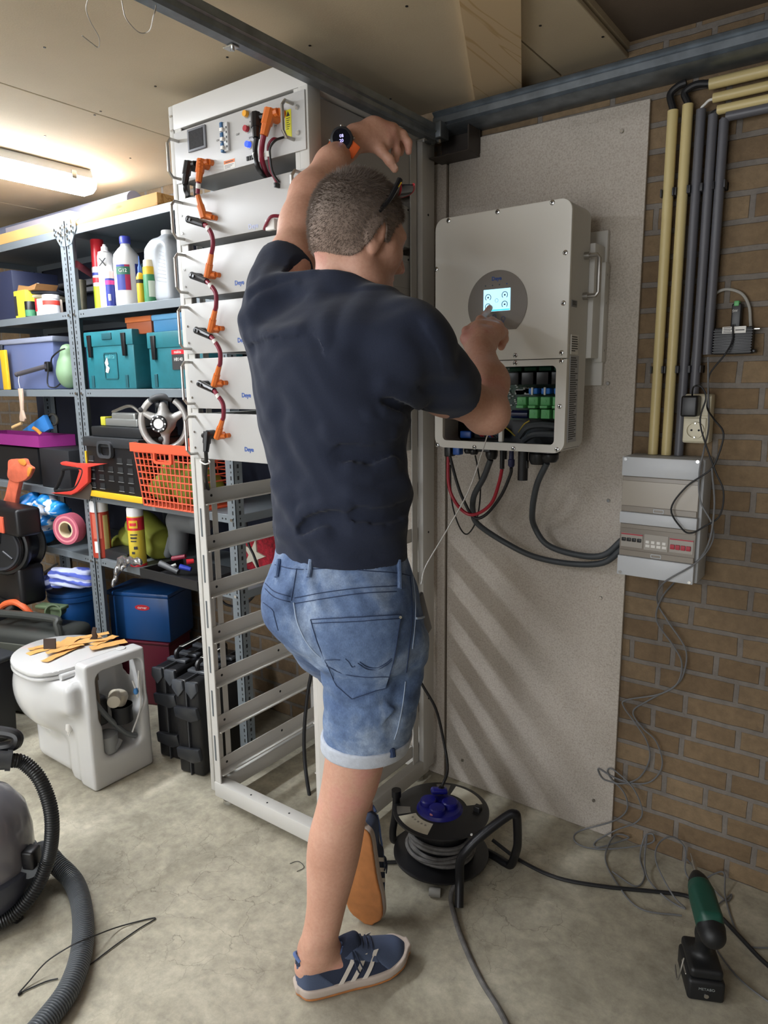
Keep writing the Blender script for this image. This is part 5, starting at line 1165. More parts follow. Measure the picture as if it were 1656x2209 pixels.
# steering wheel toy
c_ = at(354, 912, Y=1.50); R_ = .088
wh = thing('steering_wheel', 'silver and black toy steering wheel standing in the orange basket', 'steering wheel', c_)
fw_ = frame(c_, Vector((.86, .50, 0)), Vector((.05, .0, 1)))
def wl(x, y, z=0): return fw_ @ Vector((x, y, z))
m = MB(); m.tube([wl(R_*.92*math.cos(a), R_*math.sin(a)) for a in np.linspace(math.radians(-238), math.radians(58), 40)], .0115, 12, raw=True).build('rim', mat('silver_plastic', '#b3b1ae', .35, .3), wh)
MB().tube([wl(R_*.92*math.cos(a), R_*math.sin(a)) for a in np.linspace(math.radians(62), math.radians(118), 12)], .0118, 12, raw=True).build('grip', m_blackr, wh)
s_ = SDF(); s_.add(sd_cone(wl(0, 0, -.01), wl(0, 0, .012), .036, .034), .01)
for a in (-90, 25, 155): s_.add(sd_cone(wl(.03*math.cos(math.radians(a)), .03*math.sin(math.radians(a)), -.004), wl(R_*.88*math.cos(math.radians(a)), R_*.95*math.sin(math.radians(a)), 0), .016, .010), .012)
s_.add(sd_cone(wl(0, .03, -.004), wl(0, .055, 0), .022, .016), .01)
sdf_obj('hub', s_, .003, MATS['silver_plastic'], wh)
zz = .048
MB().tube([wl(.024*math.cos(a), .024*math.sin(a), zz-.004) for a in np.linspace(0, 2*PI, 24)[:-1]], .006, 8, raw=True, closed=True).build('dial_ring', m_black, wh)
MB().lathe([(.001, 0), (.017, 0), (.019, -.006)], wl(0, 0, zz), (fw_.to_3x3() @ Vector((0, 0, 1))), 20).build('dial', m_wp, wh)
for k in range(8):
    a = 2*PI*k/8; p = wl(.024*math.cos(a), .024*math.sin(a), zz+.001); MB().cyl(p, p+fw_.to_3x3() @ Vector((0, 0, .002)), .0032, n=8).build('button', m_wp, wh)
for x, y in ((-.075, .045), (-.012, .06), (-.012, -.055)): MB().lathe([(.001, .012), (.009, .010), (.010, -.004)], wl(x, y, .002), (fw_.to_3x3() @ Vector((0, 0, 1))), 12).build('knob', m_black, wh)
# wood block, saw, magenta tray, black box, orange glove
t, xa2, xb2, zt2 = bxr('wood_block', 'small upright wooden block between shelf post and black crate', 'wood block', 176, 192, 972, 1.505, z4, .03, mat('block_wood', '#b9995f', .7), pyb=1000)
Ys = 1.462
def q2(x, y, Y=Ys): p = at(x, y, Y=Y); return (p.x, p.z)
sw = thing('hand_saw', 'hand saw with red and black handle lying over the shelf edge', 'saw', at(150, 1030, Y=Ys))
outer_ = [q2(x, y) for x, y in ((133, 997), (140, 996), (160, 1000), (192, 1003), (194, 1035), (190, 1040), (172, 1058), (158, 1067), (120, 1064), (112, 1060), (118, 1050), (122, 1040), (130, 1020), (150, 1012), (133, 1003))]
MB().prism([q2(x, y) for x, y in ((134, 998), (140, 995), (165, 999), (230, 1000), (194, 1008), (194, 1040), (172, 1060), (158, 1067), (112, 1063), (150, 1059), (165, 1050), (176, 1015), (170, 1008), (138, 1003))], 'y', Ys-.010, Ys+.006, bev=.002).build('frame', mat('saw_red', '#d8443a', .4), sw)
MB().tube([at(x, y, Y=Ys-.004) for x, y in ((138, 1012), (165, 1010), (180, 1014), (174, 1036), (160, 1055), (138, 1058), (120, 1058), (126, 1044), (134, 1024))], .0075, 8, closed=True).build('grip', m_blackr, sw)
MB().prism([q2(x, y, Ys+.008) for x, y in ((112, 1063), (158, 1067), (172, 1060), (194, 1040), (199, 1050), (193, 1078), (120, 1068))], 'y', Ys+.007, Ys+.0085).build('blade', mat('saw_blade', '#6a6058', .4, .6), sw)
Yt = 1.47
zm = Zp(60, 950, Yt)
t, xa2, xb2, zt2 = bxr('black_box', 'black storage box under the magenta tray on the fourth shelf', 'box', 88, 150, 970, 1.51, z4, .2, mat('charcoal_box', '#212327', .5), .004, pyb=1010)
t, xa3, xb3, zt3 = bxr('black_box', 'wide dark toolbox on the fourth shelf at the left edge', 'box', -60, 84, 962, 1.53, z4, .2, mat('dark_toolbox', '#18191c', .45), .006, pyb=1010)
mt_ = thing('plastic_tray', 'magenta plastic tray resting on the black boxes', 'tray', (-2.8, 1.6, zt2+.02))
xq0, xq1 = X_(-60, 935, 1.50), X_(132, 930, 1.60)
zmt = zt2+.0015
MB().ringprism([(xq0, 1.515), (X_(82, 940, 1.515), 1.515), (xq1, 1.66), (xq0, 1.66)], [(xq0+.006, 1.52), (X_(82, 940, 1.515)-.004, 1.52), (xq1-.008, 1.655), (xq0+.006, 1.655)], 'z', zmt, zmt+.048).build('rim', m_mag, mt_)
MB().prism([(xq0+.003, 1.517), (X_(82, 940, 1.515)-.001, 1.517), (xq1-.003, 1.657), (xq0+.003, 1.657)], 'z', zmt, zmt+.003).build('bottom', m_mag, mt_)
tz = zmt+.0035
P = [at(x, y, Y=1.56) for x, y in ((52, 928), (98, 895), (112, 925), (100, 932))]
tag(MB().prism([(p_.x, p_.z) for p_ in P], 'y', 1.55, 1.57, bev=.002).build('blue_folder', mat('azure_plastic', '#3277bd', .45)), 'bright blue plastic sheet leaning in the magenta tray', 'sheet')
tag(MB().tube([at(27, 922, Y=1.50), at(38, 917, Y=1.51), at(47, 913, Y=1.52)], .007, 10).build('wooden_stub', mat('tan_wood', '#bb9a6a', .6)), 'short pale wooden tool handle on the magenta tray', 'tool handle')
tag(MB().tube([at(70, 922, Y=1.51), at(80, 928, Y=1.525), at(88, 936, Y=1.535)], .0075, 10).build('amber_stub', mat('amber_wood', '#d18a35', .5)), 'amber wooden handle stub in front of the blue sheet', 'tool handle')
Pc = at(112, 905, Y=1.575); tag(MB().tube([Pc+Vector((.035*math.cos(a), .005, .022*math.sin(a))) for a in np.linspace(0, 2*PI, 20)[:-1]], .006, 8, raw=True, closed=True).build('tape_ring', mat('dark_olive_tape', '#3b3a34', .5)), 'dark roll of tape standing behind the blue sheet', 'tape')
tag(MB().rbox((X_(100, 955, 1.52), 1.52, zt2+.052), (X_(150, 955, 1.52), 1.60, zt2+.068), .002).build('small_case', mat('grey_green_case', '#596058', .4)), 'small grey case on the black box behind the shelf post', 'case') if False else None
def cloth_outline(pts, Y, amp=.004):
    c_ = catmull([(x, y, 0) for x, y in pts], 4, closed=True); return [(at(a_[0], a_[1], Y=Y).x, at(a_[0], a_[1], Y=Y).z) for a_ in c_]
gl = thing('work_glove', 'coral orange cloth glove with wide cuff hanging at the left edge', 'glove', at(35, 1040, Y=1.44))
MB().prism(cloth_outline([(30, 1012), (24, 1028), (14, 1070), (4, 1100), (20, 1104), (34, 1098), (38, 1070), (46, 1034), (44, 1018)], 1.44), 'y', 1.432, 1.452, bev=.007).build('cuff', mat('coral_fabric', '#d96a4c', .85, bump=.5, bscale=60, var=.15, vscale=30), gl)
MB().prism(cloth_outline([(24, 992), (22, 1010), (22, 1030), (40, 1040), (60, 1034), (68, 1022), (72, 1010), (62, 1002), (56, 990), (42, 990)], 1.435), 'y', 1.424, 1.444, bev=.008).build('hand_part', MATS['coral_fabric'], gl)
MB().prism(cloth_outline([(44, 992), (48, 1000), (56, 1004), (60, 1001), (55, 990)], 1.43), 'y', 1.419, 1.426, bev=.002).prism(cloth_outline([(66, 1008), (64, 1020), (66, 1028), (72, 1016), (72, 1009)], 1.43), 'y', 1.419, 1.426, bev=.002).build('folded_edge', mat('amber_fabric', '#e08a35', .8), gl)

# ---------------------------------------------------------------- fifth level
z5 = ZL[4]+.0005
t, r, h = bottle('spray_can', 'red can with white cap on the fifth shelf beside the post', 'spray can', 214, 38, 1079, 1.53, z5, [(.95, 0), (1, .01), (1, .80), (.97, .81)], mat('brick_red_can', '#a83c2c', .4), [('cap', m_wp, [(.98, .80), (.98, .96), (.9, 1), (.05, 1)])])
label_patch(t, r, h, -28, 28, .35, .78, mat('salmon_label', '#c76652', .5)); label_patch(t, r, h, -25, 10, .10, .30, m_label); label_patch(t, r, h, 40, 75, .03, .75, mat('pale_yellow_label', '#cbb77c', .5))
t, r, h = bottle('spray_can', 'yellow insect spray can with red top band and white cap', 'spray can', 292, 35, 1094, 1.53, z5, [(.95, 0), (1, .01), (1, .84), (.97, .86)], mat('can_yellow', '#d8bf3e', .4), [('cap', m_wp, [(.98, .855), (.98, .97), (.9, 1), (.05, 1)]), ('red_band', m_rcap, ring(.62, .84, 1.01)), ('red_base', m_rcap, ring(.0, .04, 1.02))])
label_patch(t, r, h, -30, 30, .66, .79, m_ye, dr=.0016); label_patch(t, r, h, -22, 22, .70, .75, m_rcap, 'print', dr=.0022)
for k, (z_a, z_b) in enumerate(((.54, .56), (.48, .51), (.43, .45), (.10, .13))): label_patch(t, r, h, -25, 25-5*k, z_a, z_b, m_print, 'print', dr=.0012)
label_patch(t, r, h, -5, 20, .30, .35, m_print, 'print', dr=.0012); label_patch(t, r, h, -22, 0, .22, .26, m_print, 'print', dr=.0012)
t, xa2, xb2, zt2 = bxr('flat_case', 'flat black case lying between the two spray cans', 'case', 222, 274, 1190, 1.52, z5, .12, mat('flat_black', '#222326', .5), pyb=1200)
s_ = SDF(); Y = 1.66
for x, y, r_ in ((262, 1180, .05), (290, 1160, .06), (320, 1150, .065), (345, 1165, .055), (305, 1130, .05), (350, 1185, .045)):
    p = at(x, y, Y=Y); s_.add(sd_ell((p.x, Y, p.z), (r_*1.1, .06, r_)), .03)
s_.plane((0, 0, z5+.002), (0, 0, -1)); s_.disp = lambda q: .005*np.sin(q[:, 0]*55+q[:, 2]*90)
tag(sdf_obj('cloth_bag', s_, .006, mat('olive_bag', '#8a8f34', .75)), 'olive green bag slumped behind the yellow can', 'bag')
# grey drill and black tray with odds and ends
ty = 1.46; t = thing('parts_tray', 'black plastic tray of tools sticking out over the shelf edge', 'tray', (X_(365, 1240, ty), ty+.05, z5))
xa, xb = X_(318, 1240, ty), X_(440, 1240, ty)
zb_ = z5+.001
MB().ringprism([(xa, ty-.03), (xb, ty-.03), (xb, ty+.16), (xa, ty+.16)], [(xa+.008, ty-.022), (xb-.008, ty-.022), (xb-.008, ty+.152), (xa+.008, ty+.152)], 'z', zb_, zb_+.032).build('rim', mat('tray_black', '#1c1d1f', .5), t)
MB().box((xa+.002, ty-.028, zb_), (xb-.002, ty+.158, zb_+.004)).build('bottom', MATS['tray_black'], t)
for i, (x, y, x2, y2, r_, mt, lb_) in enumerate(((345, 1215, 385, 1240, .012, mat('gun_grey', '#55575a', .4), 'grey cylindrical tool lying in the black tray'), (372, 1205, 400, 1200, .009, m_redcable, 'dark red tool handle in the black tray'),
        (388, 1222, 412, 1228, .010, mat('cobalt_plastic', '#2b3fb0', .4), 'blue plastic cap in the black tray'), (402, 1212, 418, 1210, .010, m_rcap, 'red plastic cap in the black tray'), (366, 1228, 380, 1218, .008, m_wp, 'small white fitting in the black tray'))):
    A, B2 = at(x, y, Y=ty+.03+.01*i), at(x2, y2, Y=ty+.05+.01*i); A.z = max(A.z, zb_+.016); B2.z = max(B2.z, zb_+.016)
    tag(MB().cyl(A, B2, r_, r_*.8, 12).build('loose_tool', mt), lb_, 'tool')
s_ = SDF(); Y = 1.62
for a_, b2, r1, r2 in (((385, 1130), (385, 1185), .04, .035), ((385, 1120), (430, 1125), .045, .05), ((372, 1165), (362, 1195), .02, .016)): s_.add(sd_cone(at(*a_, Y=Y), at(*b2, Y=Y), r1, r2), .02)
s_.plane((0, 0, z5+.001), (0, 0, -1))
tag(sdf_obj('power_tool', s_, .005, mat('tool_grey', '#5e6163', .5)), 'grey power tool body standing behind the black tray', 'power tool')
# crumpled silver foil bag hanging
s_ = SDF()
for a_, b2, r1, r2 in (((262, 1208), (300, 1212), .016, .014), ((262, 1210), (252, 1235), .016, .012), ((252, 1235), (243, 1262), .011, .007), ((275, 1210), (262, 1228), .012, .008)): s_.add(sd_cone(at(*a_, Y=1.475), at(*b2, Y=1.455), r1, r2), .01)
s_.disp = lambda q: .0035*np.sin(q[:, 0]*130+q[:, 1]*160)*np.sin(q[:, 2]*60+q[:, 1]*120)
tag(sdf_obj('foil_bag', s_, .0035, mat('silver_foil', '#a3a4a6', .25, .8)), 'crumpled silver foil bag drooping over the fifth shelf edge', 'bag')
# blue shopping bag and tape roll (left bay)
s_ = SDF(); Y = 1.49
for x, y, r_ in ((70, 1085, .05), (100, 1090, .05), (60, 1120, .055), (95, 1130, .06), (65, 1155, .05), (90, 1155, .05), (125, 1100, .04), (50, 1100, .04)):
    p = at(x, y, Y=Y+.02); s_.add(sd_ell((p.x, Y+.02, p.z), (r_, .05, r_*.9)), .03)
s_.plane((0, 0, z5+.001), (0, 0, -1)); s_.disp = lambda q: .004*np.sin(q[:, 0]*70+q[:, 2]*120)+.003*np.sin(q[:, 0]*160-q[:, 2]*60)
M_, nt, b_, oc = newmat('blue_bag'); n_ = noise(nt, mapping(nt, oc, (1, 1, 2.2), (0, .5, 0)), 9, 3, .5, .6)
nt.links.new(ramp(nt, n_, [(.0, srgb('#1c7fd0')), (.52, srgb('#2a93e0')), (.56, srgb('#d9dde6')), (.63, srgb('#d9dde6')), (.66, srgb('#2f8fd8'))]), b_.inputs['Base Color']); b_.inputs['Roughness'].default_value = .35
for e_ in nt.nodes:
    if e_.type == 'VALTORGB': e_.color_ramp.interpolation = 'CONSTANT'
tag(sdf_obj('shopping_bag', s_, .005, M_), 'crumpled blue and white plastic shopping bag on the fifth shelf', 'bag')
c_ = at(150, 1140, Y=1.465)
t = thing('tape_roll', 'large roll of pink tape standing before the shelf post', 'tape', c_)
ax = Vector((.35, -1, 0)).normalized()
MB().lathe([(.034, -.022), (.062, -.022), (.062, .022), (.034, .022)], c_, ax, 36, closed=True).build('tape', mat('dusty_pink', '#b0566a', .55), t)
MB().lathe([(.028, -.0225), (.034, -.0225), (.034, .0225), (.028, .0225)], c_, ax, 36, closed=True).build('core', mat('core_cream', '#d7c7a8', .7), t)
MB().lathe([(.046, .0221), (.047, .0228), (.053, .0228), (.054, .0221)], c_, ax, 36, closed=True).build('side_ring', mat('pale_pink', '#d9848f', .55), t)

# ---------------------------------------------------------------- below the shelves
m_btub = mat('tub_blue', '#17477f', .4); m_rc = mat('wine_red_plastic', '#5c1226', .45)
def rot_box(t, nm, c0, w_, d_, z0, z1, rz, mt, r=.006):
    return MB().rbox((0, 0, 0), (w_, d_, z1-z0), r, 2, M=rz_m((c0[0], c0[1], z0), rz)).build(nm, mt, t)
zz0 = .001
A = at(255, 1452, Z=.135); A = Vector((-2.57, 1.563, 0)); ang = math.radians(22)
t = thing('storage_crate', 'wine red plastic crate under the blue tub', 'crate', (A.x, A.y, zz0))
rot_box(t, 'body', A, .26, .17, zz0, .27, ang, m_rc); rot_box(t, 'rim', A+Vector((-.006, -.008, 0)), .272, .185, .27, .283, ang, m_rc)
t2 = thing('storage_tub', 'blue plastic storage tub with small red badge', 'tub', (A.x, A.y, .284))
rot_box(t2, 'body', A+Vector((-.005, -.006, 0)), .28, .19, .2845, .475, ang, m_btub, .01); rot_box(t2, 'rim', A+Vector((-.011, -.014, 0)), .292, .20, .475, .492, ang, m_btub, .005)
Mx = rz_m((A.x-.005, A.y-.006, .2845), ang)
m = MB(); pts = [(.16+.034*math.cos(a), .145+.012*math.sin(a)) for a in np.linspace(0, 2*PI, 20)[:-1]]
m.prism(pts, 'y', -.002, .001, M=Mx).build('badge', mat('badge_red', '#b5202c', .4), t2)
text('curver', .016, m_label, t2, Mx @ frame((.16, -.0023, .145), (1, 0, 0), (0, 0, 1)), 'lettering', .0003)
# blue barrel with towel (left bay)
c_ = at(145, 1330, Y=1.56)
t = thing('blue_barrel', 'blue plastic barrel with ribbed rim behind the toilet', 'barrel', (c_.x, 1.60, zz0))
MB().lathe([(.10, 0), (.105, .02), (.11, .39), (.118, .395), (.118, .41), (.112, .415), (.118, .42), (.118, .435), (.10, .436), (.001, .437)], (c_.x, 1.61, zz0), n=32).build('body', mat('barrel_blue', '#1f5798', .4), t)
M_, nt, b_, oc = newmat('striped_towel'); wv = nt.nodes.new('ShaderNodeTexWave'); wv.inputs['Scale'].default_value = 9; wv.inputs['Distortion'].default_value = 5; wv.inputs['Detail'].default_value = 3; wv.bands_direction = 'Z'
nt.links.new(oc, wv.inputs['Vector']); nt.links.new(ramp(nt, wv.outputs[1], [(.35, srgb('#5667c4')), (.6, srgb('#c5cdf0'))]), b_.inputs['Base Color']); b_.inputs['Roughness'].default_value = .9
s_ = SDF()
for a_, b2, r1, r2 in (((70, 1272), (105, 1258), .020, .026), ((105, 1258), (130, 1238), .026, .028), ((118, 1238), (185, 1240), .026, .03), ((120, 1255), (190, 1256), .024, .024), ((85, 1262), (120, 1240), .02, .022)): s_.add(sd_cone(at(*a_, Y=1.47), at(*b2, Y=1.52), r1, r2), .012)
s_.disp = lambda q: .003*np.sin(q[:, 2]*220+q[:, 0]*40)
tag(sdf_obj('rolled_towel', s_, .0045, M_), 'blue and white striped folded towel on the blue barrel', 'towel')
tag(MB().tube([at(55, 1238, Y=1.55), at(100, 1237, Y=1.55)], .011, 10).build('wooden_stick', mat('stick_tan', '#b08a54', .6)), 'tan wooden stick end behind the striped towel', 'stick')
tag(MB().tube([at(88, 1240, Y=1.52), at(125, 1215, Y=1.58)], .005, 8).build('white_stick', m_label), 'thin white rod slanting above the striped towel', 'rod')
# dark grey toolbox with handle
t = thing('tool_carrier', 'dark grey plastic tool carrier box behind the toilet lid', 'tool box', (-2.66, 1.33, 0))
Mx = rz_m((-2.95, 1.20, 0), math.radians(20))
MB().rbox((0, 0, .001), (.40, .20, .36), .03, 4, M=Mx).build('body', mat('dark_grey_plastic', '#3a3c39', .5), t)
MB().tube([Mx @ Vector(v) for v in ((.02, .03, .33), (.03, .03, .395), (.06, .04, .415), (.34, .04, .415), (.37, .03, .395), (.38, .03, .33))], .016, 10).build('handle', MATS['dark_grey_plastic'], t)
MB().tube([Mx @ Vector(v) for v in ((.10, .17, .34), (.10, .10, .42), (.10, .04, .415))], .012, 10).build('brace', MATS['dark_grey_plastic'], t)
MB().rbox((.08, -.004, .22), (.32, .004, .31), .004, M=Mx).build('front_rib', mat('mid_grey_plastic', '#55574f', .5), t)
c_ = Mx @ Vector((.12, .10, .40)); t = thing('orange_clamp', 'curved orange tool part lying on the dark grey carrier', 'tool', c_)
MB().tube([Mx @ Vector(v) for v in ((.02, .10, .385), (.05, .09, .43), (.11, .09, .45), (.16, .09, .43), (.19, .10, .39))], .013, 10).build('grip', mat('safety_orange', '#e2683a', .45), t)
c_ = Mx @ Vector((.29, .12, .37)); t = thing('green_spotlight', 'olive green lamp head lying on the dark grey carrier', 'lamp head', c_)
MB().lathe([(.012, -.05), (.02, -.045), (.026, 0), (.034, .02), (.036, .03), (.03, .03), (.02, .012), (.001, .01)], Mx @ Vector((.29, .12, .415)), Vector((.55, -.8, .15)), 20).build('shell', mat('olive_plastic', '#56664a', .5), t)
MB().rbox((.20, .10, .425), (.33, .15, .44), .005, M=Mx).build('bracket', MATS['olive_plastic'], t)
# black flood light / cable reel at left edge
c_ = at(10, 1180, Y=1.32); t = thing('cable_drum', 'large black wheel-shaped drum at the left photo edge', 'drum', (c_.x, 1.36, .36))
ax = Vector((.45, -.9, .05)).normalized()
MB().lathe([(.001, .03), (.075, .03), (.095, .028), (.10, .02), (.098, .012), (.112, .010), (.118, .0), (.118, -.01), (.10, -.02), (.10, -.08), (.118, -.09), (.118, -.10), (.001, -.10)], c_, ax, 48).build('drum', mat('gloss_black_plastic', '#1b1c1f', .3), t)
MB().lathe([(.080, .030), (.083, .036), (.090, .036), (.093, .030)], c_, ax, 48, closed=True).build('rim_ring', mat('dark_gloss_ring', '#33353a', .3), t)
m = MB()
for k in range(3):
    a = k*2*PI/3+.4; u = ax.cross(Vector((0, 0, 1))).normalized(); v_ = ax.cross(u); m.cyl(c_+ax*.032+(u*math.cos(a)+v_*math.sin(a))*.02, c_+ax*.032+(u*math.cos(a)+v_*math.sin(a))*.07, .005, n=8)
m.build('spokes', MATS['dark_gloss_ring'], t)
MB().rbox((c_.x-.20, 1.30, c_.z+.06), (X_(34, 1110, 1.30), 1.40, Zp(20, 1098, 1.30)), .015, 4).build('top_housing', m_black, t)
MB().rbox((c_.x-.10, 1.293, Zp(5, 1150, 1.295)), (X_(5, 1120, 1.295), 1.301, Zp(5, 1116, 1.295)), .002).build('orange_panel', mat('drum_orange', '#e0654a', .4), t)
MB().rbox((c_.x-.14, 1.33, .433), (c_.x+.07, 1.44, c_.z-.08), .02, 4).build('foot', m_black, t)
tag(MB().rbox((-3.3, 1.20, .001), (-3.07, 1.46, .37), .01).build('black_crate', mat('matt_black', '#141518', .6)), 'black crate on the floor left of the grey tool carrier', 'crate')
# dark bin left of the toilet
xw = thing('dark_bin', 'large dark charcoal bin standing left of the toilet', 'bin', (-2.62, 1.0, 0))
Mx = rz_m((-2.95, .90, 0), math.radians(8))
MB().prism([(0, .001), (.36, .001), (.39, .33), (-.03, .33)], 'y', 0, .22, M=Mx, bev=.02).build('body', mat('bin_charcoal', '#222428', .55), xw)
MB().rbox((-.04, -.01, .325), (.40, .23, .345), .008, M=Mx).build('rim', mat('bin_rim', '#2f3236', .5), xw)
# stacked black cases beside the rack
def hard_case(label, c0, ang, tilt=0):
    t = thing('hard_case', label, 'hard case', (c0[0], c0[1], 0), group='black hard cases standing by the rack')
    Mx = rz_m((c0[0], c0[1], 0), ang)
    w_, d_, h_ = .105, .30, .345
    MB().rbox((0, 0, .001), (w_*.5, d_, h_), .012, 3, M=Mx).build('shell', m_black, t)
    MB().rbox((w_*.52, 0, .001), (w_, d_, h_), .012, 3, M=Mx).build('shell', m_black, t)
    MB().rbox((w_*.49, -.004, .001), (w_*.53, d_+.004, h_+.006), .001, 1, M=Mx).build('seam', mat('case_seam', '#46484c', .35), t)
    for zc in (.25, .10):
        MB().prism([(.005, zc), (.10, zc+.008), (.11, zc-.03), (.075, zc-.045), (.01, zc-.035)], 'y', -.016, .002, M=Mx, bev=.004).build('latch', mat('latch_black', '#2b2d31', .28), t)
    m = MB()
    for x in (-.002, w_*.5+.002):
        m.prism([(x+.004, h_+.001), (x+.046, h_+.001), (x+.05, h_-.03), (x+.025, h_-.06), (x, h_-.03)], 'y', -.010, .004, M=Mx, bev=.004)
    m.build('corner_guard', mat('corner_grey', '#4a4d52', .25), t)
    for k, yk in enumerate((.06, .12, .20)): MB().rbox((.01, yk, h_), (w_-.01, yk+.03, h_+.012), .004, M=Mx).build('top_rib', MATS['corner_grey'], t)
    MB().tube([Mx @ Vector(v) for v in ((.05, .07, h_+.008), (.05, .08, h_+.04), (.05, .21, h_+.04), (.05, .22, h_+.008))], .009, 8).build('handle', m_black, t)
    MB().box((.045, .09, h_+.0495), (.062, .20, h_+.0500), M=Mx).build('label', m_label, t)
    return t
hard_case('black hard case with ribbed corners between toilet and rack, nearer the shelving', (-2.052, 1.390), math.radians(12))
hard_case('black hard case with ribbed corners standing directly beside the rack', (-1.905, 1.365), math.radians(12))
Mx = None
tag(MB().rbox((-2.14, 1.45, .001), (-2.075, 1.60, .30), .01).build('grey_container', mat('mist_grey_plastic', '#8a9094', .45)), 'pale grey container between the toilet and the black cases', 'container') if False else None
# things seen through the rack
t = thing('star_board', 'red board with a white star leaning on the fifth shelf behind the rack', 'board', (-1.6, 1.5, z5))
P = [at(x, y, Y=1.875-.02) for x, y in ((510, 1175), (610, 1150), (610, 1225), (520, 1235))]
yb_ = float(at(565, 1232, Z=z5+.004).y)
P0, P1 = at(518, 1180, Y=yb_), at(612, 1165, Y=yb_)
z0_, z1_ = z5+.001, at(550, 1150, Y=yb_).z
xs0, xs1 = P0.x, P1.x
M_, nt, b_, oc = newmat('red_felt'); nt.links.new(ramp(nt, noise(nt, oc, 60, 5, .8), [(.4, srgb('#7c1622')), (.6, srgb('#c02638'))]), b_.inputs['Base Color']); b_.inputs['Roughness'].default_value = .8
MB().rbox((xs0, yb_-.004, z0_), (xs1+.06, yb_+.004, z1_+.01), .002).build('panel', M_, t)
cx, cz = at(550, 1195, Y=yb_).x, at(550, 1197, Y=yb_).z
MB().prism([(cx+(.062 if k % 2 == 0 else .024)*math.sin(k*PI/5+.25), cz+(.062 if k % 2 == 0 else .024)*math.cos(k*PI/5+.25)) for k in range(10)], 'y', yb_-.010, yb_-.0035).build('star', mat('star_cream', '#cfcab8', .7), t)

# ================================================================ TOILET
m_cer = mat('white_ceramic', '#cdcdcc', .12, coat=.3)
to = thing('toilet', 'white floor-standing toilet with open back showing macerator pump parts', 'toilet', (-2.2, 1.235, 0))
s_ = SDF()
s_.add(sd_box((-2.225, 1.235, .15), (.20, .108, .152), .05), .01)
s_.add(sd_box((-2.10, 1.235, .13), (.075, .11, .132), .02), .02)
s_.add(sd_ell((-2.265, 1.185, .315), (.195, .158, .17)), .05)
s_.add(sd_box((-2.11, 1.20, .33), (.06, .13, .055), .03), .05)
s_.add(sd_box((-2.068, 1.235, .22), (.042, .112, .2215), .012), .015)
tcut = (0, 0, .444)
s_.sub(sd_box((-2.35, 1.2, .475), (.262, .3, .09), .004), .006)
s_.sub(sd_box((-2.07, 1.246, .315), (.10, .088, .092), .03), .004)
s_.sub(sd_box((-2.075, 1.240, .175), (.10, .068, .075), .03), .03)
s_.plane((-2.026, 0, 0), (1, 0, 0), .006); s_.plane((0, 0, .0008), (0, 0, -1), .002)
s_.plane((0, 1.123, 0), (.0, -1, .0), .01) if False else None
sdf_obj('bowl', s_, .0045, m_cer, to)
def oval(rx, ry, cx, cy, n=48, back=-2.115):
    p = []
    for k in range(n):
        a = 2*PI*k/n; x = cx+rx*math.cos(a)*(1.0); y = cy+ry*math.sin(a)
        if math.cos(a) > 0: x = cx+(back-cx)*abs(math.cos(a))**.55; y = cy+ry*math.copysign(abs(math.sin(a))**.75, math.sin(a))
        p.append((x, y))
    return p
MB().prism(oval(.205, .165, -2.25, 1.188), 'z', .3865, .399, bev=.005).build('seat', m_cer, to)
MB().prism(oval(.205, .165, -2.25, 1.188), 'z', .4015, .418, bev=.007).build('lid', m_cer, to)
MB().cyl((-2.118, 1.09, .395), (-2.118, 1.28, .395), .011, n=14).build('hinge', m_cer, to)
MB().lathe([(.016, 0), (.017, .0015), (.015, .003), (.001, .003)], (-2.072, 1.285, .442), n=24).build('flush_button', m_cer, to)
p = MB().tube([(-2.05, 1.17, .385), (-2.055, 1.175, .30), (-2.06, 1.172, .20), (-2.05, 1.165, .12)], .007, 10).cyl((-2.05, 1.17, .375), (-2.05, 1.17, .395), .011).build('inlet_hose', mat('braided_hose', '#5d5246', .5), to)
MB().tube([(-2.055, 1.150, .33), (-2.055, 1.19, .25), (-2.055, 1.26, .15), (-2.05, 1.30, .12)], .009, 10).build('grey_pipe', mat('hose_grey', '#6b6f72', .5), to)
m_trap = mat('cream_trap', '#bdb5a4', .4)
MB().cyl((-2.028, 1.215, .285), (-2.075, 1.25, .285), .021, n=24).lathe([(.015, -.002), (.021, 0)], (-2.028, 1.215, .285), Vector((-.047, .035, 0)), 24).build('outlet_elbow', m_trap, to)
MB().lathe([(.02, -.03), (.028, -.028), (.029, .0), (.024, .01), (.018, .012)], (-2.06, 1.258, .285), (.3, .2, 1), 24).build('elbow_collar', m_trap, to)
MB().cyl((-2.06, 1.262, .19), (-2.06, 1.262, .25), .034, n=24).lathe([(.036, .0), (.036, .012)], (-2.06, 1.262, .238), n=24).build('rubber_sleeve', m_blackr, to)
MB().lathe([(.033, -.03), (.036, 0), (.036, .03), (.02, .04)], (-2.065, 1.20, .135), n=24).tube([(-2.05, 1.19, .13), (-2.045, 1.215, .12), (-2.05, 1.235, .135)], .014, 12).build('siphon', mat('siphon_grey', '#8d8f90', .4), to)
MB().rbox((-2.12, 1.165, .20), (-2.06, 1.215, .30), .01).build('pump_block', m_black, to)
MB().tube([(-2.035, 1.295, .33), (-2.03, 1.300, .30), (-2.026, 1.305, .27), (-2.028, 1.318, .36), (-2.03, 1.322, .30), (-2.028, 1.31, .22), (-2.03, 1.275, .15)], .0028, 8).build('white_hose', m_label, to)
MB().lathe([(.006, -.008), (.009, 0), (.006, .012)], (-2.028, 1.300, .29), n=14).build('blue_clip', mat('clip_blue', '#4d8fd0', .4), to)
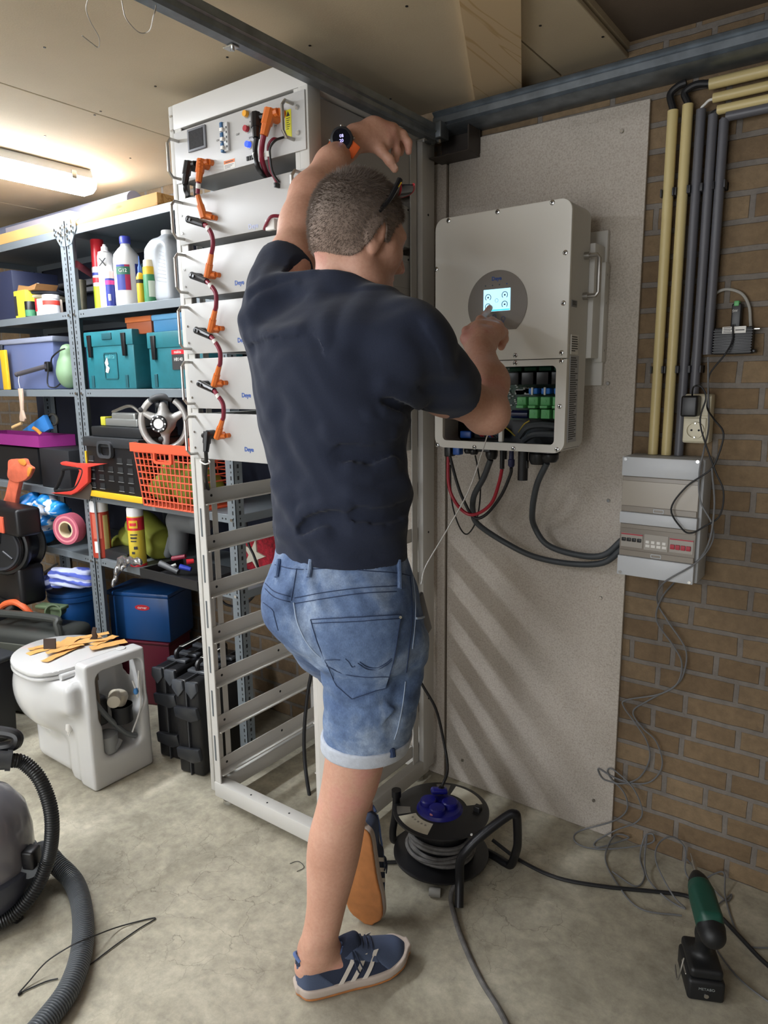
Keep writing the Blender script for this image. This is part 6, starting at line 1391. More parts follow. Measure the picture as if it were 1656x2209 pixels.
MB().tube([(-2.118, 1.115, .375), (-2.122, 1.108, .355), (-2.135, 1.104, .32), (-2.132, 1.106, .27), (-2.128, 1.11, .255)], .0032, 8).build('power_cord', m_label, to)
m = MB().lathe([(.004, 0), (.006, -.012), (.006, -.03), (.010, -.034), (.012, -.055), (.008, -.062)], (-2.128, 1.108, .258), n=12)
m.cyl((-2.133, 1.108, .198), (-2.14, 1.106, .182), .0018).cyl((-2.123, 1.106, .197), (-2.130, 1.104, .18), .0018).build('cord_plug', m_label, to)
# packing tape and felt pads on the lid
m_tape = mat('packing_tape', '#e0a964', .45, var=.12, vscale=60)
rnd = random.Random(3)
def lidp(px, py, z=.4188): return at(px, py, Z=z)
strips = [((60, 1412), (150, 1385), .020), ((62, 1402), (130, 1386), .016), ((75, 1398), (120, 1392), .014), ((95, 1428), (165, 1395), .018), ((130, 1400), (215, 1372), .024), ((150, 1380), (235, 1366), .018), ((195, 1400), (272, 1383), .026), ((200, 1392), (250, 1372), .02), ((120, 1405), (160, 1375), .03), ((100, 1410), (180, 1390), .016), ((140, 1392), (240, 1378), .014)]
for k, (a_, b2, w_) in enumerate(strips):
    w_ *= 1.75
    z = .4186+.0009*k; A, B2 = lidp(*a_, z=z), lidp(*b2, z=z); d = (B2-A).normalized(); s2 = Vector((-d.y, d.x, 0))*w_*.5
    rows = []
    for i in range(9):
        c_ = A+(B2-A)*i/8; wob = .004*math.sin(i*1.7+k); lift = abs(.003*math.sin(i*2.1+k*1.3))
        rows.append([c_-s2+Vector((0, 0, lift)), c_+Vector((0, 0, lift*.3+wob*0)), c_+s2+Vector((0, 0, lift*.6))])
    tag(MB().sheet(rows, -.0005).build('tape_strip', m_tape), None)
    o = scene.collection.objects[-1] if False else None
tapes = [o for o in scene.objects if o.name.startswith('tape_strip')]
places = ['lowest left end', 'left edge, shorter', 'upper left, short', 'lower middle left', 'middle, broad', 'upper middle', 'right end, broadest', 'upper right', 'crossing the centre', 'centre, narrow', 'long one across the top right']
for o, pl in zip(tapes, places): tag(o, 'orange tan packing tape strip on the toilet lid, '+pl, 'tape', 'tape strips on the toilet lid')
m_felt = mat('brown_felt', '#40332b', .9)
p = lidp(108, 1405); tag(MB().rbox((-.021, -.0025, 0), (.021, .0025, .036), .001, 1, M=rz_m((p.x, p.y, .4275), math.radians(40), math.radians(-12))).build('felt_pad', m_felt), 'small dark brown square pad standing on the left of the toilet lid', 'pad')
p = lidp(203, 1384)
tag(MB().prism([(-.016, 0), (.012, 0), (.014, .012), (.009, .026), (.014, .042), (.0, .045), (-.006, .025), (-.004, .012)], 'y', -.003, .003, M=rz_m((p.x, p.y, .428), math.radians(40)), bev=.0008).build('felt_pad', m_felt), 'small folded brown pad standing on the right of the toilet lid', 'pad')

# ================================================================ VACUUM CLEANER
m_hoseb = mat('hose_black', '#1d1f21', .35); m_hoseg = mat('hose_grey_ribbed', '#5b5f63', .35)
vc = thing('vacuum_cleaner', 'black and smoky grey vacuum cleaner with ribbed hose at the left edge', 'vacuum cleaner', (-1.76, .66, 0))
c_ = Vector((-1.79, .665, 0))
MB().lathe([(.001, .335), (.05, .33), (.09, .305), (.118, .26), (.128, .20), (.128, .15), (.122, .12)], c_, n=48).build('clear_tank', mat('smoky_tank', '#77757a', .15, alpha=.85), vc)
MB().lathe([(.001, .325), (.045, .32), (.08, .29), (.10, .24), (.10, .13), (.001, .13)], c_, n=32).build('filter_body', mat('inner_grey', '#5f5d60', .6), vc)
MB().lathe([(.124, .125), (.136, .12), (.138, .09), (.130, .05), (.110, .02), (.001, .02)], c_, n=48).build('base', mat('base_slate', '#3b3d46', .35), vc)
for a in (.2, 1.9, 3.4, 5.2): MB().rbox((-.02, -.012, .0), (.02, .012, .03), .005, M=rz_m((c_.x+.11*math.cos(a), c_.y+.11*math.sin(a), .0008), a)).build('foot', m_black, vc)
MB().rbox((-.012, -.02, -.02), (.02, .02, .03), .006, M=rz_m((c_.x+.120, c_.y+.07, .15), .5)).build('latch', m_black, vc)
H0 = Vector((-1.70, .74, .43))
MB().tube([(-1.90, .60, .46), (-1.80, .68, .485), (-1.715, .745, .475), (-1.70, .75, .455), (-1.73, .735, .438), (-1.82, .67, .43), (-1.90, .60, .425)], .014, 10).build('carry_handle', m_black, vc)
A, B2 = at(-20, 1640, Z=.425), at(22, 1640, Z=.415); MB().cyl(A, B2, .024, .022, 20).lathe([(.0255, 0), (.0255, .012)], B2-(B2-A)*.2, B2-A, 20).build('hose_cuff', mat('cuff_grey', '#3f4042', .3), vc)
def corrug(pts, r, pitch, mt, nm, par):
    C = catmull(pts, 40); L = np.cumsum([0]+[float(np.linalg.norm(C[i+1]-C[i])) for i in range(len(C)-1)])
    n = int(L[-1]/(pitch/4)); tt = np.linspace(0, L[-1], n)
    A_ = np.array(C); P_ = np.stack([np.interp(tt, L, A_[:, i]) for i in range(3)], 1)
    N_ = len(P_); return MB().tube(list(P_), lambda u: r*(1+.075*(1 if (int(round(u*(N_-1))) % 4) < 2 else -1)), 16, raw=True).build(nm, mt, par, smooth=60)
corrug([B2, at(50, 1645, Z=.40), at(85, 1680, Z=.36), at(108, 1740, Z=.29), at(112, 1800, Z=.22), at(102, 1860, Z=.14), at(75, 1920, Z=.08), at(30, 1972, Z=.04), at(-40, 2010, Z=.03)], .0165, .0062, m_hoseb, 'hose', vc)
corrug([(-1.665, .725, .13), at(92, 1835, Z=.09), at(120, 1862, Z=.055), at(160, 1905, Z=.026), at(178, 1970, Z=.026), at(176, 2050, Z=.026), at(150, 2130, Z=.026), at(100, 2200, Z=.026), at(20, 2290, Z=.026)], .0235, .0062, m_hoseg, 'hose', vc)
tag(MB().tube([at(x, y, Z=z) for x, y, z in ((42, 2140, .003), (60, 2120, .008), (100, 2075, .03), (150, 2042, .055), (175, 2030, .058), (205, 2018, .035), (260, 1998, .006), (335, 1980, .003), (300, 2003, .003), (250, 2038, .003), (185, 2088, .003))], .0016, 8).tube([at(x, y, Z=.003) for x, y in ((125, 2111), (100, 2117), (60, 2134), (44, 2142))], .0016, 8).rbox(at(38, 2148, Z=.001), at(48, 2138, Z=.008), .001, 1).build('zip_tie', m_blackr), 'long thin black cable tie bent in a triangle over the grey hose', 'cable tie')
tag(MB().tube([at(x, y, Z=.002) for x, y in ((625, 1863), (640, 1858), (650, 1862), (655, 1872), (640, 1880))], .0008, 6).build('thread', m_blackr), 'short dark thread curled on the floor left of the standing leg', 'thread')

# ================================================================ CABLE REEL
rl = thing('cable_reel', 'black cable reel with blue socket cluster standing on the floor', 'cable reel', (-.918, 1.495, 0))
C0 = Vector((-.918, 1.492, 0)); zt_ = .158
m_rb = mat('reel_black', '#1b1b1d', .35)
MB().lathe([(.001, 0), (.126, 0), (.132, .003), (.132, .008), (.126, .010), (.001, .010)], C0+Vector((0, 0, .030)), n=56).build('bottom_disc', m_rb, rl)
MB().lathe([(.001, 0), (.126, 0), (.132, .003), (.132, .007), (.128, .009), (.001, .009)], C0+Vector((0, 0, zt_)), n=56).build('top_disc', m_rb, rl)
MB().lathe([(.074, 0), (.074, .12)], C0+Vector((0, 0, .039)), n=40).build('drum', m_rb, rl)
m_cord = mat('dusty_grey_cable', '#63615f', .6, var=.35, vscale=60, bump=.3)
rnd = random.Random(11)
for k in range(7):
    zz = .052+.0115*(k % 5)+(.004 if k > 4 else 0); rr = .083+(.010 if k > 4 else 0); ph = rnd.random()*6; am = .004
    MB().tube([C0+Vector(((rr+.002*math.sin(3*a+ph))*math.cos(a), (rr+.002*math.sin(3*a+ph))*math.sin(a), zz+am*math.sin(a+ph))) for a in np.linspace(0, 2*PI, 40)[:-1]], .0056, 8, raw=True, closed=True).build('coiled_cable', m_cord, rl)
m_sb = mat('socket_blue', '#181a7c', .35); zs = zt_+.009
MB().lathe([(.001, .010), (.050, .010), (.058, .008), (.062, .002), (.064, 0), (.001, 0)], C0+Vector((-.004, .0, zs)), n=48).build('socket_plate', m_sb, rl)
for k, (dx, dy) in enumerate(((-.030, -.012), (.010, -.030), (.024, .014), (-.014, .028))):
    c_ = C0+Vector((dx-.004, dy, zs+.008))
    MB().lathe([(.001, .016), (.019, .016), (.022, .013), (.0235, .002), (.0235, 0)], c_, n=28).build('socket_lid', m_sb, rl) if k != 3 else MB().lathe([(.0235, 0), (.0235, .005), (.001, .005)], c_, n=28).build('socket_rim', m_sb, rl)
c_ = C0+Vector((-.018, .028, zs+.012))
MB().rbox((-.024, -.020, 0), (.024, .020, .016), .008, M=rz_m(c_+Vector((-.004, -.002, .012)), .6, math.radians(-20))).build('open_lid', m_sb, rl)
tag(MB().lathe([(.001, .004), (.0055, .003), (.006, 0)], C0+Vector((.002, -.050, zs+.010)), n=14).build('reset_button', mat('pink_button', '#c98790', .4), rl), 'pink round button')
def arc_label(a0, a1, r0, r1, nm='label', z=zt_+.0091, mt=None):
    a_ = np.radians(np.linspace(a0, a1, 10)); rows = [[C0+Vector((rr*math.cos(a), rr*math.sin(a), z+.0004)) for rr in (r0, r1)] for a in a_]
    return MB().sheet(rows, .0004).build(nm, mt or mat('old_label', '#cfc9b4', .6, var=.1, vscale=40), rl)
l1 = arc_label(-128, -75, .073, .122); l2 = arc_label(45, 100, .073, .118)
arc_label(-150, -132, .085, .122, 'foil_label', mt=mat('label_foil', '#8b8780', .4, .5)); arc_label(108, 128, .08, .118, 'foil_label', mt=MATS['label_foil'])
rr_ = random.Random(2); m = MB()
for k in range(5):
    a = math.radians(-120+8*k); m.tube([C0+Vector(((.085+.006*(i % 2))*math.cos(a+i*.02), (.085+.006*(i % 2))*math.sin(a+i*.02), zt_+.0100)) for i in range(4)], .0004, 5)
m.build('print', m_print, l1)
p = C0+Vector((.085, .050, 0)); MB().rbox((p.x-.008, p.y-.008, zt_-.02), (p.x+.012, p.y+.010, zt_+.024), .003).build('latch_knob', m_rb, rl)
MB().cyl((-.793+.0, 1.44, zt_+.009), (-.793, 1.44, zt_+.012), .003).build('rivet', m_label, rl)
# tube stand
MB().tube([(-.786, 1.366, .008), (-.800, 1.392, .06), (-.800, 1.395, .115), (-.785, 1.400, .150), (-.755, 1.43, .19), (-.712, 1.48, .232), (-.698, 1.492, .236), (-.695, 1.50, .222), (-.705, 1.53, .13), (-.722, 1.555, .075), (-.742, 1.572, .022), (-.765, 1.578, .014), (-.80, 1.585, .014), (-.92, 1.60, .014)], .0115, 12).build('tube_stand', m_blackmetal, rl)
MB().tube([(-.92, 1.60, .014), (-1.04, 1.56, .014), (-1.062, 1.48, .016), (-1.062, 1.462, .05), (-1.045, 1.452, .12), (-1.036, 1.446, .185)], .0105, 12).cyl((-1.036, 1.446, .185), (-1.036, 1.446, .205), .0135).build('tube_stand', m_blackmetal, rl)
tag(MB().lathe([(.012, 0), (.0125, .004), (.0125, .026), (.010, .03)], at(910+40, 1926, Z=.012), (-1, -.5, 0), 14).build('rubber_cap', mat('grey_rubber', '#8c8a84', .5), rl), 'grey rubber foot cap')
tag(MB().tube([at(x, y, Z=z) for x, y, z in ((985, 1905, .03), (976, 1918, .02), (972, 1940, .008), (978, 1970, .007), (990, 2010, .007), (1010, 2060, .007), (1040, 2120, .007), (1080, 2185, .007), (1130, 2290, .007))], .0062, 10).build('reel_cable', m_cord), 'dusty grey cable running from the reel towards the viewer', 'cable')
m = MB().cyl(C0+Vector((-.020, .028, zs+.026)), C0+Vector((-.016, .030, zs+.044)), .012, .008, 14)
pl = thing('plug_cable', 'black plug and cable rising from the reel into the rack', 'cable', C0+Vector((-.02, .028, zs)))
m.build('plug', m_blackr, pl)
A = C0+Vector((-.016, .030, zs+.044))
MB().tube([A, at(965, 1660, Y=1.56), at(957, 1600, Y=1.60), at(940, 1530, Y=1.64), at(912, 1480, Y=1.66), at(890, 1440, Y=1.66), at(860, 1400, Y=1.66), at(820, 1390, Y=1.66)], .0042, 10).build('cable', m_blackr, pl)
tag(MB().tube([at(x, y, Z=z) for x, y, z in ((1062, 1812, .03), (1120, 1855, .006), (1200, 1893, .006), (1300, 1912, .006), (1400, 1922, .006), (1470, 1930, .006), (1500, 1942, .006), (1545, 1970, .006), (1590, 2015, .006), (1640, 2068, .006), (1700, 2120, .006))], .0052, 10).build('floor_cable', m_blackr), 'black cable lying on the floor from the reel to behind the drill', 'cable')
tag(MB().tube([at(x, y, Z=.007) for x, y in ((740, 1850), (790, 1856), (820, 1860), (850, 1860), (880, 1858))], .0050, 10).build('floor_cable', m_blackr), 'short dark cable on the floor between the left shoe and the reel', 'cable')
# cable hanging inside the rack
tag(MB().tube([at(672, 1450, Y=1.60), at(663, 1500, Y=1.59), at(656, 1580, Y=1.57), at(658, 1650, Y=1.55), at(668, 1720, Y=1.52), at(676, 1752, Y=1.50)]+[Vector((-1.30, 1.49, .007)), Vector((-1.2, 1.48, .007))], .0062, 10).build('hanging_cable', m_blackr), 'black cable hanging down inside the lower half of the rack', 'cable')
tag(MB().tube([at(478, 1296, Y=1.62), at(490, 1305, Y=1.62), at(515, 1308, Y=1.62), at(540, 1294, Y=1.62), at(556, 1268, Y=1.62), at(560, 1240, Y=1.62), at(548, 1200, Y=1.62), at(535, 1170, Y=1.62), at(530, 1120, Y=1.62)], .0045, 8).build('hanging_cable', m_blackr), 'black cable looping in front of the star board inside the rack', 'cable')
c_ = at(419, 1263, Y=1.36)
t = thing('plastic_disc', 'round white plastic disc sticking out left of the rack post', 'disc', c_); MB().lathe([(.001, .012), (.012, .010), (.0165, .004), (.0165, -.010), (.001, -.012)], (RX0-.004, c_.y, c_.z), Vector((.3, -1, 0)), 24).build('disc', m_wp, t)

# ================================================================ CORDLESS DRILL
m_dg = mat('drill_green', '#17493c', .45); m_db = mat('drill_black', '#151618', .5)
dr = thing('cordless_drill', 'dark green and black cordless drill standing on its battery', 'drill', (-.235, 1.49, 0))
fwd = Vector((-.42, .90, 0)).normalized(); sd = Vector((fwd.y, -fwd.x, 0))
B0 = Vector((-.238, 1.487, 0))
def dl(f, s, z): return B0+fwd*f+sd*s+Vector((0, 0, z))
Rb = np.array([list(fwd), list(sd), [0, 0, 1]]).T
MB().rbox((-.052, -.038, .001), (.055, .038, .052), .008, 3, M=frame(B0, fwd, -sd) if False else Matrix(((fwd.x, -sd.x, 0, B0.x), (fwd.y, -sd.y, 0, B0.y), (0, 0, 1, 0), (0, 0, 0, 1)))).build('battery', m_db, dr)
s_ = SDF(); s_.add(sd_box(tuple(dl(.002, 0, .064)), (.05, .034, .012), .008, Rb), .01)
s_.add(sd_cone(dl(.004, 0, .075), dl(-.004, 0, .13), .017, .0165), .02); s_.add(sd_cone(dl(-.004, 0, .13), dl(-.010, 0, .165), .0165, .020), .015)
sdf_obj('grip', s_, .0028, m_db, dr)
tl = Vector((0, 0, .06))
s_ = SDF(); s_.add(sd_cone(dl(-.048, 0, .178), dl(.055, 0, .196), .027, .026), .01); s_.add(sd_box(tuple(dl(-.0, 0, .19)), (.05, .024, .026), .012, Rb), .01)
sdf_obj('motor_housing', s_, .0028, m_dg, dr)
s_ = SDF(); s_.add(sd_cone(dl(-.060, 0, .176), dl(-.048, 0, .178), .0265, .029), .004); sdf_obj('rear_cap', s_, .0025, m_db, dr)
MB().lathe([(.024, 0), (.023, .015), (.018, .028), (.011, .040), (.001, .041)], dl(.055, 0, .197), fwd+Vector((0, 0, .16)), 24).build('chuck', m_db, dr)
a = dl(.093, 0, .203); d_ = (fwd+Vector((0, 0, .16))).normalized(); MB().cyl(a, a+d_*.035, .0048, n=12).cyl(a+d_*.035, a+d_*.06, .0026, .0018, 8).build('drill_bit', m_steel, dr)
MB().prism([(dl(.018, 0, 0).x, .150), (dl(.030, 0, 0).x, .150), (dl(.026, 0, 0).x, .130), (dl(.016, 0, 0).x, .125)], 'y', dl(.02, 0, 0).y-.005, dl(.02, 0, 0).y+.005, bev=.001).build('trigger', m_db, dr)
text('METABO', .0085, mat('drill_print', '#8a8f8d', .5), dr, frame(dl(-.0525, 0, .034), sd*-1 if False else sd, (0, 0, 1)), 'lettering', .0003)
MB().lathe([(.001, .002), (.005, .0015), (.0055, 0)], dl(-.0525, .0, .018), -fwd, 14).build('battery_button', m_steel, dr)
MB().rbox((-.02, -.002, 0), (.02, .002, .035), .003, M=frame(dl(-.01, -.040, .045), fwd, (0, 0, 1))).tube([dl(-.03, -.045, .085), dl(-.035, -.052, .05), dl(-.02, -.053, .02), dl(.02, -.05, .02)], .0018, 8).build('belt_clip', m_chrome, dr)

# ================================================================ PERSON
def P(px, py, D): return at(px, py, D=D)
def dep(p): return float(np.dot(np.array(p)-np.array([0, 0, H]), FW))
def Rp(px_r, p): return px_r*dep(p)/FPX
SR = Vector((math.cos(YAW), -math.sin(YAW), 0))           # to the right as the viewer sees it
AW = Vector((math.sin(YAW), math.cos(YAW), 0))            # away from the viewer
def facing(deg):
    a = YAW+math.radians(deg); return Vector((math.sin(a), math.cos(a), 0)), Vector((math.cos(a), -math.sin(a), 0))
def sd_loft(rows, face_deg, q, ext=0.0, clip=True):
    """rows (left px, right px, py, D): stack of elliptical sections turned towards face_deg"""
    f, r = facing(face_deg); c_, s_ = math.cos(math.radians(face_deg)), math.sin(math.radians(face_deg))
    L = []
    for row in rows:
        xl, xr, py, D = row[:4]; qq = row[4] if len(row) > 4 else q
        p = P((xl+xr)/2, py, D); hw = Rp((xr-xl)/2, p)
        lat = hw/math.sqrt(c_*c_+qq*qq*s_*s_); L.append((p.z, p.x, p.y, lat+ext, lat*qq+ext))
    L.sort(); A_ = np.array(L, np.float32); zs = A_[:, 0]
    rv = np.array([r.x, r.y], np.float32); fv = np.array([f.x, f.y], np.float32)
    def fn(p):
        z = np.clip(p[:, 2], zs[0], zs[-1])
        # smooth interpolation of the sections
        cx, cy, ra, rb = (np.interp(z, zs, A_[:, i]).astype(np.float32) for i in (1, 2, 3, 4))
        dx = p[:, 0]-cx; dy = p[:, 1]-cy; u = dx*rv[0]+dy*rv[1]; v = dx*fv[0]+dy*fv[1]
        k0 = np.sqrt((u/ra)**2+(v/rb)**2)+1e-6; k1 = np.sqrt((u/ra**2)**2+(v/rb**2)**2)+1e-6
        d2 = np.where(k0 > .05, k0*(k0-1)/k1, -np.minimum(ra, rb)); dz = np.abs(p[:, 2]-z)
        if not clip: return d2
        return np.where(dz > 0, np.sqrt(np.maximum(d2, 0)**2+dz**2)+np.minimum(d2, 0)*(dz == 0), d2)
    R_ = float(A_[:, 3:].max()); lo = np.array([A_[:, 1].min()-R_, A_[:, 2].min()-R_, zs[0]-.0]); hi = np.array([A_[:, 1].max()+R_, A_[:, 2].max()+R_, zs[-1]])
    return fn, lo.astype(np.float32), hi.astype(np.float32)
def smooth_rows(rows, n=4):
    R_ = catmull([list(r)+[0]*(5-len(r)) for r in rows], n); out = []
    for r in R_: out.append(tuple(r[:4]) if rows[0].__len__() < 5 else tuple(r[:5]))
    return out
def trace(sdf, px, py, D0=.9, D1=2.0):
    d = (px-828)/FPX*RT-(py-1104.5)/FPX*UP+FW; t = D0; o = np.array([0, 0, H])
    for _ in range(80):
        v = float(sdf((o+t*d)[None].astype(np.float32))[0])
        if abs(v) < .0004: break
        t += v*.8/np.linalg.norm(d)
        if t > D1: return None
    return o+t*d
def ridges(sdf, lines):
    segs = []
    for pts, amp, w_ in lines:
        H_ = [trace(sdf, x, y) for x, y in pts]; H_ = [h for h in H_ if h is not None]
        for a, b in zip(H_[:-1], H_[1:]):
            if np.linalg.norm(b-a) < .2: segs.append((a.astype(np.float32), b.astype(np.float32), amp, w_*1.3))
    def fn(p):
        o = np.zeros(len(p), np.float32); c = p.mean(0); rad = np.linalg.norm(p.max(0)-p.min(0))/2 if len(p) > 1 else 0
        for a, b, amp, w_ in segs:
            if np.linalg.norm((a+b)/2-c) > rad+np.linalg.norm(b-a)/2+3*w_: continue
            ba = b-a; t = np.clip((p-a) @ ba/float(ba @ ba+1e-9), 0, 1); q_ = p-a-t[:, None]*ba
            v = 1.6*amp*np.exp(-(q_*q_).sum(1)/(w_*w_)); o = np.where(np.abs(v) > np.abs(o), v, o)
        return o
    return fn

# --- joints
neck_b = P(742, 612, 1.43)
shL = P(612, 655, 1.49); elL = P(652, 478, 1.63); wrL = P(742, 318, 1.78)
shR = P(885, 745, 1.31); elR = P(1050, 888, 1.50); wrR = P(1036, 756, 1.67)
hipL = P(655, 1300, 1.40); hipR = P(790, 1310, 1.30); knL = P(790, 1490, 1.68)
f2 = (at(790, 1996, Z=.016)-P(772, 1838, 1.515)).normalized(); up2 = (AW+Vector((0, 0, .1))+SR*.42).normalized(); up2 = (up2-f2*up2.dot(f2)).normalized(); lf2 = up2.cross(f2)
O2 = at(790, 1996, Z=.016)-f2*.222; anL = O2+f2*.012+up2*.085-SR*.018
face_t = 40

# --- head frame
hf, hr = facing(60)
pt = math.radians(17); rl_ = math.radians(3)
hF = (hf*math.cos(pt)-Vector((0, 0, 1))*math.sin(pt)).normalized(); hU = hr.cross(hF).normalized()
hR = (hr*math.cos(rl_)-hU*math.sin(rl_)).normalized(); hU = hR.cross(hF).normalized()
HS = .885
HO = P(776, 512, 1.43)
def hl(f, r, u): return HO+(hF*f+hR*r+hU*u)*HS
HRm = np.array([list(hF), list(hR), list(hU)]).T
def hell(f, r, u, a, b, c_): return sd_ell(tuple(hl(f, r, u)), (a*HS, b*HS, c_*HS), HRm)
def hcone(A, B, r1, r2): return sd_cone(tuple(hl(*A)), tuple(hl(*B)), r1*HS, r2*HS)

body = SDF()
# pelvis and torso core (kept inside the clothes)
body.add(sd_cone(P(735, 1260, 1.345), P(730, 1150, 1.345), .095, .088), .03)
body.add(sd_cone(P(730, 1150, 1.345), P(720, 950, 1.38), .088, .095), .05)
body.add(sd_cone(P(720, 950, 1.38), P(725, 760, 1.41), .095, .10), .05)
body.add(sd_cone(P(725, 780, 1.41), P(735, 680, 1.42), .09, .07), .05)
body.add(sd_cone(P(735, 680, 1.42), shL, .055, .045), .04); body.add(sd_cone(P(745, 700, 1.42), shR, .050, .05), .04)
body.add(sd_cone(P(742, 650, 1.42), P(760, 565, 1.435), .056, .046), .03)
body.add(sd_cone(P(758, 590, 1.435), tuple(hl(-.03, 0, -.02)), .046, .052), .03)
body.add(sd_cone(P(720, 645, 1.43), tuple(hl(-.055, -.01, -.04)), .024, .026), .03)
body.add(sd_cone(P(815, 640, 1.40), tuple(hl(-.012, .045, -.05)), .022, .018), .03)
# head
body.add(hell(-.018, 0, .040, .095, .078, .085), .02)
body.add(hell(.045, 0, -.025, .056, .058, .080), .04)
body.add(hell(-.045, 0, .005, .060, .066, .055), .04)
body.add(hcone((.076, .014, -.098), (.076, -.014, -.098), .019, .019), .03)
for s_ in (-1, 1):
    body.add(hcone((.070, .018*s_, -.098), (.0, .050*s_, -.062), .016, .017), .03)
    body.add(hcone((.068, .042*s_, -.018), (.045, .058*s_, -.012), .014, .014), .03)
    body.add(hcone((.092, .008*s_, .026), (.078, .040*s_, .026), .009, .009), .02)
body.add(hcone((.092, 0, .014), (.119, 0, -.028), .0075, .0095), .012); body.add(hcone((.106, .010, -.033), (.106, -.010, -.033), .0085, .0085), .01)
body.add(hell(.096, 0, -.060, .008, .020, .006), .008); body.add(hell(.094, 0, -.070, .008, .017, .006), .006); body.sub(hell(.106, 0, -.065, .004, .020, .0014), .006)
for s_ in (-1, 1):
    body.sub(hell(.100, .030*s_, .008, .016, .018, .011), .014); body.add(hell(.080, .031*s_, .008, .0125, .0125, .0115), .004)
    body.add(hell(-.002, .080*s_, -.002, .022, .0075, .034), .006); body.add(hell(.002, .079*s_, -.030, .011, .007, .014), .008)
    body.sub(hell(.002, .089*s_, .000, .010, .006, .018), .004); body.add(hell(.012, .080*s_, -.004, .005, .005, .009), .004)
# left arm (raised)
body.add(sd_cone(shL, P(628, 560, 1.565), .046, .044), .03); body.add(sd_cone(P(628, 560, 1.565), elL, .044, .044), .03)
body.add(sd_cone(P(650, 485, 1.62), P(672, 425, 1.67), .043, .046), .03); body.add(sd_cone(P(672, 425, 1.67), P(715, 355, 1.735), .046, .036), .03)
body.add(sd_cone(P(715, 355, 1.735), wrL, .036, .029), .02); body.add(sd_cone(wrL+SR*.008, P(765, 300, 1.80), .028, .027), .02)
# left hand hanging over, fingers down
body.add(sd_cone(P(768, 296, 1.80), P(805, 284, 1.83), .027, .030), .02); body.add(sd_cone(P(790, 300, 1.81), P(828, 306, 1.825), .026, .022), .02)
body.add(sd_cone(P(805, 284, 1.83), P(842, 287, 1.835), .028, .019), .02); body.add(sd_cone(P(810, 276, 1.85), P(848, 278, 1.86), .020, .014), .02)
def finger(pts, radii, k=.007, base_k=.014):
    for i in range(len(pts)-1): body.add(sd_cone(tuple(pts[i]), tuple(pts[i+1]), radii[i], radii[i+1]), base_k if i == 0 else k)
finger([P(800, 306, 1.81), P(822, 326, 1.805), P(840, 346, 1.805), P(851, 364, 1.81)], (.016, .0125, .0115, .0095))
finger([P(838, 290, 1.835), P(851, 304, 1.84), P(856, 326, 1.845), P(854, 344, 1.85)], (.0125, .0100, .0088, .0078))
finger([P(846, 282, 1.845), P(868, 291, 1.85), P(880, 308, 1.855), P(881, 327, 1.86)], (.0125, .0108, .0095, .0082))
finger([P(842, 280, 1.87), P(862, 290, 1.885), P(868, 312, 1.89), P(864, 330, 1.89)], (.012, .0100, .009, .008))
finger([P(836, 282, 1.885), P(850, 296, 1.905), P(853, 316, 1.91), P(848, 328, 1.905)], (.011, .0090, .008, .007))
# right arm
body.add(sd_cone(shR, P(960, 838, 1.41), .056, .050), .03); body.add(sd_cone(P(960, 838, 1.41), elR, .050, .040), .03)
body.add(sd_cone(elR+Vector((0, 0, -.006)), P(1062, 900, 1.49), .036, .026), .03)
body.add(sd_cone(elR, P(1052, 825, 1.575), .040, .042), .03); body.add(sd_cone(P(1052, 825, 1.575), wrR, .042, .030), .03)
kI = P(1040, 706, 1.735)
body.add(sd_cone(wrR, P(1038, 735, 1.70), .029, .030), .02); body.add(sd_cone(P(1030, 735, 1.70), P(1030, 708, 1.73), .026, .018), .02); body.add(sd_cone(P(1048, 738, 1.70), P(1068, 716, 1.725), .028, .020), .02)
tipR = at(1056, 664, Y=IY-.0115)
finger([P(1032, 706, 1.733), P(1036, 694, 1.76)+Vector((0, 0, .004)), at(1046, 680, Y=IY-.034), tipR], (.0125, .0105, .0090, .0078))
for (x, y, d_), (x2, y2), (x3, y3) in (((1050, 704, 1.735), (1060, 694), (1068, 708)), ((1064, 709, 1.73), (1075, 703), (1080, 718)), ((1076, 718, 1.72), (1085, 718), (1087, 732))):
    finger([P(x, y, d_), P(x2, y2, d_+.028), P(x3, y3, d_+.040), P(x3-6, y3+16, d_+.018)], (.0130, .0112, .0100, .0090))
finger([P(1018, 748, 1.69), P(1004, 730, 1.70), P(1006, 714, 1.735), P(1020, 702, 1.765)], (.0145, .0120, .0105, .0090))
# right leg, standing
legR = [(716, 858, 1480, 1.31), (712, 848, 1560, 1.315), (700, 830, 1640, 1.325), (691, 814, 1700, 1.335), (679, 793, 1750, 1.34), (667, 785, 1795, 1.34), (661, 776, 1845, 1.34), (662, 761, 1903, 1.34), (661, 746, 1955, 1.34), (654, 734, 2005, 1.342), (648, 724, 2040, 1.345)]
body.add(sd_cone(hipR, P(790, 1500, 1.31), .075, .060), .03)
body.add(sd_loft(smooth_rows(legR), 40, 1.02), .03)
body.add(sd_cone(P(686, 2050, 1.345), P(770, 2085, 1.365), .030, .026), .03); body.add(sd_cone(P(686, 2050, 1.345), P(662, 2085, 1.335), .032, .028), .03)
body.add(sd_ell(tuple(P(676, 2030, 1.325)), (.02, .02, .022)), .02)
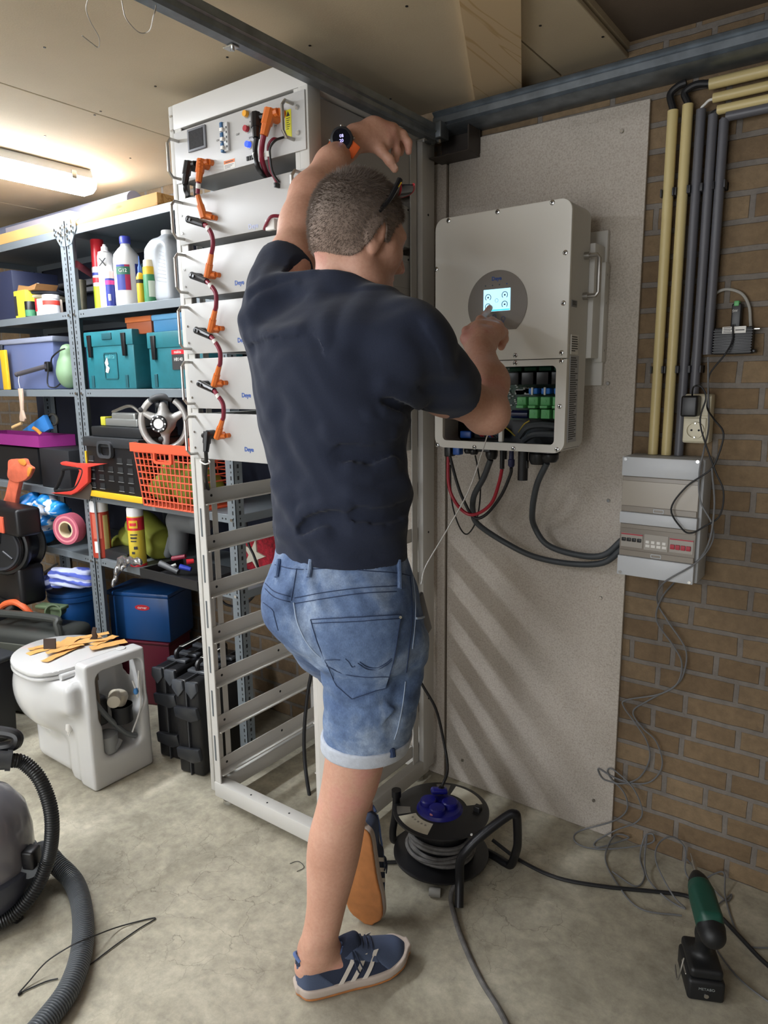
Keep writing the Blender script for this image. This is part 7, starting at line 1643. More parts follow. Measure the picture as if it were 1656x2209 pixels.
# left leg, knee forward, heel lifted
body.add(sd_cone(hipL, P(705, 1385, 1.54), .066, .060), .03); body.add(sd_cone(P(705, 1385, 1.54), knL, .054, .050), .03)
body.add(sd_cone(knL, P(752, 1640, 1.65), .050, .052), .03); body.add(sd_cone(P(752, 1640, 1.65), anL, .052, .026), .03)
body.add(sd_cone(anL, O2+f2*.02+up2*.055, .024, .022), .02); body.add(sd_cone(O2+f2*.02+up2*.055, O2+f2*.12+up2*.042, .022, .018), .02)
m_skin_, nt, b_, oc = newmat('skin')
n1 = noise(nt, oc, 7, 4); n2 = noise(nt, oc, 140, 3, .7)
c_ = ramp(nt, n1, [(.3, srgb('#bf8f79')), (.55, srgb('#cfa08a')), (.72, srgb('#d4948a'))])
c_ = mix(nt, .25, c_, ramp(nt, n2, [(.3, (.35, .3, .28)), (.7, (.65, .66, .66))]), 'OVERLAY')
nt.links.new(c_, b_.inputs['Base Color']); b_.inputs['Roughness'].default_value = .55; b_.inputs['Subsurface Weight'].default_value = .15
b_.inputs['Subsurface Radius'].default_value = (.012, .005, .003); b_.inputs['Subsurface Scale'].default_value = .6
nt.links.new(bumpn(nt, n2, .12, .0015), b_.inputs['Normal'])
person = sdf_obj('person', body, .0031, m_skin_)
tag(person, 'person in navy t-shirt and denim shorts touching the inverter screen, left arm raised', 'person')
# eyes, brow, nails
MB().lathe([(.001, .0005), (.0042, 0), (.005, -.001)], tuple(hl(.0925, .031, .008)), hF, 14).build('iris', mat('iris_dark', '#2b2a2c', .3), person)
MB().tube([hl(.093, .014, .026), hl(.092, .030, .030), hl(.080, .046, .026)], .0028, 8).build('eyebrow', mat('brow_brown', '#8a6f58', .9), person)
m_nail = mat('nail', '#c9a08e', .35)
for p_, d_, n_ in ((P(855, 366, 1.803), Vector(P(851, 364, 1.81)-P(840, 346, 1.805)).normalized(), -AW),):
    MB().rbox((-.006, -.0045, -.0012), (.006, .0045, .0015), .0012, 2, M=frame(P(852, 362, 1.81)-AW*.0085, d_, z=(-AW))).build('nail', m_nail, person)

# --- hair
def hloc(p): d = (p-np.array(HO))/HS; return d @ HRm
def hairline(q):
    f, r, u = q[:, 0], np.abs(q[:, 1]), q[:, 2]
    lim = np.interp(f, [-.13, -.06, -.035, -.022, -.005, .010, .020, .032, .045, .062, .080, .1], [-.064, -.066, -.062, -.048, .0, .030, -.010, -.010, .030, .052, .070, .078])
    return u-lim
hs = SDF(); hs.add(hell(-.018, 0, .040, .1030, .0805, .0885), .02); hs.add(hell(-.045, 0, .005, .0625, .0685, .0575), .04)
hcl = lambda p: hairline(hloc(p.astype(np.float64))).astype(np.float32)
class HairSDF(SDF):
    def __call__(s, p, full=True):
        p = np.asarray(p, np.float32); d = body(p)-.0028
        return smax(smax(d, -hcl(p)*.5, .004), np.where(hloc(p.astype(np.float64))[:, 2] < -.09, .02, -.02).astype(np.float32), .003)
hs2 = HairSDF(); hs2.ops = hs.ops
M_, nt, b_, oc = newmat('cropped_hair'); n_ = noise(nt, oc, 420, 2, .5); n3 = noise(nt, oc, 12, 3)
sz = nt.nodes.new('ShaderNodeSeparateXYZ'); nt.links.new(oc, sz.inputs[0]); mr = nt.nodes.new('ShaderNodeMapRange'); nt.links.new(sz.outputs[2], mr.inputs[0]); mr.inputs[1].default_value = HO.z-.075; mr.inputs[2].default_value = HO.z+.05; mr.inputs[3].default_value = .75; mr.inputs[4].default_value = 0.
c_ = ramp(nt, n_, [(.35, srgb('#766961')), (.65, srgb('#82756b'))]); c_ = mix(nt, .4, c_, ramp(nt, n3, [(.35, (.32, .31, .3)), (.65, (.68, .68, .68))]), 'OVERLAY')
c_ = mix(nt, mr.outputs[0], c_, srgb('#a98f80'))
nt.links.new(c_, b_.inputs['Base Color']); b_.inputs['Roughness'].default_value = .85; nt.links.new(bumpn(nt, n_, .12, .002), b_.inputs['Normal'])
hair = sdf_obj('hair', hs2, .0032, M_, person)
vv = np.empty(len(hair.data.vertices)*3, np.float32); hair.data.vertices.foreach_get('co', vv); vv = vv.reshape(-1, 3)
nn = np.empty(len(hair.data.vertices)*3, np.float32); hair.data.vertices.foreach_get('normal', nn); nn = nn.reshape(-1, 3)
rg = np.random.default_rng(5); idx = rg.integers(0, len(vv), 30000); base = vv[idx]+rg.normal(0, .0015, (30000, 3)); nv = nn[idx]
loc_ = hloc(base.astype(np.float64)); keep = hairline(loc_) > .001; base, nv, loc_ = base[keep], nv[keep], loc_[keep]
Lh = np.interp(loc_[:, 2], [-.05, .03, .09, .13], [.0045, .006, .011, .013])*rg.uniform(.7, 1.2, len(base))
dirv = nv*.75+np.array(-hU)*.45*(loc_[:, 2:3] < .10)+np.array(hF)*.35*(loc_[:, 2:3] >= .08)+rg.normal(0, .09, nv.shape); dirv /= np.linalg.norm(dirv, axis=1, keepdims=True)
t1 = np.cross(dirv, [0, 0, 1.0]); t1 /= np.linalg.norm(t1, axis=1, keepdims=True)+1e-9; t2 = np.cross(dirv, t1)
w_ = .00040; V_ = np.stack([base-dirv*.002+t1*w_, base-dirv*.002-t1*w_*.5+t2*w_*.87, base-dirv*.002-t1*w_*.5-t2*w_*.87, base+dirv*Lh[:, None]], 1).reshape(-1, 3)
n_h = len(base); o_ = np.arange(n_h)[:, None]*4; F_ = np.concatenate([o_+np.array([[0, 1, 3]]), o_+np.array([[1, 2, 3]]), o_+np.array([[2, 0, 3]])])
me = bpy.data.meshes.new('hair_strands'); me.from_pydata(V_.tolist(), [], F_.tolist()); me.update(); me.materials.append(mat('hair_strand', '#7b6e65', .8, var=.15, vscale=60))
ho = bpy.data.objects.new('hair_strands', me); scene.collection.objects.link(ho); ho.parent = hair; ho['kind'] = 'stuff'

# --- t-shirt
m_shirt, nt, b_, oc = newmat('navy_cotton'); n_ = noise(nt, oc, 700, 2); n2 = noise(nt, oc, 16, 4)
nt.links.new(mix(nt, .3, srgb('#272c3b'), ramp(nt, n_, [(.3, srgb('#20242f')), (.7, srgb('#31374a'))])), b_.inputs['Base Color']); b_.inputs['Roughness'].default_value = .9
b_.inputs['Roughness'].default_value = 1.0; b_.inputs['Specular IOR Level'].default_value = .15; b_.inputs['Sheen Weight'].default_value = .12; nt.links.new(bumpn(nt, n2, .25, .006), b_.inputs['Normal'])
sh = SDF()
rowsS = [(640, 850, 640, 1.425, .55), (575, 872, 675, 1.42, .58), (536, 886, 715, 1.41, .62), (528, 890, 770, 1.405, .66), (536, 890, 850, 1.395, .68), (556, 880, 930, 1.38, .70), (570, 877, 1000, 1.37, .72), (580, 886, 1060, 1.36, .74), (585, 880, 1120, 1.35, .74), (587, 876, 1180, 1.345, .74), (588, 876, 1225, 1.345, .74)]
sh.add(sd_loft(smooth_rows(rowsS), face_t, .7), .03)
sh.add(sd_cone(P(722, 618, 1.43), shL+Vector((0, 0, .01)), .052, .056), .05); sh.add(sd_cone(P(752, 664, 1.43), shR+Vector((0, 0, .002)), .050, .066), .05)
sh.add(sd_cone(P(735, 640, 1.42), P(738, 606, 1.43), .066, .058), .03)
sh.add(sd_cone(P(578, 690, 1.47), P(606, 600, 1.54), .060, .057), .04); sh.add(sd_cone(P(606, 600, 1.54), P(636, 530, 1.59), .057, .056), .03)
sh.add(sd_cone(shR, P(950, 815, 1.38), .068, .062), .05); sh.add(sd_cone(P(950, 815, 1.38), P(1010, 865, 1.45), .062, .055), .03)
a1 = P(606, 600, 1.54); a2 = P(652, 478, 1.63); dL = (a2-a1).normalized()
a3 = P(950, 815, 1.38); dR = (elR-a3).normalized()
lines = [([(541, 628), (600, 600), (672, 582)], .006, .011), ([(552, 650), (600, 628), (640, 612)], .005, .010), ([(533, 728), (580, 716), (640, 708)], .004, .012), ([(545, 760), (600, 745), (680, 745)], -.004, .014),
    ([(560, 1000), (590, 1045), (622, 1090), (655, 1138)], .004, .016), ([(548, 940), (572, 1000), (600, 1060)], .003, .018), ([(650, 1105), (700, 1090), (750, 1085)], .006, .011),
    ([(655, 1140), (680, 1120), (720, 1112)], -.006, .012), ([(600, 1150), (650, 1165), (700, 1150)], .005, .010), ([(760, 1015), (800, 1026), (845, 1002)], .006, .014), ([(710, 935), (790, 930), (862, 905)], .006, .016), ([(740, 975), (800, 985), (868, 965)], -.005, .013),
    ([(905, 868), (870, 850), (830, 832)], .008, .013), ([(900, 885), (870, 880), (840, 868)], -.007, .010), ([(900, 900), (862, 905), (830, 890)], .007, .012), ([(890, 925), (850, 925), (800, 900)], .006, .012),
    ([(760, 1065), (820, 1070), (875, 1050)], .006, .014), ([(770, 1110), (830, 1118), (878, 1098)], -.005, .012), ([(765, 1140), (820, 1145), (874, 1130)], .005, .012), ([(680, 640), (700, 680), (700, 730)], .004, .016), ([(790, 640), (760, 700), (740, 760)], .004, .018),
    ([(930, 700), (960, 745), (975, 800)], .004, .012), ([(900, 720), (925, 770), (930, 830)], -.004, .014), ([(586, 1192), (650, 1203), (720, 1206), (800, 1204), (872, 1196)], -.0016, .003), ([(600, 870), (610, 950), (640, 1030)], -.004, .016)]
rd = ridges(sh, lines)
def sh_disp(p):
    x, y, z = p[:, 0], p[:, 1], p[:, 2]
    w_ = .0016*np.sin(z*95+x*40+2*np.sin(x*30))*np.sin(x*60-y*50)+.0022*np.sin(z*38+y*45+x*20)
    return rd(p)+w_
sh.disp = sh_disp
hemz = P(730, 1196, 1.345).z
sh.plane(P(730, 1196, 1.345), (0, 0, -1), .006)
sh.plane(P(631, 556, 1.575)+dL*.0, dL, .005) if False else None
class ShirtSDF(SDF):
    """sleeves end at the hems, collar is open"""
    def __call__(s, p, full=True):
        p = np.asarray(p, np.float32); d = SDF.__call__(s, p)
        hL = np.array(P(629, 565, 1.565), np.float32); nL = np.array(dL, np.float32)
        near = (((p-hL)**2).sum(1) < .11**2); d = np.where(near, smax(d, (p-hL) @ nL, .004), d)
        hR_ = np.array(P(984, 855, 1.425), np.float32); nR = np.array(dR, np.float32)
        near = (((p-hR_)**2).sum(1) < .12**2); d = np.where(near, smax(d, (p-hR_) @ nR, .004), d)
        c = np.array(P(752, 585, 1.435), np.float32); nc = np.array((SR*.20+AW*.22+Vector((0, 0, 1))).normalized(), np.float32)
        near = (((p-c)**2).sum(1) < .13**2); d = np.where(near, smax(d, (p-np.array(P(752, 612, 1.43), np.float32)) @ nc, .004), d)
        return d
s2 = ShirtSDF(); s2.ops = sh.ops; s2.disp = sh.disp; s2.clip = sh.clip
shirt = sdf_obj('t_shirt', s2, .0042, m_shirt, person)
shirt['label'] = 'plain navy t-shirt'

# --- denim shorts
m_den, nt, b_, oc = newmat('washed_denim'); tw = noise(nt, mapping(nt, oc, (900, 900, 250)), 1, 2); n2 = noise(nt, oc, 9, 5, .6, .4); n3 = noise(nt, oc, 60, 4, .7)
c_ = ramp(nt, n2, [(.3, srgb('#42567a')), (.5, srgb('#5d7294')), (.68, srgb('#8d9db3'))])
c_ = mix(nt, .55, c_, ramp(nt, n3, [(.3, (.3, .31, .34)), (.7, (.7, .7, .7))]), 'OVERLAY'); c_ = mix(nt, .35, c_, ramp(nt, tw, [(.35, (.3, .3, .33)), (.65, (.7, .7, .7))]), 'OVERLAY')
nt.links.new(c_, b_.inputs['Base Color']); b_.inputs['Roughness'].default_value = .88; nt.links.new(bumpn(nt, n3, .3, .003), b_.inputs['Normal'])
st = SDF()
rowsH = [(592, 874, 1180, 1.345, .74), (584, 884, 1215, 1.345, .76), (574, 896, 1250, 1.345, .80), (568, 905, 1290, 1.345, .82), (574, 912, 1330, 1.342, .82), (600, 915, 1365, 1.338, .80), (640, 914, 1395, 1.33, .80)]
st.add(sd_loft(smooth_rows(rowsH), 36, .8), .02)
rowsL = [(672, 914, 1370, 1.325, .9), (690, 913, 1410, 1.322, .95), (696, 909, 1460, 1.315, 1.0), (698, 903, 1510, 1.312, 1.0), (697, 892, 1560, 1.312, 1.0), (696, 880, 1600, 1.315, 1.0), (698, 868, 1640, 1.32, 1.0)]
st.add(sd_loft(smooth_rows(rowsL), 36, 1.0), .03)
st.add(sd_ell(tuple(P(664, 1300, 1.325)), (.082, .082, .080)), .04); st.add(sd_ell(tuple(P(765, 1345, 1.27)), (.095, .075, .095)), .06)
st.add(sd_cone(P(655, 1310, 1.40), P(705, 1385, 1.53), .082, .076), .03); st.add(sd_cone(P(705, 1385, 1.53), P(795, 1492, 1.70), .074, .068), .02)
dl_ = [([(640, 1290), (648, 1330), (668, 1380), (690, 1420)], -.010, .012), ([(690, 1425), (720, 1440), (760, 1470)], -.004, .012), ([(700, 1470), (740, 1500), (800, 1510)], .0035, .012), ([(600, 1330), (640, 1380), (690, 1412)], -.004, .012),
    ([(640, 1225), (625, 1260), (612, 1290)], .003, .008), ([(660, 1225), (670, 1265), (690, 1300)], .003, .008), ([(905, 1290), (922, 1308), (930, 1330)], .016, .016), ([(900, 1340), (915, 1400), (905, 1460)], .004, .02), ([(720, 1540), (780, 1550), (850, 1530)], .003, .012), ([(860, 1480), (850, 1540), (845, 1590)], -.003, .012)]
rd2 = ridges(st, dl_); st.disp = lambda p: rd2(p)+.0012*np.sin(p[:, 2]*120+p[:, 0]*60)*np.sin(p[:, 0]*90+p[:, 1]*70)
zc_ = P(778, 1608, 1.316).z
class ShortsSDF(SDF):
    def __call__(s, p, full=True):
        p = np.asarray(p, np.float32); d = SDF.__call__(s, p)
        c = np.array(P(792, 1488, 1.69), np.float32); n = np.array((P(792, 1488, 1.69)-P(655, 1310, 1.40)).normalized(), np.float32)
        near = ((p-c)**2).sum(1) < .13**2; d = np.where(near & (((p-c) @ n) > -.05), smax(d, (p-c) @ n, .004), d)
        return d
s3 = ShortsSDF(); s3.ops = st.ops; s3.disp = st.disp; s3.clip = []
s3.plane((0, 0, zc_), (0, 0, -1), .004); s3.plane((0, 0, hemz+.045), (0, 0, 1), .004)
shorts = sdf_obj('shorts', s3, .0038, m_den, person); shorts['label'] = 'washed blue denim shorts with rolled cuffs'
cf = SDF(); cf.add(sd_loft(smooth_rows(rowsL), 36, 1.0, ext=.0045), .03); cf.plane((0, 0, zc_-.002), (0, 0, -1), .003); cf.plane((0, 0, zc_+.030), (0, 0, 1), .005)
cuff = sdf_obj('cuff', cf, .0035, mat('pale_denim', '#b9bfca', .9, bump=.3, bscale=500, var=.1, vscale=90), shorts)
# stitching and pockets laid on the cloth
bm_ = bmesh.new(); bm_.from_mesh(shorts.data); bv = BVHTree.FromBMesh(bm_); bm_.free()
bmc = bmesh.new(); bmc.from_mesh(cuff.data); bvc = BVHTree.FromBMesh(bmc); bmc.free()
def onto(px, py, off=.0006, tree=None):
    d = Vector(tuple((px-828)/FPX*RT-(py-1104.5)/FPX*UP+FW)).normalized(); h = (tree or bv).ray_cast(Vector((0, 0, H)), d)
    if h[0] is None: return None
    n = h[1] if h[1].dot(d) < 0 else -h[1]
    return h[0]+n*off
def seam(name, pts, mt, r=.0009, off=.0004, par=None, tree=None):
    C = catmull([(x, y, 0) for x, y in pts], 6); Q = [onto(c[0], c[1], off, tree) for c in C]; Q = [q_ for q_ in Q if q_ is not None]
    return MB().tube(Q, r, 6, raw=True).build(name, mt, par or shorts)
m_dk = mat('dark_seam', '#2b3a58', .9); m_lt = mat('light_seam', '#a9b9cf', .9)
seam('seam', [(640, 1226), (634, 1262), (628, 1296)], m_dk); seam('seam', [(633, 1300), (640, 1340), (655, 1375), (672, 1400), (690, 1418)], m_lt, .0012)
for off in (0, 12):
    seam('seam', [(572, 1258+off), (592, 1276+off), (626, 1287+off)], m_dk); seam('seam', [(635, 1290+off), (700, 1278+off*1.1), (780, 1268+off), (855, 1264+off)], m_dk)
seam('seam', [(584, 1216), (640, 1228), (720, 1226), (800, 1232), (853, 1236), (885, 1242)], m_dk)
for x0, x1 in ((604, 598), (672, 666), (858, 860)):
    yb = 1246 if x0 < 850 else 1270
    Q = [onto(x0+(x1-x0)*k/6, 1208+(yb-1208)*k/6, .0025) for k in range(7)]; Q = [q_ for q_ in Q if q_ is not None]
    if len(Q) > 3: MB().tube(Q, .0042, 8, raw=True, prof=[(1.2, .45), (1.2, -.45), (-1.2, -.45), (-1.2, .45)]+[(1.2, .45), (1.2, -.45), (-1.2, -.45), (-1.2, .45)]).build('belt_loop', m_den, shorts) if False else MB().tube(Q, .0045, 8, raw=True).build('belt_loop', m_den, shorts)
pk = [(673, 1336), (862, 1326), (848, 1420), (832, 1482), (760, 1506), (728, 1478), (702, 1420), (688, 1385)]
def pocket_patch():
    """pocket: a thin patch lifted off the cloth, its outline cast onto it"""
    L_ = [(673, 1336), (681, 1368), (695, 1402), (706, 1436), (722, 1470), (745, 1494), (760, 1506)]
    R_ = [(862, 1326), (858, 1356), (852, 1392), (846, 1424), (838, 1456), (830, 1484), (800, 1496)]
    rows = []
    for (xl, yl), (xr, yr) in zip(L_, R_):
        row = [onto(xl+(xr-xl)*k/14, yl+(yr-yl)*k/14, .0032) for k in range(15)]
        if any(v is None for v in row): return None
        rows.append(row)
    return MB().sheet(rows, .0016)
pp = pocket_patch()
if pp: pocket = pp.build('back_pocket', m_den, shorts, smooth=60)
ol = pk+[pk[0]]
for a_, b2 in zip(ol[:-1], ol[1:]):
    seam('seam', [a_, ((a_[0]+b2[0])/2, (a_[1]+b2[1])/2), b2], m_dk, .0009, .0036)
seam('seam', [(677, 1344), (770, 1340), (861, 1334)], m_dk, .0008, .0036)
for pts in ([(704, 1422), (720, 1420), (734, 1421)], [(746, 1418), (754, 1426), (760, 1436), (766, 1434)], [(772, 1428), (790, 1440), (812, 1441), (830, 1433), (843, 1422)], [(776, 1426), (792, 1436), (812, 1437), (828, 1430), (843, 1418)], [(706, 1434), (740, 1450), (790, 1458), (838, 1457)]):
    seam('stitching', pts, m_dk, .0008, .0036)
q_ = onto(860, 1331, .004); MB().cyl(q_, q_-AW*.002, .0028, n=12).build('rivet', m_steel, shorts) if q_ is not None else None
seam('seam', [(884, 1244), (888, 1290), (888, 1340), (882, 1400), (876, 1450)], m_dk, .0012); seam('seam', [(890, 1244), (895, 1290), (895, 1340), (889, 1400)], m_lt, .0010)
seam('seam', [(874, 1470), (868, 1520), (858, 1570), (850, 1595)], m_lt, .0009)
seam('seam', [(568, 1300), (588, 1316), (592, 1330), (600, 1360)], m_dk)
# front pocket edge; a black slab stands in for its shaded opening
Q = [onto(x, y, .003) for x, y in ((897, 1330), (908, 1330), (920, 1325))]
seam('pocket_edge', [(896, 1334), (910, 1332), (924, 1324)], m_lt, .0022, .002)
tabq = [onto(x, y, .0015, bvc) for x, y in ((843, 1610), (845, 1620), (846, 1632))]; tabq = [v for v in tabq if v is not None]
if len(tabq) > 1: MB().tube(tabq, .0065, 8, raw=True).build('cuff_tab', m_dk, cuff)
p = P(912, 1300, 1.30)
ph = thing('dark_slab', 'black slab standing in for the dark opening of the right shorts pocket', 'dark_slab', p)
MB().rbox((-.004, -.03, -.06), (.004, .03, .02), .003, M=rz_m(P(906, 1306, 1.335), math.radians(20), 0, math.radians(-14))).build('body', m_black, ph)

# --- shoes
m_nv = mat('shoe_navy', '#262f45', .8, bump=.3, bscale=500); m_sl = mat('shoe_suede', '#4a5670', .9, bump=.3, bscale=400); m_mid = mat('shoe_midsole', '#b9aba0', .7, var=.08); m_gum = mat('gum_sole', '#b2733f', .55, var=.15, vscale=40)
m_str = mat('shoe_stripe', '#d6cec4', .6); m_lin = mat('shoe_lining', '#5b73a6', .8)
def shoe(name, M_, side):
    """side +1: viewer sees the shoe's right side; local x forward, y left, z up"""
    root = bpy.data.objects.new(name, None); scene.collection.objects.link(root); root.parent = person
    R3 = np.array(M_.to_3x3()); T3 = np.array(M_.translation)
    def W(v): return tuple(R3 @ np.array(v, float)+T3)
    def ell(c, r): return sd_ell(W(c), r, R3)
    def cone(a, b, r1, r2): return sd_cone(W(a), W(b), r1, r2)
    # outline half widths along the foot
    xs_ = np.array([-.032, -.02, 0, .04, .09, .14, .18, .21, .232]); wd = np.array([.012, .028, .034, .034, .034, .043, .045, .036, .010]); ox = np.array([0, 0, 0, -.002, -.004, 0, .004, .006, .006])
    tops = np.array([.090, .102, .098, .084, .096, .076, .060, .052, .036]); 
    C4 = np.array(catmull(np.stack([xs_, wd, ox, tops], 1), 6)); C4 = C4[np.argsort(C4[:, 0])]; xs_, wd, ox, tops = C4.T; wd = np.maximum(wd, .008)
    def loc(p): return (p-T3.astype(np.float32)) @ R3.astype(np.float32)
    lo = np.min([W((x, y, z)) for x in (-.05, .25) for y in (-.06, .06) for z in (-.01, .13)], 0).astype(np.float32); hi = np.max([W((x, y, z)) for x in (-.05, .25) for y in (-.06, .06) for z in (-.01, .13)], 0).astype(np.float32)
    def upper(ext=0.):
        def f(p):
            q_ = loc(p); x = np.clip(q_[:, 0], xs_[0], xs_[-1]); w2 = np.interp(x, xs_, wd); t_ = np.interp(x, xs_, tops); o2 = np.interp(x, xs_, ox)
            z0 = .022; hh = np.maximum(t_-z0, .01); z = np.clip((q_[:, 2]-z0)/hh, 0, 1)
            wz = w2*(1-.45*z**1.6)+ext; dy = np.abs(q_[:, 1]-o2)-wz; cvu = np.interp(q_[:, 0], [-.04, -.02, .02, .12, .17, .235], [.005, .002, 0, 0, .003, .018]); dz = np.maximum(q_[:, 2]-t_-ext, z0-.012+cvu-q_[:, 2]); dx = np.abs(q_[:, 0]-x)
            d = np.maximum(dy, dz); d = np.where((dy > 0) & (dz > 0), np.sqrt(np.maximum(dy, 0)**2+np.maximum(dz, 0)**2), d)
            return (np.where(dx > 0, np.sqrt(np.maximum(d, 0)**2+dx**2), smax(dy, dz, .022))).astype(np.float32)*.8
        return f, lo, hi
    def soleprim(z0, z1, ext):
        def f(p):
            q_ = loc(p); x = np.clip(q_[:, 0], xs_[0], xs_[-1]); w2 = np.interp(x, xs_, wd)+ext; o2 = np.interp(x, xs_, ox)
            cv = np.interp(q_[:, 0], [-.04, -.02, .02, .12, .17, .235], [.005, .002, 0, 0, .003, .018])
            dy = np.abs(q_[:, 1]-o2)-w2; dz = np.maximum(q_[:, 2]-z1-cv, z0+cv-q_[:, 2]); dx = np.abs(q_[:, 0]-x)-ext
            return (smax(smax(dy, dz, .006), dx, .006)*.85).astype(np.float32)
        return f, lo, hi
    kw = dict(lo=lo-.02, hi=hi+.02)
    u = SDF(); u.add(upper(), .004); u.add(cone((.075, 0, .085), (.10, 0, .098), .020, .014), .015); u.sub(ell((.022, 0, .115), (.058, .027, .047)), .008); u.sub(ell((.02, 0, .08), (.035, .02, .04)), .01)
    o = sdf_obj('upper', u, .0028, m_nv, root, **kw)
    lt = SDF(); lt.add(upper(.0012), .004)
    def wz(pt, n): lt.plane(W(pt), R3 @ np.array(n, float), .003)
    wz((.165, 0, .03), (-1, 0, -.9)); o = sdf_obj('toe_panel', lt, .0028, m_sl, root, **kw)
    lt = SDF(); lt.add(upper(.0012), .004); wz((.028, 0, .045), (1, 0, 1.0)); wz((0, 0, .075), (0, 0, 1)); sdf_obj('heel_panel', lt, .0028, m_sl, root, **kw)
    lt = SDF(); lt.add(upper(.0014), .004); wz((.085, 0, .070), (-.35, 0, -1)); wz((.150, 0, .05), (1, 0, .2)); sdf_obj('eyelet_panel', lt, .0028, m_sl, root, **kw)
    md = SDF(); md.add(soleprim(.006, .026, .006), .004); sdf_obj('midsole', md, .0028, m_mid, root, **kw)
    gs = SDF(); gs.add(soleprim(.0, .007, .0055), .004); sdf_obj('outsole', gs, .0028, m_gum, root, **kw)
    us = SDF(); us.add(upper(.0018), .004); up_m, up_f = None, None
    for sd_ in (-1, 1):
        for k in range(3):
            x0 = .052+.027*k; rows = []
            for i in range(7):
                t_ = i/6; xx = x0+.034*t_; z = .024+.050*t_; row = []
                for j in range(3):
                    x_ = xx+j*.0055; w2 = np.interp(x_, xs_, wd); tp = np.interp(x_, xs_, tops); o2 = np.interp(x_, xs_, ox)
                    zz = min(max((z-.022)/(tp-.022), 0), .93); y = sd_*((w2*(1-.45*zz**1.6))-.0025*(1 if zz > .6 else 0)+.0016)+o2
                    row.append(Vector(W((x_, y, z))))
                rows.append(row)
            MB().sheet(rows, -.0012*sd_).build('stripe', m_str, root)
    for k in range(5):
        x_ = .092+.0115*k; tz = np.interp(x_, xs_, tops)+.0015
        MB().tube([W((x_, -.020, tz-.007)), W((x_+.002, -.01, tz+.001)), W((x_+.004, .01, tz+.001)), W((x_+.006, .020, tz-.007))], .0022, 6).build('lace', m_nv, root)
    MB().tube([W((.092, -.008, .092)), W((.090, -.03, .082)), W((.094, -.041, .060)), W((.100, -.043, .045))], .0018, 6).tube([W((.092, -.008, .092)), W((.098, -.032, .080)), W((.105, -.041, .062)), W((.110, -.044, .050))], .0018, 6).build('lace', m_nv, root)
    MB().tube([W((-.026, -.014, .088)), W((-.034, 0, .098)), W((-.026, .014, .088))], .004, 8).build('pull_tab', m_lin, root)
    MB().tube([W(v) for v in ((-.020, -.018, .086), (.0, -.026, .076), (.03, -.028, .072), (.06, -.022, .086), (.072, -.014, .096))], .0028, 8).tube([W(v) for v in ((-.020, .018, .086), (.0, .026, .076), (.03, .028, .072), (.06, .022, .086), (.072, .014, .096))], .0028, 8).build('collar', m_lin, root)
    return root
A = Vector((-.935, .972, 0)); fw2 = (at(868, 2048, Z=.03)-A); fw2.z = 0; fw2.normalize(); lf = Vector((0, 0, 1)).cross(fw2)
Mx = Matrix(((fw2.x, lf.x, 0, A.x), (fw2.y, lf.y, 0, A.y), (fw2.z, lf.z, 1, .0006), (0, 0, 0, 1)))
r_sh = shoe('shoe', Mx, 1); r_sh['label'] = 'standing right shoe'
Mx = Matrix(((f2.x, lf2.x, up2.x, O2.x), (f2.y, lf2.y, up2.y, O2.y), (f2.z, lf2.z, up2.z, O2.z), (0, 0, 0, 1)))
l_sh = shoe('shoe', Mx, -1); l_sh['label'] = 'left shoe on its toe, tan sole turned to the viewer'

# --- watch and sunglasses
fa = (P(715, 355, 1.735)-wrL).normalized()
wc = P(737, 300, 1.742)
wt = thing('wrist_watch', 'black sports watch with orange strap on the raised wrist', 'watch', wc)
nz = (-AW*.93-SR*.25+Vector((0, 0, .1))).normalized(); wx = (SR*.80+Vector((0, 0, -.62))).normalized()
Wm = frame(wc, wx, z=nz)
MB().prism([(.0265*math.cos(k*PI/6+.26)*(1.04 if k % 2 else 1), .0265*math.sin(k*PI/6+.26)*(1.04 if k % 2 else 1)) for k in range(12)], 'z', -.008, .004, M=Wm, bev=.002).build('case', m_black, wt)
MB().lathe([(.0255, .003), (.0255, .006), (.0205, .008), (.0200, .0055)], n=32, M=Wm).build('bezel', mat('bezel_charcoal', '#26272b', .45), wt)
MB().lathe([(.001, .006), (.0202, .006)], n=32, M=Wm).build('dial', mat('watch_glass', '#1b1d2a', .12), wt)
text('08', .0095, mat('digit_violet', '#b9b4ff', .4, emit=1.2), wt, Wm @ Matrix.Translation((-.003, .004, .0065)) @ Matrix.Rotation(math.radians(45), 4, 'Z'), 'digits', .0002); text('20', .0095, MATS['digit_violet'], wt, Wm @ Matrix.Translation((.003, -.004, .0065)) @ Matrix.Rotation(math.radians(45), 4, 'Z'), 'digits', .0002)
for k in (0, 2, 4, 6): a = k*PI/4+.7; MB().cyl(Wm @ Vector((.026*math.cos(a), .026*math.sin(a), -.002)), Wm @ Vector((.030*math.cos(a), .030*math.sin(a), -.002)), .003, n=8).build('button', m_steel, wt)
cw = wrL+fa*.004; u1 = nz; v1 = fa.cross(u1).normalized()
pts = [cw+(u1*math.cos(a)+v1*math.sin(a))*.0335 for a in np.linspace(0, 2*PI, 28)[:-1]]
rows = [[pp_+fa*s2_ for s2_ in (-.011, 0, .011)] for pp_ in pts+[pts[0]]]
MB().sheet(rows, -.0028).build('strap', mat('strap_orange', '#ee6a2e', .6), wt, smooth=60)
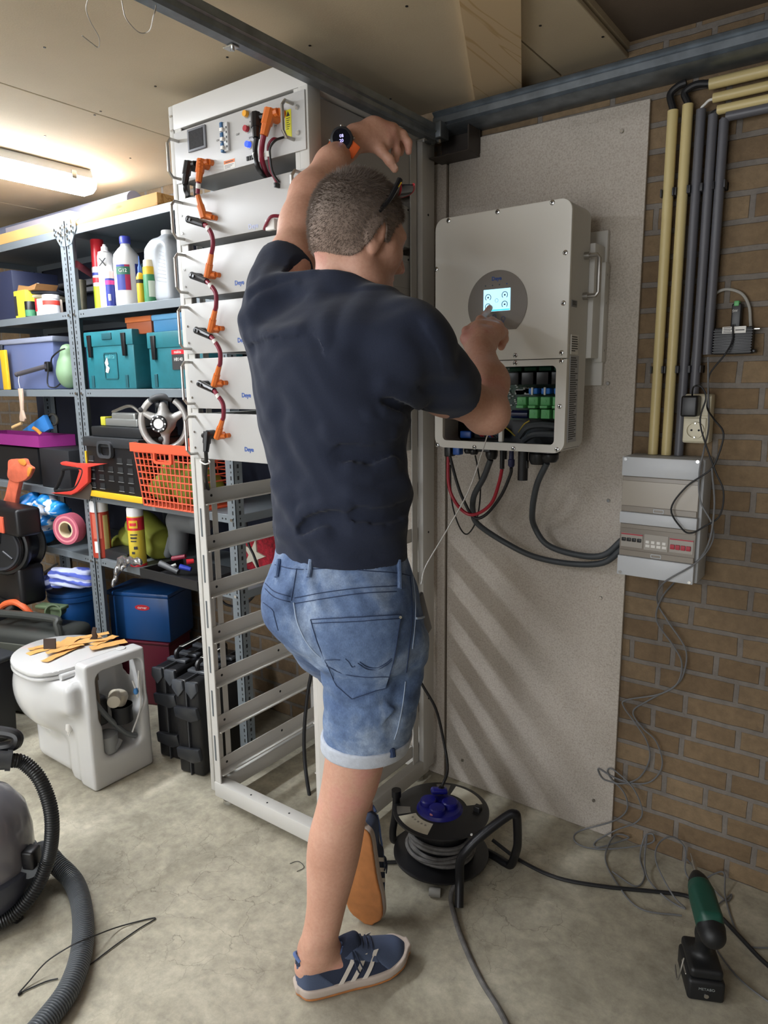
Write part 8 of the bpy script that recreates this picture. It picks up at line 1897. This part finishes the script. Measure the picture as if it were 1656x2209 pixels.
sa = P(754, 318, 1.744); MB().rbox((-.010, -.016, -.003), (.020, .016, .004), .003, 2, M=frame(sa, wx*.9+nz*-.35, z=(nz+wx*.4))).build('strap_lug', MATS['strap_orange'], wt)
sg = thing('sunglasses', 'black and red sport sunglasses pushed up on the head', 'sunglasses', hl(.06, 0, .11))
def onr(px, py, r=.081):
    d = Vector(tuple((px-828)/FPX*RT-(py-1104.5)/FPX*UP+FW)); o = Vector((0, 0, H)); pl_ = hl(0, r, 0); t_ = (pl_-o).dot(hR)/d.dot(hR); return o+d*t_
m_sgb = mat('sunglass_black', '#15171d', .3); m_sgr = mat('sunglass_red', '#c4262f', .35)
T1 = [onr(800, 500, .070), onr(804, 480, .075), onr(818, 456, .080), onr(838, 432, .082), onr(852, 408, .083), onr(862, 388, .078)]
q0 = hloc(np.array(T1[-1])[None])[0]
MB().tube(T1, lambda u: .0026+.0035*u, 10).build('temple_arm', m_sgb, sg)
T2 = [hl(*(lambda q_: (q_[0], -q_[1], q_[2]))(hloc(np.array(t_)[None])[0])) for t_ in T1]
MB().tube(T2, lambda u: .0026+.0035*u, 10).build('temple_arm', m_sgb, sg)
fq, uq = float(q0[0]), float(q0[2])
arc = []
for k in range(15):
    a = -1+2*k/14; arc.append((fq+.030*(1-a*a), .078*a, uq))
up_ = Vector((-.35, 0, 1)); rows = []
for (f_, r_, u_) in arc:
    k_ = 1-abs(r_/.078)**4*.35; nb = .008*(1-min(abs(r_)/.02, 1))
    rows.append([hl(f_+.034*s3_*1.0, r_, u_-.002+.022*(s3_-.5)*k_) for s3_ in (.15+nb*20, .35, .6, .8, 1.0)])
MB().sheet(rows, .0016).build('lens', mat('lens_dark', '#141a2c', .12), sg, smooth=60)
MB().tube([r_[-1] for r_ in rows], .0026, 8, raw=True).tube([r_[0] for r_ in rows], .0022, 8, raw=True).build('rim', m_sgr, sg)
a_, b2 = onr(858, 404, .0865), onr(865, 394, .0845); MB().cyl(a_, b2, .0016, n=8).build('logo_mark', m_ye, sg)
